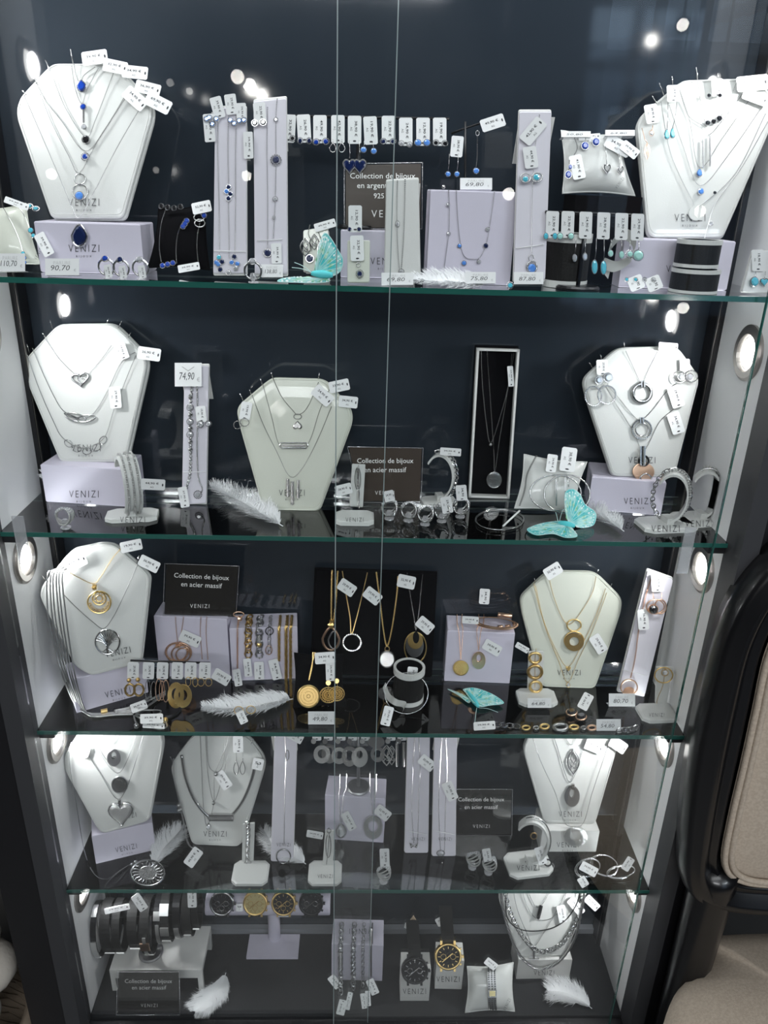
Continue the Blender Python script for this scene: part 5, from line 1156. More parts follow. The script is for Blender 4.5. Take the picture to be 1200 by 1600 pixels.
earrings('open circle crystal earrings at the right shoulder of the right bust', f.off(.002), (1070, 571, -88, '26,90 €', 20, 16), 'c', [('pavering', 1062, 589, 10, 9), ('pavering', 1080, 588, 10, 9), ('gem', 1064, 589, 5, 5), ('gem', 1078, 589, 5, 5)], stone='gem_clear')
S = cuff_stand('white bracelet stand with crystal link bracelet, left of the two at lower right', (1040, 822), z, 88, 84, rot=8, cw=.017, depth=.045, brot=-22)
oval_bangle('crystal tennis bracelet on the left of the two right bracelet stands', S, 'pave', 'ball', .0018, .002)
chain([o for o in bpy.data.objects if o.get('label', '').startswith('crystal tennis bracelet on the left')][0], None, None, 'silver', 'curb', .0014, name='band', world=[S['mid']+S['e']*.007+S['d']*math.cos(a)*S['r']*.67+Vector((0, 0, math.sin(a)*S['r']*1.06)) for a in [i*math.pi/18 for i in range(-24, 14)]])
S = cuff_stand('white bracelet stand with a thick bangle, rightmost on the second shelf', (1092, 814), z, 84, 80, rot=8, cw=.016, depth=.045, brot=-15)
oval_bangle('crystal edged silver bangle on the rightmost bracelet stand', S, 'pave', 'ball', .0016, .003, k=1.12)
chain([o for o in bpy.data.objects if o.get('label', '').startswith('crystal edged silver bangle')][0], None, None, 'silver', 'cord', .0012, name='band', world=[S['mid']-S['e']*.004+S['d']*math.cos(a)*S['r']*.72+Vector((0, 0, math.sin(a)*S['r']*1.1)) for a in [R(-100+i*6) for i in range(37)]])
# ================================================================== third shelf
z = L3
b = box('lilac box under the bust at the left of the third shelf', (120, 1114), (232, 1082), 1060, .045, z, text=(184, 1082, 40, 12), lid=0)
f = bust('white necklace bust with gold medallion and tree pendant, left of the third shelf', [(62, 930), (66, 915), (104, 868), (116, 858), (160, 849), (180, 852), (224, 890), (234, 902), (233, 916), (220, 1036), (142, 1056), (118, 1042), (68, 945)],
         (145, 1056), b.top, 12, 10, word=(184, 1019, 40, 12), pins=[(188, 856, 2, -8), (214, 880, 3, -12), (70, 905, -5, -6)])
necklace('gold necklace with a fringed crescent medallion, left bust of the third shelf', f, [(104, 892), (122, 902), (146, 912), (158, 900), (176, 872), (190, 856)], [(('crescent', 155, 941, 18, 17), dict()), (('bar', 148, 917, 3, 4), dict())], [(205, 853, 12, '19,90 €', 34, 17), (118, 879, 26, '49,90 €', 36, 20)], m_='gold', r=.0010)
necklace('steel necklace with a round tree of life pendant, left bust of the third shelf', f, [(98, 928), (120, 950), (145, 972), (162, 982), (178, 962), (196, 925), (216, 880)], [(('tree', 168, 1003, 19, 19), dict())], (233, 881, -26, '26,90 €', 33, 18), r=.0010)
# the long grey multi-strand necklace
t = thing('cord_necklace', 'long many-stranded grey mesh necklace draped down the left bust to the shelf', 'necklace', f.at(96, 1000))
G = flat(z)
for i, dx in enumerate((-14, -9, -5, 0, 4, 9)):
    W = [f.at(96+dx*.9, 884+abs(dx)*.5, .008), f.at(88+dx, 900, .012), f.at(92+dx*1.2, 960, .014), f.at(102+dx, 1020, .016), f.at(112+dx*.8, 1064, .018)]
    W += [G.at(126+dx*.6, 1100+i*1.2, .010), G.at(142+dx*.3, 1114+i*1.0, .004), G.at(180, 1113+i*.8, .003), G.at(208, 1110+i*1.2, .003)]
    part('strand', MB().tube(smooth(W, 8), .0011, 6), 'silver_soft', t)
for i, (x, y) in enumerate(((236, 1088), (258, 1084), (270, 1074), (250, 1110), (228, 1104))):
    part('strand', MB().tube(smooth([G.at(178, 1110+i, .003), G.at(205, 1104+i*2, .005), G.at(x, y, .006), G.at(x-10, y+8, .004), G.at(212, 1116, .003)], 6), .0011, 6), 'silver_soft', t)
T = Fr(G.at(163, 1112), 0, -70).T(163, 1112, 0, .001); part('gold_clasp', MB().tube([G.at(158, 1113, .004), G.at(168, 1111, .004)], .0042, 12), 'gold', t, shade=False)
for x, y, a, w_ in ((217, 1104, 20, 26),): price_tag(G.off(.007), x, y, a, '39,90 €', t, w_, 14)
t = thing('cord_bracelet', 'grey mesh bracelet with gold bead and two tags at the shelf front', 'bracelet', G.at(235, 1130))
part('strand', MB().tube(smooth([G.at(213, 1131, .003), G.at(210, 1118, .004), G.at(225, 1126, .003), G.at(245, 1138, .003), G.at(260, 1136, .003), G.at(258, 1126, .004)], 8), .0013, 6), 'silver_soft', t)
part('gold_bead', MB().ball(G.at(258, 1125, .004), .0042), 'gold', t); part('steel_bead', MB().ball(G.at(213, 1134, .004), .0040), 'silver', t)
price_tag(G.off(.008), 237, 1123, 2, '39,90 €', t, 36, 15); price_tag(G.off(.004), 240, 1134, -6, '39,90 €', t, 34, 10)
# black sign on lilac box
b = box('lilac box with gold chains behind the earring bar, left of the third shelf', (250, 1056), (360, 1062), 962, .04, z)
sign('black acrylic steel jewellery sign standing on a lilac box, third shelf', [(260, 881), (372, 885), (367, 964), (257, 960)], (312, 962), b.top, [('Collection de bijoux', 315, 902, 86, -3), ('en acier massif', 315, 914, 64, -3)], (312, 947, 30, -1), 'brand signs')
f = b.off(.0006)
necklace('rose gold necklace with nested crescent rings on the lilac box of the third shelf', f, [(274, 964), (276, 990), (279, 1010), (283, 990), (287, 964)], [(('ring', 279, 1020, 20, 16), dict()), (('ring', 283, 1022, 15, 13), dict()), (('ring', 286, 1023, 11, 10), dict()), (('pavering', 276, 1019, 17, 14), dict(m_='rose_gold')), (('bar', 279, 1007, 3, 4), dict())], (297, 998, -24, '39,90 €', 33, 18), m_='rose_gold', r=.0009)
for x, lb in ((314, 'thin rose gold chain, left of the two plain ones on the lilac box'), (323, 'thin rose gold chain, right of the two plain ones on the lilac box')):
    necklace(lb, f, [(x, 964), (x-1, 990), (x+2, 1030)], (), m_='rose_gold', r=.0009, name='chain_necklace')
# earring bar with six cards
base = onz(262, 1110, z)
fb = Fr(base, 0); earring_bar('black earring bar with six hoop earring cards, third shelf', 204, 328, 1032, 1036, fb, 262, base, rb=.020)
G3 = 'earring cards on the third shelf bar'
t = thing('price_tag', 'slanted price tag standing right of the hoop earring bar', 'price tag', fb.at(346, 1058)); price_tag(fb, 346, 1058, -30, '29,90 €', t, 28, 18, name='tag_card')
for lb, x, tx, dr, m_ in [('black and gold double ring drops on the first hoop card', 208, '29,90 €', [('thickring', 203, 1078, 9, 11, 203, 1062), ('thickring', 217, 1078, 9, 11, 216, 1062), ('ball', 202, 1062, 3.5, 3.5), ('ball', 216, 1061, 3.5, 3.5)], 'gold_dark'),
   ('slim silver hoops on the second hoop card', 232, '24,90 €', [('ring', 231, 1078, 4, 15), ('ring', 240, 1080, 4, 15)], 'silver'),
   ('two tone rose hoops on the third hoop card', 254, '34,90 €', [('ring', 248, 1078, 5, 17), ('ring', 259, 1080, 5, 17), ('ring', 253, 1079, 4, 15)], 'rose_gold'),
   ('large gold teardrop lace earrings on the fourth hoop card', 277, '39,90 €', [('annulus', 275, 1086, 13, 20), ('annulus', 286, 1087, 14, 18)], 'gold'),
   ('small gold crystal hoops on the fifth hoop card', 298, '24,90 €', [('ring', 294, 1065, 4, 7), ('ring', 305, 1066, 4, 7)], 'gold'),
   ('small gold and silver studded hoops on the sixth hoop card', 320, '19,90 €', [('pavering', 314, 1066, 5, 6), ('pavering', 326, 1066, 5, 6)], 'gold')]:
    earrings(lb, fb.off(.003), (x, 1048, -92, tx, 26, 18), 'c', dr, G3, m_=m_)
# lilac box with bracelets over the edge
b = box('lilac box with chain bracelets hanging over its front, third shelf', (363, 1064), (466, 1060), 982, .04, z)
f = b.off(.0012); tp = Fr((0, 0, b.top), n=(0, 0, 1))
def over(label, x, y1, m_, style, r, tag=None, beads=(), y0=None, name='bracelet', **kw):
    W = [tp.at(x+2, 962, .002), tp.at(x+1, 975, .002), f.at(x, 984, .002), f.at(x, (984+y1)/2, .0015), f.at(x, y1, .0015)]
    t = thing(name, label, 'bracelet', f.at(x, y1), 'bracelets over the lilac box of the third shelf'); chain(t, None, None, m_, style, r, world=smooth(W, 6), name='links')
    for k, bx, by, a, c, mm in beads: piece(t, f, k, bx, by, a, c, m_=mm, off=.003, name='bead')
    if tag: price_tag(f, *tag[:4], t, *tag[4:6], off=.005)
over('rose gold snake bracelet, leftmost over the lilac box', 371, 1045, 'rose_gold', 'mesh', .0011, (371, 1059, -80, '24,90', 26, 12), [('ring', 373, 960, 8, 4, 'rose_gold'), ('ball', 375, 966, 4, 4, 'rose_gold')])
over('two tone gold and steel link bracelet, second from the left over the box', 388, 1030, 'gold_dark', 'curb', .0026, (387, 1043, -84, '34,90', 28, 12), [('ring', 388, 985, 5, 8, 'silver'), ('ring', 388, 1008, 5, 7, 'rose_gold'), ('ring', 387, 998, 4, 7, 'gold'), ('ring', 388, 1024, 4, 7, 'silver')])
over('dark steel bracelet with gold bead, third over the box', 405, 1034, 'steel_dark', 'curb', .0026, (405, 1048, -88, '36,90', 28, 15), [('vbar', 405, 998, 3, 7, 'silver'), ('ring', 405, 1014, 4, 7, 'silver'), ('ball', 405, 1006, 4, 4, 'gold')])
over('fine chain bracelet with one black ring, fourth over the box', 421, 1024, 'silver_soft', 'link', .0012, (430, 1046, -76, '34,90', 32, 15), [('ring', 421, 986, 6, 6, 'black_metal'), ('ring', 420, 1016, 5, 7, 'rose_gold')])
over('gold rope chain, first of the three gold ropes on the right of the box', 436, 1034, 'gold', 'rope', .0020, None)
over('gold rope chain, second of the three gold ropes on the right of the box', 447, 1072, 'gold', 'rope', .0022, None)
over('gold rope chain, third and rightmost of the three gold ropes', 454, 1076, 'gold', 'rope', .0022, None, [('ring', 444, 1076, 14, 3, 'gold')])
feather('long fluffy white feather with gold studs lying at the front of the third shelf', [(458, 1092), (430, 1096), (385, 1105), (318, 1108)], 26, z, fluff=.7, n=220, seed=41, rise=.016)
t = thing('earring_pair', 'gold crystal half hoops with a tag lying on the long feather', 'earrings', G.at(380, 1110)); price_tag(G.off(.012), 378, 1121, -65, '32,90', t, 20, 13)
for x, y in ((373, 1110), (392, 1109)): piece(t, G, 'pavering', x, y, 7, 6, m_='gold', off=.013, name='earring')
# black velvet pillow with gold discs
f = pillow('black velvet pillow with gold pierced discs on the third shelf', [(460, 1020), (536, 1022), (540, 1104), (458, 1106)], (500, 1104), z, 28, m_='velvet', puff=.010)
necklace('gold necklace with a large pierced disc on the black velvet pillow', f, [(489, 1020), (488, 1040), (483, 1062), (485, 1050), (492, 1020)], [(('filigree', 482, 1088, 17, 17), dict()), (('disc', 482, 1088, 16, 16), dict(m_='gold_dark', off=.0012))], (508, 1028, 4, '34,90 €', 32, 18), m_='gold', r=.0011)
earrings('gold pierced disc drop earrings on the black velvet pillow', f, (516, 1049, -88, '24,90 €', 30, 14), 'c', [('filigree', 513, 1086, 13, 12, 513, 1068), ('filigree', 526, 1084, 12, 11, 527, 1066), ('disc', 513, 1067, 4, 4), ('disc', 526, 1064, 4, 4)], m_='gold')
price_sign('handwritten 49,80 price card at the front of the third shelf', 502, 1132, 41, 20, '49,80', z)
# black velvet board
f = slab('wide black velvet board with five gold and silver necklaces, centre of the third shelf', [(494, 891), (681, 897), (672, 1065), (487, 1052)], (560, 1057), z, 8, m_='velvet', foot=True, group=None, name='necklace_board', rad=1)
necklace('gold necklace with a black and bronze teardrop, leftmost on the velvet board', f, [(519, 891), (518, 930), (518, 970), (519, 978), (523, 960), (526, 925), (528, 892)], [(('opendrop', 517, 998, 13, 18), dict(m_='rose_gold')), (('opendrop', 522, 1000, 9, 14), dict(m_='steel_dark')), (('bar', 518, 974, 3, 6), dict())], None, m_='gold', style='rope', r=.0013)
necklace('gold chain with an open silver crystal circle on the velvet board', f, [(535, 893), (541, 930), (547, 965), (549, 991), (556, 970), (566, 930), (574, 895)], [(('pavering', 550, 1004, 14, 13), dict(m_='silver'))], (542, 918, -34, '29,90 €', 28, 19), m_='gold', r=.0010)
necklace('gold chain with a small crystal disc, third on the velvet board', f, [(588, 894), (594, 940), (600, 990), (605, 1009), (612, 985), (620, 930), (622, 900)], [(('pavedisc', 605, 1030, 12, 13), dict(m_='silver')), (('ring', 605, 1014, 3.5, 4), dict())], (582, 931, -38, '29,90 €', 28, 19), m_='gold', style='rope', r=.0011)
necklace('silver chain with nested gold and silver ovals, rightmost on the velvet board', f, [(636, 896), (641, 930), (647, 965), (650, 984), (654, 960), (658, 920), (660, 898)], [(('ring', 649, 1012, 17, 24), dict(m_='gold')), (('disc', 648, 1008, 14, 19), dict(m_='silver_soft', off=.002)), (('disc', 649, 1001, 12, 13), dict(m_='gold', off=.004)), (('disc', 650, 996, 5, 9), dict(m_='black_metal', off=.0055))], [(664, 977, -40, '29,90 €', 27, 19), (635, 909, -12, '32,90 €', 28, 20)], m_='silver', r=.0010)
# ribbon roll with bangle and tag
t = roll('black and white ribbon roll with a thin bangle around it, third shelf', 638, 1100, 24, 50, z, 1)
wordmark(F(638, 1102, z).off(.003), 641, 1092, 30, parent=t, sub=False)
t = thing('bangle', 'thin silver bangle leaning around the ribbon roll of the third shelf', 'bangle', G.at(635, 1115)); ff = F(636, 1116, z, 35); part('band', MB().ring(ff.T(635, 1083, 0, .004), 34, 32, .7, 50), 'silver', t); price_tag(ff, 605, 1119, -104, '39,90 €', t, 30, 15)
t = thing('finger_ring', 'gold ring with a tag lying inside the ribbon roll', 'ring', F(634, 1098, z).at(634, 1066)); ff = F(634, 1104, z, 30); piece(t, ff, 'ring', 634, 1065, 9, 6, m_='gold', off=.001, name='band'); price_tag(ff, 644, 1054, -96, '34,90 €', t, 24, 16)
t = thing('paper_ribbon', 'crumpled white printed ribbon at the left foot of the ribbon roll', 'ribbon', G.at(612, 1100)); mb = MB(); Q = smooth([G.at(598, 1075, .02), G.at(604, 1092, .008), G.at(616, 1102, .014), G.at(630, 1106, .004), G.at(626, 1118, .004)], 6); vs = []
for q in Q: vs += [q, q+Vector((.004, -.001, .011))]
part('loop', mb.add(vs, [(2*i, 2*i+1, 2*i+3, 2*i+2) for i in range(len(Q)-1)]), 'bust_white', t, shade=True)
# lilac box with two medallions and leather bracelet
b = box('lilac box with two round pendants and a leather bracelet on top, third shelf', (694, 1064), (796, 1068), 985, .045, z)
f = b.off(.0012); tp = Fr((0, 0, b.top), n=(0, 0, 1))
for lb, x, y, k, a, c, x0 in (('rose gold necklace with a crystal medallion, left front of the right lilac box', 720, 1044, 'pavedisc', 11.5, 11, 718), ('rose gold necklace with an oval open pendant, right front of the right lilac box', 748, 1032, 'teardisc', 10, 13, 752)):
    t = thing('necklace', lb, 'necklace', f.at(x, y))
    for dx in (-4, 4): chain(t, None, None, 'rose_gold', 'fine', .0009, world=smooth([tp.at(x0+dx, 960, .001), tp.at(x0+dx*.9, 974, .001), f.at(x+dx*.8, 987, .0015), f.at(x, y-c-3, .0015)], 6))
    piece(t, f, k, x, y, a, c, m_='gold' if x < 730 else 'rose_gold', off=.002)
    if x > 730: price_tag(f, 769, 1012, -30, '24,90 €', t, 29, 17)
    else: price_tag(f, 735, 969, -4, '29,90 €', t, 26, 11, off=.008)
t = thing('leather_bracelet', 'brown multi-cord leather bracelet coiled on the right lilac box', 'bracelet', tp.at(774, 965))
for i in range(6): part('cord', MB().ring(tp.T(774+i % 3, 974-i*.3, -6, .003+i*.0026), 34-i*.6, 9-i*.3, .9, 40), 'leather_brown' if i % 2 else 'rose_gold', t)
part('clasp', MB().tube([tp.at(778, 960, .018), tp.at(800, 963, .018)], .0036, 10), 'rose_gold', t)
for x, y in ((778, 980), (790, 979), (802, 977)): part('bead', MB().tube([tp.at(x, y, .009), tp.at(x+7, y-1, .009)], .0026, 8), 'rose_gold', t)
price_tag(Fr(tp.at(757, 966), 10), 757, 932, -94, '34,90', t, 24, 16, off=.002)
butterfly('turquoise butterfly ornament lying on the third shelf', (748, 1104, 729, 1080), [
    ([(737, 1094), (728, 1082), (724, 1077), (742, 1075), (768, 1084), (786, 1096), (784, 1100), (766, 1102), (750, 1104)], flat(z+.006), (738, 1096)),
    ([(734, 1092), (720, 1084), (704, 1078), (700, 1077), (716, 1086), (732, 1098)], flat(z+.004), (734, 1094))], z, [(748, 1106, 778, 1113), (745, 1106, 742, 1128)])
t = cuff_stand('white bracelet stand with three gold ringed links, third shelf', (836, 1092), z, 64, 20, rot=0, cw=.012, depth=.045, word=False) if False else None
f = upright('white bracelet stand with gold ringed links, right of centre on the third shelf', [(826, 1018), (850, 1018), (848, 1078), (824, 1078)], (836, 1079), z, 60, (838, 1092), tilt=6)
necklace('bracelet of three gold edged open discs on the white stand', f, [(838, 1014), (836, 1030), (836, 1050), (836, 1074)], [(('thickring', 836, 1028, 11, 9.5), dict(m_='gold')), (('thickring', 836, 1050, 13, 12), dict(m_='gold_dark', off=.004)), (('thickring', 837, 1073, 11, 10), dict(m_='gold', off=.005))], (816, 1012, -30, '39,90', 22, 9), m_='gold', name='bracelet', cat='bracelet')
price_sign('handwritten 64,80 price card on the foot of the gold ringed bracelet stand', 843, 1106, 37, 15, '64,80', z+.006)
f = bust('cream necklace bust with gold necklaces, right of the third shelf', [(813, 940), (816, 930), (846, 902), (858, 893), (924, 894), (936, 900), (968, 932), (972, 942), (970, 958), (930, 1076), (846, 1073), (816, 960)],
         (888, 1075), z, 14, 0, 'bust_cream', word=(889, 1051, 36), pins=[(836, 912, -1, -8), (855, 897, -3, -8), (931, 900, 4, -10), (953, 920, 3, -8)])
necklace('gold necklace with a ring above a dark gold disc, cream bust of the third shelf', f, [(858, 904), (866, 935), (880, 968), (893, 974), (912, 950), (926, 925), (931, 902)], [(('ring', 897, 977, 11, 9), dict()), (('annulus', 897, 1003, 15, 14), dict(m_='gold_dark')), (('ring', 897, 1001, 15, 14), dict())], (864, 892, 32, '32,90 €', 28, 19), m_='gold', r=.0009)
necklace('gold necklace with a tiny gold heart, cream bust of the third shelf', f, [(834, 912), (846, 960), (866, 1010), (887, 1042), (908, 1010), (930, 965), (946, 920)], [(('heart', 888, 1045, 4, 4), dict())], (935, 1006, -58, '29,90 €', 30, 18), m_='gold', r=.0009)
necklace('gold necklace with a tiny drop hanging below the lettering, cream bust', f, [(837, 916), (852, 980), (872, 1030), (887, 1066), (904, 1030), (928, 980), (948, 926)], [(('drop', 888, 1070, 3, 4), dict(stone='gem_clear'))], m_='gold', r=.0009)
f = slab('leaning pale ramp with a rose gold circle necklace, right of the third shelf', [(1012, 892), (1052, 906), (1006, 1092), (966, 1080)], (986, 1088), z, 8, 0, foot=False, ties=[(972, 1046, 1012, 1056)])
necklace('rose gold necklace ending in a crystal circle on the leaning ramp', f, [(1017, 905), (1008, 935), (998, 985), (992, 1030), (985, 1060)], [(('ring', 983, 1074, 13, 12), dict()), (('pavedisc', 983, 1080, 8, 6), dict())], (1005, 968, -86, '36,90 €', 32, 17), m_='rose_gold', style='mesh', r=.0010)
earrings('rose gold double circle earrings under a tag on the leaning ramp', f.off(.003), (1027, 911, -88, '26,90 €', 27, 19), 'c', [('ring', 1024, 948, 14, 11, 1020, 926), ('gem', 1021, 952, 7, 7, 1020, 930), ('ring', 1032, 948, 9, 11, 1034, 926)], m_='rose_gold', stone='gem_black')
price_sign('handwritten 80,70 price card at the foot of the leaning ramp', 972, 1104, 41, 20, '80,70', z)
f = upright('white bracelet stand with a gold circle bracelet, rightmost on the third shelf', [(1026, 1042), (1052, 1042), (1042, 1100), (1024, 1099)], (1033, 1100), z, 66, (1030, 1116), tilt=6, word=(1026, 1117, 24), rot=3)
necklace('gold open circle bracelet with a round crystal on the rightmost stand', f, [(1040, 1042), (1036, 1070), (1028, 1090), (1026, 1100)], [(('ring', 1037, 1055, 14, 12), dict(m_='gold')), (('halo', 1039, 1051, 6, 6), dict(stone='gem_clear', m_='gold', off=.004))], m_='gold', name='bracelet', cat='bracelet')
# bracelet lying along the front, studs, sign
t = thing('bracelet', 'long mixed gold and steel chain bracelet lying along the front of the third shelf', 'bracelet', G.at(860, 1135))
chain(t, G, [(772, 1132), (800, 1134), (815, 1136)], 'silver', 'link', .0018, .003); chain(t, G, [(965, 1141), (985, 1140), (998, 1135)], 'silver', 'curb', .0018, .003)
for x, y, a, c, mm in ((822, 1137, 7, 4, 'gold'), (838, 1137, 5, 3, 'silver'), (851, 1135, 8, 4.5, 'gold'), (876, 1136, 13, 6, 'silver_soft'), (897, 1136, 8, 4, 'gold'), (912, 1137, 5, 3, 'silver'), (925, 1137, 8, 4.5, 'rose_gold')): piece(t, G, 'thickring', x, y, a, c, m_=mm, off=.0028, name='link')
price_tag(G.off(.004), 757, 1134, 4, '39,90 €', t, 34, 13)
t = thing('earring_pair', 'rose gold disc stud earrings with a tag lying on the third shelf', 'earrings', G.at(905, 1118)); price_tag(G.off(.008), 915, 1096, 62, '24,90 €', t, 26, 17)
for x, y in ((893, 1113), (908, 1120)): piece(t, G, 'gem', x, y, 8, 5, m_='rose_gold', stone='gem_black', off=.006, name='earring')
price_sign('handwritten 54,80 price card at the front right of the third shelf', 951, 1142, 38, 18, '54,80', z)
# ================================================================== fourth shelf
z = L4; G = flat(z)
b = box('lilac box under the bust at the left of the fourth shelf', (150, 1350), (243, 1328), 1305, .045, z, text=(197, 1325, 34, 12))
f = bust('white necklace bust with crystal heart pendant, left of the fourth shelf', [(98, 1190), (102, 1178), (132, 1132), (144, 1122), (196, 1118), (228, 1124), (252, 1148), (255, 1160), (254, 1172), (233, 1283), (160, 1303), (150, 1292), (102, 1205)],
         (160, 1303), b.top, 10, 10, word=(197, 1276, 32, 12), sub=False, pins=[(118, 1142, -7, -12), (106, 1172, -5, -8)])
necklace('silver necklace with an oval openwork disc, left bust of the fourth shelf', f, [(148, 1128), (158, 1146), (172, 1162), (180, 1150), (193, 1124)], [(('teardisc', 178, 1184, 10, 13), dict(m_='steel_dark')), (('pavedisc', 178, 1189, 7, 7), dict())], (124, 1172, -18, '29,90 €', 32, 17), r=.0009)
necklace('silver necklace with a round crystal coin, left bust of the fourth shelf', f, [(134, 1140), (155, 1175), (182, 1208), (200, 1185), (218, 1130)], [(('pavedisc', 187, 1226, 11, 12), dict()), (('ring', 187, 1226, 12, 13), dict(m_='steel_dark'))], r=.0009)
necklace('silver necklace with a large crystal heart, left bust of the fourth shelf', f, [(138, 1180), (160, 1215), (182, 1248), (196, 1235), (212, 1190), (226, 1140)], [(('heart', 189, 1271, 18, 17), dict(m_='pave', ang=5)), (('openheart', 189, 1271, 18, 17), dict(ang=5)), (('bar', 187, 1253, 2, 4), dict())], r=.0009)
t = thing('long_necklace', 'long silver chain necklace with a sunburst medallion trailing off the left bust onto the shelf', 'necklace', G.at(228, 1362))
W = [f.at(108, 1174, .006), f.at(110, 1205, .008), f.at(118, 1250, .012)]+[G.at(x, y, h) for x, y, h in ((132, 1330, .01), (148, 1366, .002), (168, 1373, .002), (188, 1360, .002), (208, 1348, .002), (186, 1362, .003), (164, 1384, .002), (178, 1383, .002), (205, 1352, .002), (212, 1346, .004))]
chain(t, None, None, 'silver', 'fine', .0010, world=smooth(W, 6)); ff = F(232, 1386, z, 55)
piece(t, ff, 'sunburst', 231, 1364, 26, 20, m_='silver', off=.004)
for x, y in ((206, 1351), (212, 1347)): part('bead', MB().ball(G.at(x, y, .005), .003), 'silver', t)
feather('fluffy white feather behind the sunburst medallion, fourth shelf', [(238, 1358), (250, 1334), (262, 1318), (284, 1296)], 26, z, fluff=.75, n=150, seed=51, rise=.02)
f = bust('white necklace bust with mesh necklaces, second from left on the fourth shelf', [(267, 1200), (272, 1188), (296, 1156), (306, 1148), (380, 1150), (392, 1158), (410, 1182), (413, 1194), (411, 1206), (375, 1323), (300, 1320), (270, 1215)],
         (337, 1321), z, 12, 0, word=(336, 1303, 36), pins=[(270, 1190, -4, -8), (390, 1168, 6, -14), (313, 1148, -1, -10)])
necklace('flat silver mesh necklace with a row of crystal beads, second bust of the fourth shelf', f, [(284, 1180), (290, 1215), (304, 1250), (324, 1274), (340, 1279), (360, 1275), (380, 1250), (394, 1215), (400, 1185)], [(('bar', 346, 1276, 19, 5), dict()), (('thickring', 331, 1276, 4, 5), dict()), (('thickring', 345, 1277, 4, 5), dict(m_='steel_dark')), (('thickring', 358, 1278, 4, 5), dict())], style='cord', r=.0026)
necklace('fine silver Y necklace with tag, second bust of the fourth shelf', f, [(323, 1150), (326, 1195), (338, 1206), (348, 1195), (352, 1152)], [(('ball', 338, 1208, 4), dict())], (349, 1219, -56, '39,90 €', 29, 17), r=.0009)
necklace('long silver lariat with a star drop, second bust of the fourth shelf', f, [(313, 1150), (315, 1200), (318, 1262), (324, 1290), (334, 1255), (336, 1210), (352, 1170), (358, 1150)], [(('halo', 326, 1292, 4, 6), dict())], r=.0009)
necklace('silver chain with a pea sized drop crossing the second bust', f, [(321, 1150), (325, 1210), (334, 1252), (346, 1220), (356, 1180)], [(('ball', 334, 1254, 3), dict())], r=.0009)
earrings('twisted crystal figure of eight earrings on a tag, second bust of the fourth shelf', f.off(.002), (372, 1163, -88, '24,90 €', 26, 16), 'c', [('opendrop', 369, 1200, 4, 10, 369, 1176), ('opendrop', 379, 1200, 4, 10, 379, 1176)])
necklace('thick grey cord pair hanging down the left side of the second bust', f.off(.006), [(271, 1186), (272, 1215), (281, 1255), (288, 1290), (294, 1318), (306, 1328)], [(('ball', 280, 1257, 4), dict()), (('ball', 281, 1264, 4), dict())], (302, 1340, 54, '49,90 €', 30, 17), style='mesh', r=.0014, m_='silver_soft')
price_tag(f.off(.003), 403, 1194, -12, '53', f.t, 17, 18, hole=0)
f = slab('tall pale ramp with a ring pendant, third from left on the fourth shelf', [(429, 1150), (464, 1150), (458, 1348), (423, 1346)], (441, 1347), z, 8, word=(443, 1320, 22))
necklace('silver chain with an open ring and ball pendant on the tall ramp, fourth shelf', f, [(445, 1150), (447, 1185), (445, 1240), (444, 1320)], [(('ring', 443, 1338, 11, 11), dict()), (('ball', 441, 1362, 6), dict(off=.006)), (('thickring', 449, 1180, 3, 10), dict())], (461, 1151, -28, '34,90 €', 26, 14), r=.0010)
feather('white feather behind the tall ramp with the ring pendant', [(478, 1350), (462, 1340), (430, 1322), (412, 1296)], 22, z, fluff=.6, n=120, seed=61, rise=.014)
f = upright('white bracelet stand with a heart charm bracelet, left of centre on the fourth shelf', [(379, 1288), (398, 1286), (396, 1346), (378, 1346)], (387, 1347), z, 56, (392, 1366), tilt=5, depth=.045)
necklace('silver link bracelet with clover and heart charms on the white stand', f, [(387, 1284), (388, 1300), (387, 1325), (387, 1352)], [(('disc', 387, 1349, 6, 5), dict(m_='silver_soft')), (('openheart', 392, 1362, 4, 4), dict(off=.01))], style='curb', r=.0016, name='bracelet', cat='bracelet')
f = upright('white bracelet stand with an oblong crystal bracelet, centre left of the fourth shelf', [(508, 1298), (524, 1298), (520, 1352), (504, 1352)], (512, 1353), z, 52, (508, 1366), tilt=5, word=(508, 1369, 24), depth=.045)
necklace('slim bracelet with oblong open link on the centre left white stand', f, [(514, 1295), (514, 1310), (512, 1335), (510, 1352)], [(('ring', 513, 1322, 4, 18), dict()), (('ring', 514, 1298, 3, 4), dict())], (492, 1304, -10, '24,90 €', 26, 11), name='bracelet', cat='bracelet')
# lilac box with earring bar and two necklaces
b = box('lilac box with two grey teardrop pendants, centre of the fourth shelf', (508, 1311), (599, 1317), 1242, .045, z)
f = b.off(.0012); tp = Fr((0, 0, b.top), n=(0, 0, 1))
for lb, x, y, k, a, c, x0, tg, mm in (('silver necklace with a polished half disc teardrop, left front of the centre box', 533, 1298, 'drop', 8, 11, 536, (545, 1283, -62, '34,90 €', 30, 14), 'silver_soft'), ('silver necklace with a large crystal open teardrop, right front of the centre box', 583, 1292, 'annulus', 15, 18, 583, (598, 1270, -38, '32,90 €', 25, 17), 'pave')):
    t = thing('necklace', lb, 'necklace', f.at(x, y))
    for dx in (-5, 5): chain(t, None, None, 'silver', 'fine', .0010, world=smooth([tp.at(x0+dx, 1210, .001), tp.at(x0+dx, 1232, .001), f.at(x+dx*.7, 1244, .0015), f.at(x+dx*.2, y-c-2, .0015)], 6))
    piece(t, f, k, x, y, a, c, m_=mm, off=.002, stone='gem_clear'); price_tag(f, *tg[:4], t, *tg[4:])
base = tp.at(560, 1231); fb = Fr(base, 0)
earring_bar('dark earring bar with nine disc earring cards, standing on the centre box', 484, 666, 1132, 1134, fb, 560, base, 'steel_dark', rb=.019)
G4 = 'earring cards on the fourth shelf bar'
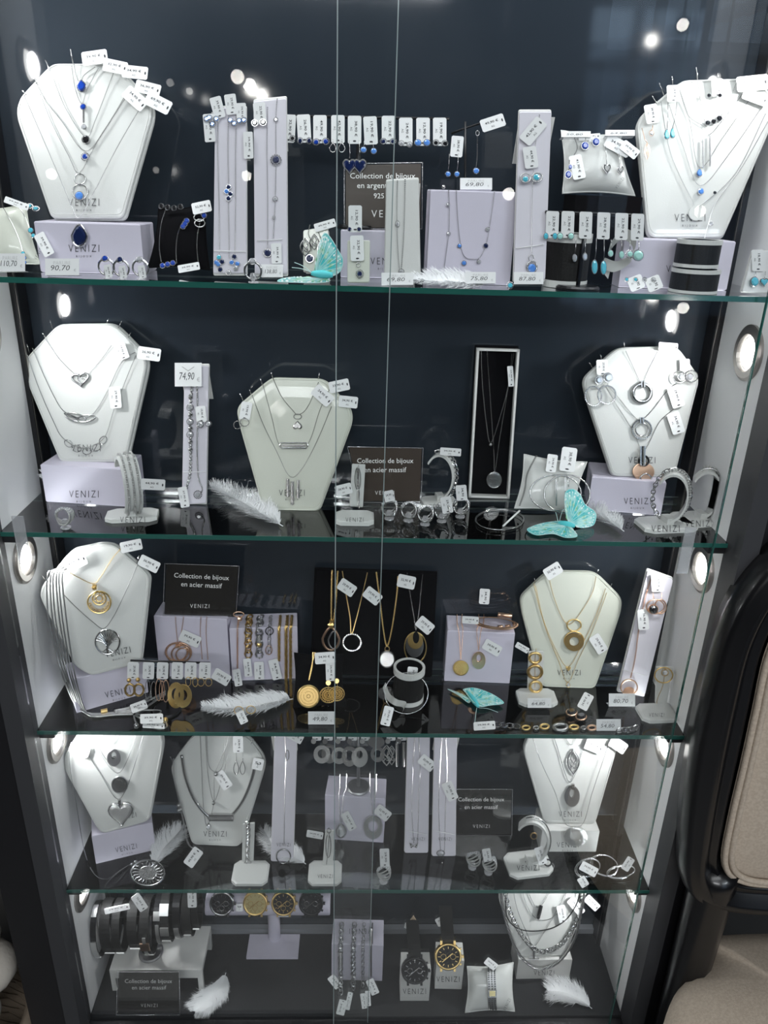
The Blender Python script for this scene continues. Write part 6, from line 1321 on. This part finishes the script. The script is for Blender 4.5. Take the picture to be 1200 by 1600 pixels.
nm = ['first', 'second', 'third', 'fourth', 'fifth', 'sixth', 'seventh', 'eighth', 'ninth']
for i, (x, ds, w_) in enumerate([(495, [('annulus', 503, 1178, 13, 14)], 'large pale openwork disc'), (513, [('teardisc', 515, 1178, 12, 14)], 'oval openwork disc'), (533, [('annulus', 530, 1180, 12, 13)], 'crystal ringed disc'), (551, [('annulus', 546, 1181, 12, 16)], 'wide crystal disc'), (571, [('teardisc', 562, 1183, 12, 15)], 'double oval disc'),
     (590, [('disc', 588, 1159, 13, 9), ('annulus', 590, 1178, 11, 12)], 'plain half disc'), (611, [('leaf', 604, 1180, 9, 16), ('leaf', 612, 1180, 7, 15)], 'lace leaf'), (628, [('vbar', 620, 1178, 2.4, 18), ('vbar', 631, 1178, 2.4, 18)], 'beaded stick'), (648, [('thickring', 641, 1162, 5, 4), ('thickring', 653, 1162, 5, 4)], 'small hoop')]):
    earrings('silver %s earrings on the %s card of the fourth shelf bar' % (w_, nm[i]), fb.off(.003), (x, 1144, -90, '29,90 €', 26, 14), 'c', ds+[('disc', x-5, 1158, 4, 4)], G4, m_='pave' if i % 2 == 0 else 'silver_soft')
for lb, q, bs, y1, tg, pk in (('tall pale ramp with butterfly pendant, left of two on the fourth shelf', [(637, 1134), (672, 1134), (669, 1333), (632, 1333)], (650, 1333), 1318, (667, 1192, -38, '32,90 €', 26, 17), 'butterflylet'),
      ('tall pale ramp with star pendant, right of two on the fourth shelf', [(679, 1150), (714, 1150), (712, 1338), (675, 1338)], (693, 1338), 1330, (703, 1236, -66, '29,90 €', 30, 17), 'halo')):
    f = slab(lb, q, bs, z, 8, word=((q[0][0]+q[2][0])/2, 1311, 21), ties=[(q[3][0]+2, 1298, q[2][0]-2, 1304)])
    x = (q[0][0]+q[1][0])/2-3
    necklace('silver chain with a small %s pendant on the %s centre ramp' % (('butterfly', 'left') if pk != 'halo' else ('star', 'right')), f, [(x-3, 1152), (x-6, 1200), (x-8, 1260), (x-5, y1)], [((pk, x-5, y1+3, 7, 5), dict())], tg, r=.0009)
    chain(bpy.data.objects[-1] if False else f.t, f, [(x+3, 1152), (x+5, 1200), (x+3, 1250), (x+1, y1)], 'silver', 'fine', .0008)
sign('black acrylic steel jewellery sign on the fourth shelf', [(712, 1233), (799, 1233), (798, 1303), (712, 1303)], (757, 1303), z, [('Collection de bijoux', 752, 1250, 72, 0), ('en acier massif', 752, 1261, 52, 0)], (752, 1291, 26), 'brand signs')
for lb, x, y, tg in (('square crystal dress ring with upright tag at the centre of the fourth shelf', 599, 1362, (2, -22, -88, '29,90', 28, 15)), ('square crystal dress ring before the black sign', 738, 1340, None), ('clustered crystal ring with tag before the black sign', 763, 1348, (-2, -12, -80, '24,90', 20, 13))): ring_on_stand(lb, x, y, 10.5, z, rows=4, tag=tg, m_='pave')
S = cuff_stand('white bracelet stand with black disc bangle, fourth shelf', (825, 1352), z, 70, 72, rot=8, cw=.016, depth=.05, brot=-15)
oval_bangle('silver bangle with black enamel disc on the white stand', S, 'silver', 'cord', .0014, 0)
o_ = [o for o in bpy.data.objects if o.get('label', '').startswith('silver bangle with black enamel disc')][0]
ff = S['f'].off(.02); piece(o_, ff, 'thickring', 834, 1306, 5.5, 5.5, m_='gold_dark', name='disc'); piece(o_, ff, 'disc', 834, 1306, 4.5, 4.5, m_='black_metal', name='disc')
t = thing('bracelet', 'silver bracelet with black ringed disc and tag lying before the white stand', 'bracelet', G.at(850, 1352)); part('band', MB().ring(G.T(846, 1356, 10, .004), 20, 9, .9, 32), 'silver', t); piece(t, F(855, 1360, z, 30), 'thickring', 856, 1348, 6.5, 6, m_='black_metal', off=.004, name='disc'); price_tag(F(845, 1366, z, 40), 845, 1337, -72, '39,90 €', t, 28, 14, off=.01)
b = box('lilac box under the bust at the right of the fourth shelf', (843, 1331), (931, 1331), 1298, .05, z, text=(887, 1320, 34), m_='box_white')
f = bust('white necklace bust with leaf and oval pendants, right of the fourth shelf', [(818, 1170), (822, 1158), (838, 1126), (850, 1116), (940, 1114), (952, 1124), (964, 1150), (966, 1162), (962, 1178), (930, 1288), (850, 1286), (820, 1182)],
         (890, 1288), b.top, 12, 0, word=(891, 1272, 36), pins=[(836, 1130, -3, -9), (950, 1120, 4, -8)])
necklace('silver necklace with a navette openwork leaf, right bust of the fourth shelf', f, [(870, 1118), (880, 1145), (893, 1164), (905, 1140), (914, 1118)], [(('leaf', 896, 1190, 9, 20), dict(m_='steel_dark'))], (928, 1166, -22, '34,90 €', 28, 18), r=.0009)
necklace('silver necklace with a dark oval open disc, right bust of the fourth shelf', f, [(856, 1122), (870, 1165), (890, 1222), (908, 1180), (928, 1122)], [(('teardisc', 894, 1244, 11, 16), dict(m_='steel_dark')), (('bar', 895, 1228, 2, 4), dict())], (966, 1164, -34, '29,90 €', 28, 18), r=.0009)
necklace('long silver necklace with a broad crystal oval ring below the right bust', f.off(.005), [(828, 1140), (845, 1190), (868, 1240), (882, 1285), (898, 1291), (912, 1285), (925, 1240), (945, 1180), (956, 1145)], [(('annulus', 899, 1306, 18, 15), dict(m_='pave', fr=b.off(.004)))], r=.0009)
for lb, x, y, a, c, tl in (('tagged silver bangle, left of three at the right end of the fourth shelf', 918, 1356, 20, 14, 20), ('double silver bangle at the right end of the fourth shelf', 944, 1352, 22, 16, -20), ('thin silver bangle by the lamp at the right end of the fourth shelf', 970, 1362, 22, 10, 10)):
    t = thing('bangle', lb, 'bangle', G.at(x, y), 'loose bangles on the fourth shelf'); ff = Fr(G.at(x, y+10), n=Vector((0, -.5, .9)))
    part('band', MB().ring(ff.T(x, y, tl, .005), a, c, .8, 40), 'silver', t); part('band', MB().ring(ff.T(x+1, y, tl, .008), a-1.5, c-1, .6, 40), 'silver', t)
    if a == 20: price_tag(ff, 920, 1358, -28, '39,90 €', t, 28, 15, off=.012); price_tag(ff, 911, 1378, -58, '39,90', t, 16, 13, off=.006)
    if x == 970: price_tag(ff, 981, 1350, 58, '29,90', t, 22, 13, off=.012)
# ================================================================== cabinet floor
z = L5; G = flat(z)
# white step with a bracelet bar
A = onz(176, 1548, z); B = onz(308, 1553, z); H = Fr(A).at(176, 1516).z-z; BK = onz(318, 1478, z).y
t = thing('display_step', 'white step table carrying a bar of black bracelets at lower left', 'display stand', (A+B)/2)
x0, x1 = A.x, B.x+.01; y0 = A.y; y1 = min(y0+.085, .155)
part('tabletop', MB().wbox((x0, y0, z+H-.012), (x1, y1, z+H)), 'box_white', t)
part('apron', MB().wbox((x0, y0, z+H-.020), (x1, y0+.004, z+H-.012)), 'box_white', t)
for lx in (x0, x1-.008):
    for ly in (y0, y1-.008): part('leg', MB().wbox((lx, ly, z), (lx+.008, ly+.008, z+H-.012)), 'box_white', t)
zt = z+H; base = onz(236, 1488, zt); base.z = zt+.0004; fb = Fr(base, 0)
t = thing('bracelet_bar', 'dark bar on a round foot holding leather bracelets at lower left', 'bracelet stand', base)
part('base', MB().lathe(base, [(0, .004), (.019, .004), (.021, .002), (.021, 0), (0, 0)], 30), 'steel_dark', t)
part('post', MB().tube([fb.at(234, 1480), fb.at(234, 1420)], .003, 10), 'steel_dark', t)
fbb = fb.off(-.004); part('crossbar', MB().tube([fb.at(160, 1424), fb.at(318, 1416)], .011, 16), 'black_metal', t)
def strapband(label, x, y0_, y1_, wd, m_, plates, group='leather and steel bracelets on the lower left bar', tagk=None, lean=0):
    t = thing('bracelet', label, 'bracelet', fb.at(x, (y0_+y1_)/2), group); m1 = fb.m(x, y0_); pts = []
    c = fb.at(x, (y0_+y1_)/2); r_ = abs(fb.at(x, y0_).z-fb.at(x, y1_).z)/2
    for i in range(37): a = 2*math.pi*i/36; pts.append(c+Vector((lean*math.sin(a), math.cos(a)*r_*.62, math.sin(a)*r_)))
    mb = MB(); vs = []
    for i, p in enumerate(pts[:-1]):
        a = 2*math.pi*i/36; n_ = Vector((0, math.cos(a), math.sin(a)))*.0012
        vs += [p-Vector((wd*m1/2, 0, 0))-n_, p+Vector((wd*m1/2, 0, 0))-n_, p+Vector((wd*m1/2, 0, 0))+n_, p-Vector((wd*m1/2, 0, 0))+n_]
    part('strap', mb.add(vs, [(4*i+j, 4*i+(j+1) % 4, 4*((i+1) % 36)+(j+1) % 4, 4*((i+1) % 36)+j) for i in range(36) for j in range(4)]), m_, t)
    for (a0, a1, mm, k) in plates:
        mb = MB(); vs = []; nn = 8
        for i in range(nn+1):
            a = R(a0+(a1-a0)*i/nn); p = c+Vector((lean*math.sin(a), -math.cos(a)*r_*.62, math.sin(a)*r_)); n_ = Vector((0, -math.cos(a), math.sin(a))); w_ = wd*m1/2*k
            vs += [p-Vector((w_, 0, 0))+n_*.0012, p+Vector((w_, 0, 0))+n_*.0012, p+Vector((w_, 0, 0))+n_*.0032, p-Vector((w_, 0, 0))+n_*.0032]
        part('plate', mb.add(vs, [(4*i+j, 4*i+(j+1) % 4, 4*i+4+(j+1) % 4, 4*i+4+j) for i in range(nn) for j in range(4)]+[(3, 2, 1, 0), (4*nn, 4*nn+1, 4*nn+2, 4*nn+3)]), mm, t)
    if tagk: price_tag(fb.off(.03), *tagk[:4], t, *tagk[4:])
    return t
for a in (('wide black leather and steel plate bracelet at the far left of the bar', 152, 1416, 1484, 17, 'black_metal', [(-40, 10, 'steel_brushed', 1.05), (-70, -45, 'steel_brushed', 1.05), (60, 90, 'steel_brushed', 1.02)]),
          ('smooth black leather bracelet, second on the bar', 173, 1412, 1478, 15, 'leather_black', [(-68, -52, 'steel_brushed', 1.05)]),
          ('braided black leather bracelet, third on the bar', 190, 1412, 1478, 12, 'leather_black', [(-70, -48, 'steel_brushed', 1.05)]),
          ('plain black bracelet with steel bands, fourth on the bar', 214, 1410, 1472, 15, 'leather_black', [(-62, -56, 'steel_brushed', 1.05), (-48, -42, 'steel_brushed', 1.05)], None, (218, 1410, -56, '32,90 €', 28, 15)),
          ('slim black bracelet with rose gold edge hanging at the middle of the bar', 234, 1408, 1480, 14, 'leather_black', [(-50, 12, 'steel_brushed', .35), (-20, 0, 'rose_gold', 1.04), (-70, -55, 'steel_brushed', 1.03)]),
          ('black bracelet with pierced steel links, sixth on the bar', 253, 1402, 1464, 11, 'black_metal', [(-60, 20, 'steel_brushed', .5), (30, 50, 'steel_brushed', 1)]),
          ('black bracelet with steel clasp and white tag strip, seventh on the bar', 264, 1396, 1462, 13, 'leather_black', [(35, 60, 'paper', 1.05), (-60, -30, 'steel_brushed', 1.04), (-10, 10, 'steel_brushed', 1)]),
          ('black steel H-link bracelet, eighth on the bar', 281, 1396, 1456, 11, 'black_metal', [(-66, 0, 'steel_brushed', .7)]),
          ('black leather bracelet with upright tag, ninth on the bar', 296, 1396, 1454, 14, 'leather_black', [(-72, -30, 'steel_brushed', .8)], None, (300, 1402, -88, '38,90 €', 32, 14)),
          ('black bracelet with a loose steel charm, rightmost on the bar', 308, 1398, 1444, 10, 'leather_black', [(-50, -40, 'steel_brushed', 1)])):
    strapband(*a[:7], tagk=a[8] if len(a) > 8 else None)
t = thing('price_tag', 'bright white folded tag strip lying over the second and third leather bracelets', 'price tag', fb.at(180, 1418)); price_tag(fb.off(.026), 183, 1420, 12, '39,90 €', t, 40, 9, name='tag_card')
sign('black acrylic steel jewellery sign standing on the cabinet floor', [(186, 1518), (279, 1518), (280, 1583), (184, 1583)], (232, 1583), z, [('Collection de bijoux', 232, 1534, 74, 0), ('en acier massif', 233, 1543, 54, 0)], (233, 1571, 26), 'brand signs')
feather('thin white feather lying before the white step on the cabinet floor', [(353, 1520), (345, 1540), (325, 1562), (305, 1580)], 24, z, fluff=.35, n=110, seed=71, rise=.008)
# T roll with four watches
zb = z; A = onz(385, 1499, zb); B = onz(466, 1495, zb); bk = onz(390, 1442, zb)
t = thing('watch_roll', 'lilac T-shaped roll stand displaying four watches', 'watch stand', (A+B)/2)
part('base', MB().wbox((A.x, A.y, zb), (B.x, min(A.y+.075, .155), zb+.006)), 'box_lilac', t)
pc = Vector(((A.x+B.x)/2, A.y+.040, zb)); ftmp = Fr(pc, 0); zr = ftmp.at(427, 1411).z; r_ = .020
part('post', MB().lathe(pc, [(.011, .005), (.011, zr-zb-r_*.7)], 28), 'box_lilac', t, shade=True)
xl, xr = ftmp.at(323, 1410).x, ftmp.at(516, 1410).x; ax = Vector((1, 0, 0))
part('roll', MB().lathe(Vector((xl, pc.y, zr)), [(0, 0), (r_*.96, 0), (r_, .002), (r_, xr-xl-.002), (r_*.96, xr-xl), (0, xr-xl)], 36, ax), 'box_lilac', t, shade=False)
fw = Fr(pc+Vector((0, -r_-.001, 0)), n=Vector((0, -1, .55))); fw.o = Vector((pc.x, pc.y-r_*.9, zr+r_*.45))
for lb, x, cs, dl, sm, hd, sb in (('steel chronograph with black dial and leather strap, first on the watch roll', 347, 'silver', 'dial_black', 'leather_black', 'silver', 3), ('gold chronograph with champagne dial, second on the watch roll', 399, 'gold', 'dial_gold', 'leather_black', 'gold_dark', 3), ('gold chronograph with black dial and steel bracelet, third on the watch roll', 443, 'gold', 'dial_black', 'silver_soft', 'gold', 3), ('all black chronograph, fourth and rightmost on the watch roll', 486, 'black_metal', 'dial_black', 'leather_black', 'silver', 2)):
    P = []
    for i in range(21): a = R(-75+i*15); P.append(Vector((fw.at(x, 1412).x, pc.y-math.cos(a-R(28))*r_*1.12, zr+math.sin(a-R(28)+R(28)*2-R(28))*r_*1.12)))
    P = [Vector((fw.at(x, 1412).x, pc.y+math.cos(R(q))*r_*1.09, zr+math.sin(R(q))*r_*1.09)) for q in range(190, -131, -16)]
    watch(lb, fw, x, 1411, 19, cs, dl, [(P, 21)], sm, 'watches on the lilac roll', hd, sub=sb, off=.0045)
t = thing('price_tag', 'small white tag between the first two watches on the roll', 'price tag', fw.at(374, 1418)); price_tag(fw, 374, 1418, 0, '99', t, 11, 12, off=.004, hole=0, name='tag_card')
# lilac box with chain bracelets
b = box('lilac box with four steel chain bracelets on the cabinet floor', (518, 1531), (597, 1533), 1475, .05, z, text=(560, 1453, 30) if False else None)
f = b.off(.0012); tp = Fr((0, 0, b.top), n=(0, 0, 1)); wordmark(tp, 563, 1455, 34, parent=b.t, sub=False, off=.0004, ang=180)
for lb, x, y, st, tg in (('figaro steel bracelet with plate, leftmost over the floor box', 532, 1556, 'curb', [(534, 1574, 76, '39,90 €', 24, 13), (523, 1534, -52, '29,90', 22, 13)]), ('flat steel curb bracelet, second over the floor box', 552, 1540, 'curb', [(545, 1564, 78, '34,90 €', 28, 8)]), ('thin steel link bracelet, third over the floor box', 567, 1545, 'link', [(568, 1564, -82, '29,90', 24, 8), (575, 1560, -86, '29,90', 24, 8)]), ('rope steel bracelet with bar, rightmost over the floor box', 580, 1528, 'rope', [(582, 1542, -66, '39,90 €', 25, 13)])):
    t = thing('bracelet', lb, 'bracelet', G.at(x, y), 'steel bracelets over the floor box')
    W = [tp.at(x+2, 1442, .002), tp.at(x+1, 1466, .002), f.at(x, 1478, .002), f.at(x, 1510, .002), f.at(x, 1526, .003)]+([G.at(x, 1545, .003), G.at(x+1, y, .003)] if y > 1530 else [])
    chain(t, None, None, 'silver_soft', st, .0020 if st == 'curb' else .0014, world=smooth(W, 6), name='links')
    if 'plate' in lb or 'bar' in lb: piece(t, f, 'vbar', x, 1498 if 'plate' in lb else 1460, 3, 12, m_='steel_dark', off=.003, name='plate')
    for g in tg: price_tag(Fr(G.at(g[0], g[1]+8), 45), *g[:4], t, *g[4:], off=.004)
# two watches on white cubes
for lb, A_, B_, tp_, wx, wy, cs, sm, hd, st in (('white cube stand of the black watch', (625, 1564), (670, 1564), 1517, 648, 1516, 'black_metal', 'leather_black', 'silver', 'all black wristwatch on a white cube with strap standing up'),
                              ('white cube stand of the gold watch', (679, 1545), (721, 1546), 1500, 700, 1494, 'gold', 'leather_black', 'gold', 'gold rimmed black dial wristwatch on a white cube with strap standing up')):
    b = box(lb, A_, B_, tp_, .035, z, 'box_white', group='white watch cubes', text=((A_[0]+B_[0])/2, A_[1]-15, 36), sub=False)
    o = (b.at(wx, tp_, 0)); o.y += .017; o.z = b.top+.006; fw = Fr(Vector((o.x, b.o.y+.006, b.top+.004)), tilt=38)
    c0 = fw.at(wx, wy, .004); top = fw.at(wx, wy-18, .004); hi = Fr(Vector((o.x, o.y+.010, b.top)), 4).at(wx-4, wy-78)
    lo = Vector((top.x, b.o.y+.002, b.top+.001)); P1 = [top, top.lerp(hi, .2)+Vector((0, .006, .004)), top.lerp(hi, .6)+Vector((0, .002, 0)), hi]
    bt = fw.at(wx, wy+18, .004); P2 = [bt, bt+Vector((0, .004, -.004)), bt+Vector((0, .006, -.008))]
    watch(st, fw, wx, wy, 21, cs, 'dial_black', [(P1, 20)], sm, 'watches on white cubes', hd, sub=2, off=.008, tag=None)
t = thing('tan_tongue', 'tan leather strap lining with tag behind the black watch', 'strap tip', F(648, 1500, z, 0).at(644, 1450)); ff = Fr(Vector((onz(648, 1564, z).x, onz(648, 1564, z).y+.028, 0)), 4)
part('tongue', MB().prism(ff.T(646, 1443, 0, 0), [(-8, -11), (8, -11), (8, 0), (0, 13), (-8, 2)], 0, 1.4), 'leather_tan', t); price_tag(ff, 642, 1448, -16, '99,90', t, 20, 9, off=.003)
ff = Fr(Vector((onz(700, 1545, z).x, onz(700, 1545, z).y+.026, 0)), 6); t = thing('price_tag', 'white tag tied at the top of the gold watch strap', 'price tag', ff.at(691, 1438)); price_tag(ff, 691, 1438, 28, '79,90', t, 20, 13, name='tag_card')
# pillow with mesh watch
f = pillow('white jewellery pillow with a mesh band watch on the cabinet floor', [(730, 1510), (802, 1504), (804, 1580), (727, 1582)], (764, 1580), z, 40, puff=.014, word=(792, 1570, 20, 65))
T = f.T(769, 1545, 0, .002)
t = thing('wristwatch', 'slim two tone ladies watch wrapped around the white pillow', 'watch', f.at(769, 1545))
W = [f.at(768, 1508, -.006), f.at(768, 1516, .001), f.at(768, 1530, .0035), f.at(769, 1548, .0035), f.at(769, 1566, .001), f.at(770, 1577, -.006)]; W = smooth(W, 5); mb = MB(); vs = []; sd = f.u*f.m(769, 1545)*6.5
for q in W: vs += [q-sd, q+sd, q+sd+f.n*.0016, q-sd+f.n*.0016]
part('band', mb.add(vs, [(4*i+j, 4*i+(j+1) % 4, 4*i+4+(j+1) % 4, 4*i+4+j) for i in range(len(W)-1) for j in range(4)]), 'silver_soft', t)
mb = MB()
for i, q in enumerate(W):
    if i % 1 == 0:
        for s_ in (-1, 0, 1): mb.octa(q+sd*s_*.7+f.n*.002, .0016)
part('mesh_links', mb, 'silver', t); part('case', MB().box(f.T(769, 1552, 0, .006), 13, 12, 3), 'silver', t); part('dial', MB().box(f.T(769, 1552, 0, .0075), 9, 8, 2.5), 'dial_gold', t)
price_tag(f, 767, 1506, -38, '59,90 €', t, 20, 12, off=.006)
# lower right bust with many chains on a white box
b = box('white box under the bust at the lower right of the cabinet', (806, 1530), (889, 1529), 1500, .05, z, 'box_white', text=(850, 1520, 32), sub=False)
f = bust('white necklace bust with rope chains and anchor pendant, lower right', [(779, 1405), (784, 1392), (800, 1366), (812, 1358), (880, 1356), (893, 1364), (912, 1392), (916, 1404), (912, 1418), (884, 1494), (812, 1496), (784, 1420)],
         (848, 1496), b.top, 16, 0, pins=[(800, 1368, -4, -8), (900, 1372, 6, -8)])
necklace('thick silver rope chain hanging lowest on the lower right bust', f.off(.004), [(783, 1388), (786, 1420), (797, 1460), (812, 1492), (835, 1512), (852, 1513), (876, 1500), (898, 1466), (908, 1425), (914, 1395)], (), m_='silver_soft', style='rope', r=.0024, n=8)
necklace('medium silver link chain across the lower right bust', f.off(.002), [(788, 1384), (795, 1420), (812, 1456), (835, 1483), (855, 1486), (878, 1474), (900, 1440), (910, 1400)], (), m_='silver', style='curb', r=.0018, n=8)
necklace('silver chain with a dark anchor pendant, lower right bust', f, [(800, 1378), (808, 1420), (822, 1455), (834, 1478), (848, 1460), (866, 1430), (886, 1390)], [(('vbar', 834, 1488, 1.5, 9), dict(m_='steel_dark')), (('ring', 834, 1481, 4, 3), dict(m_='steel_dark')), (('openbar', 834, 1497, 7, 2), dict(m_='steel_dark'))], r=.0010)
necklace('black cord necklace, lower right bust', f.off(.003), [(790, 1400), (792, 1432), (808, 1450), (835, 1455), (868, 1448), (892, 1428), (906, 1395), (896, 1372)], (), m_='leather_black', style='cord', r=.0011, n=8)
necklace('fine silver necklace with a small black bar charm, lower right bust', f, [(818, 1362), (826, 1395), (841, 1418), (860, 1390), (866, 1360)], [(('vbar', 843, 1424, 2.4, 10), dict(m_='black_metal', ang=-14))], (878, 1428, -80, '34,90 €', 27, 13), r=.0009)
necklace('fine silver beaded necklace framing the black bar charm', f, [(812, 1362), (818, 1400), (832, 1430), (850, 1438), (870, 1428), (884, 1398), (888, 1364)], (), [(900, 1416, -50, '39,90 €', 30, 14), (925, 1411, -44, '49,90 €', 26, 13)], r=.0009)
price_sign('handwritten 53,80 price card on top of the lower right bust', 834, 1391, 30, 18, '53,80', z, fr=f.off(.008))
feather('broad fluffy white feather at the lower right of the cabinet floor', [(925, 1576), (905, 1560), (880, 1550), (856, 1548)], 26, z, fluff=.65, n=130, seed=81, rise=.012)
# ------------------------------------------------------------------ rest everything on its shelf, inside the cabinet walls
SKIP = ('display_cabinet', 'glass_shelf', 'dining_chair', 'wicker_basket', 'cream_throw', 'shop_spotlight', 'street_building', 'shelf_clip', 'wooden_beam', 'wooden_post', 'red_banner')
def settle(o, org, lv):
    me = o.data; up = .0012 if o.name.split('.')[0] in ('lettering', 'handwriting', 'printing', 'wordmark') else .0004
    for v in me.vertices:
        p = v.co+org; q = p.copy()
        if q.z < lv+.0001: d = q-CAM; q = CAM+d*((lv+up-CAM.z)/d.z); q.y = min(max(q.y, -.003), .17)
        q.y = min(max(q.y, -.0035), .1708); q.x = min(max(q.x, -.4512), .4512)
        if q != p: v.co = q-org
for t in [o for o in bpy.data.objects if o.parent is None and o.get('category') and o.name.split('.')[0] not in SKIP]:
    lv = max([l for l in (L5, L4, L3, L2, L1) if l <= t.location.z+.006] or [0])
    kids = [t]+list(t.children_recursive)
    for o in kids:
        if o.name.split('.')[0] in ('price_tag', 'earring_card', 'tag_card', 'card') and o.type == 'MESH' and not t.name.startswith('brand_sign'):
            org = world_loc(o); lo = min((v.co+org for v in o.data.vertices), key=lambda p: p.z)
            if lo.z < lv+.0006:                      # bring the whole card forward until it just rests on the shelf
                d = lo-CAM; dl = (CAM+d*((lv+.0007-CAM.z)/d.z))-lo
                if lv > 1: dl = Vector((0, 0, lv+.0007-lo.z))
                for q_ in [o]+[c for c in o.children if c.type == 'MESH']+([c for c in o.parent.children if c.name.split('.')[0] in ('handwriting', 'printing', 'card_foot')] if o.name.startswith('card') and o.parent else []):
                    for v in q_.data.vertices: v.co += dl
    for o in kids:
        if o.type == 'MESH': settle(o, world_loc(o), lv)
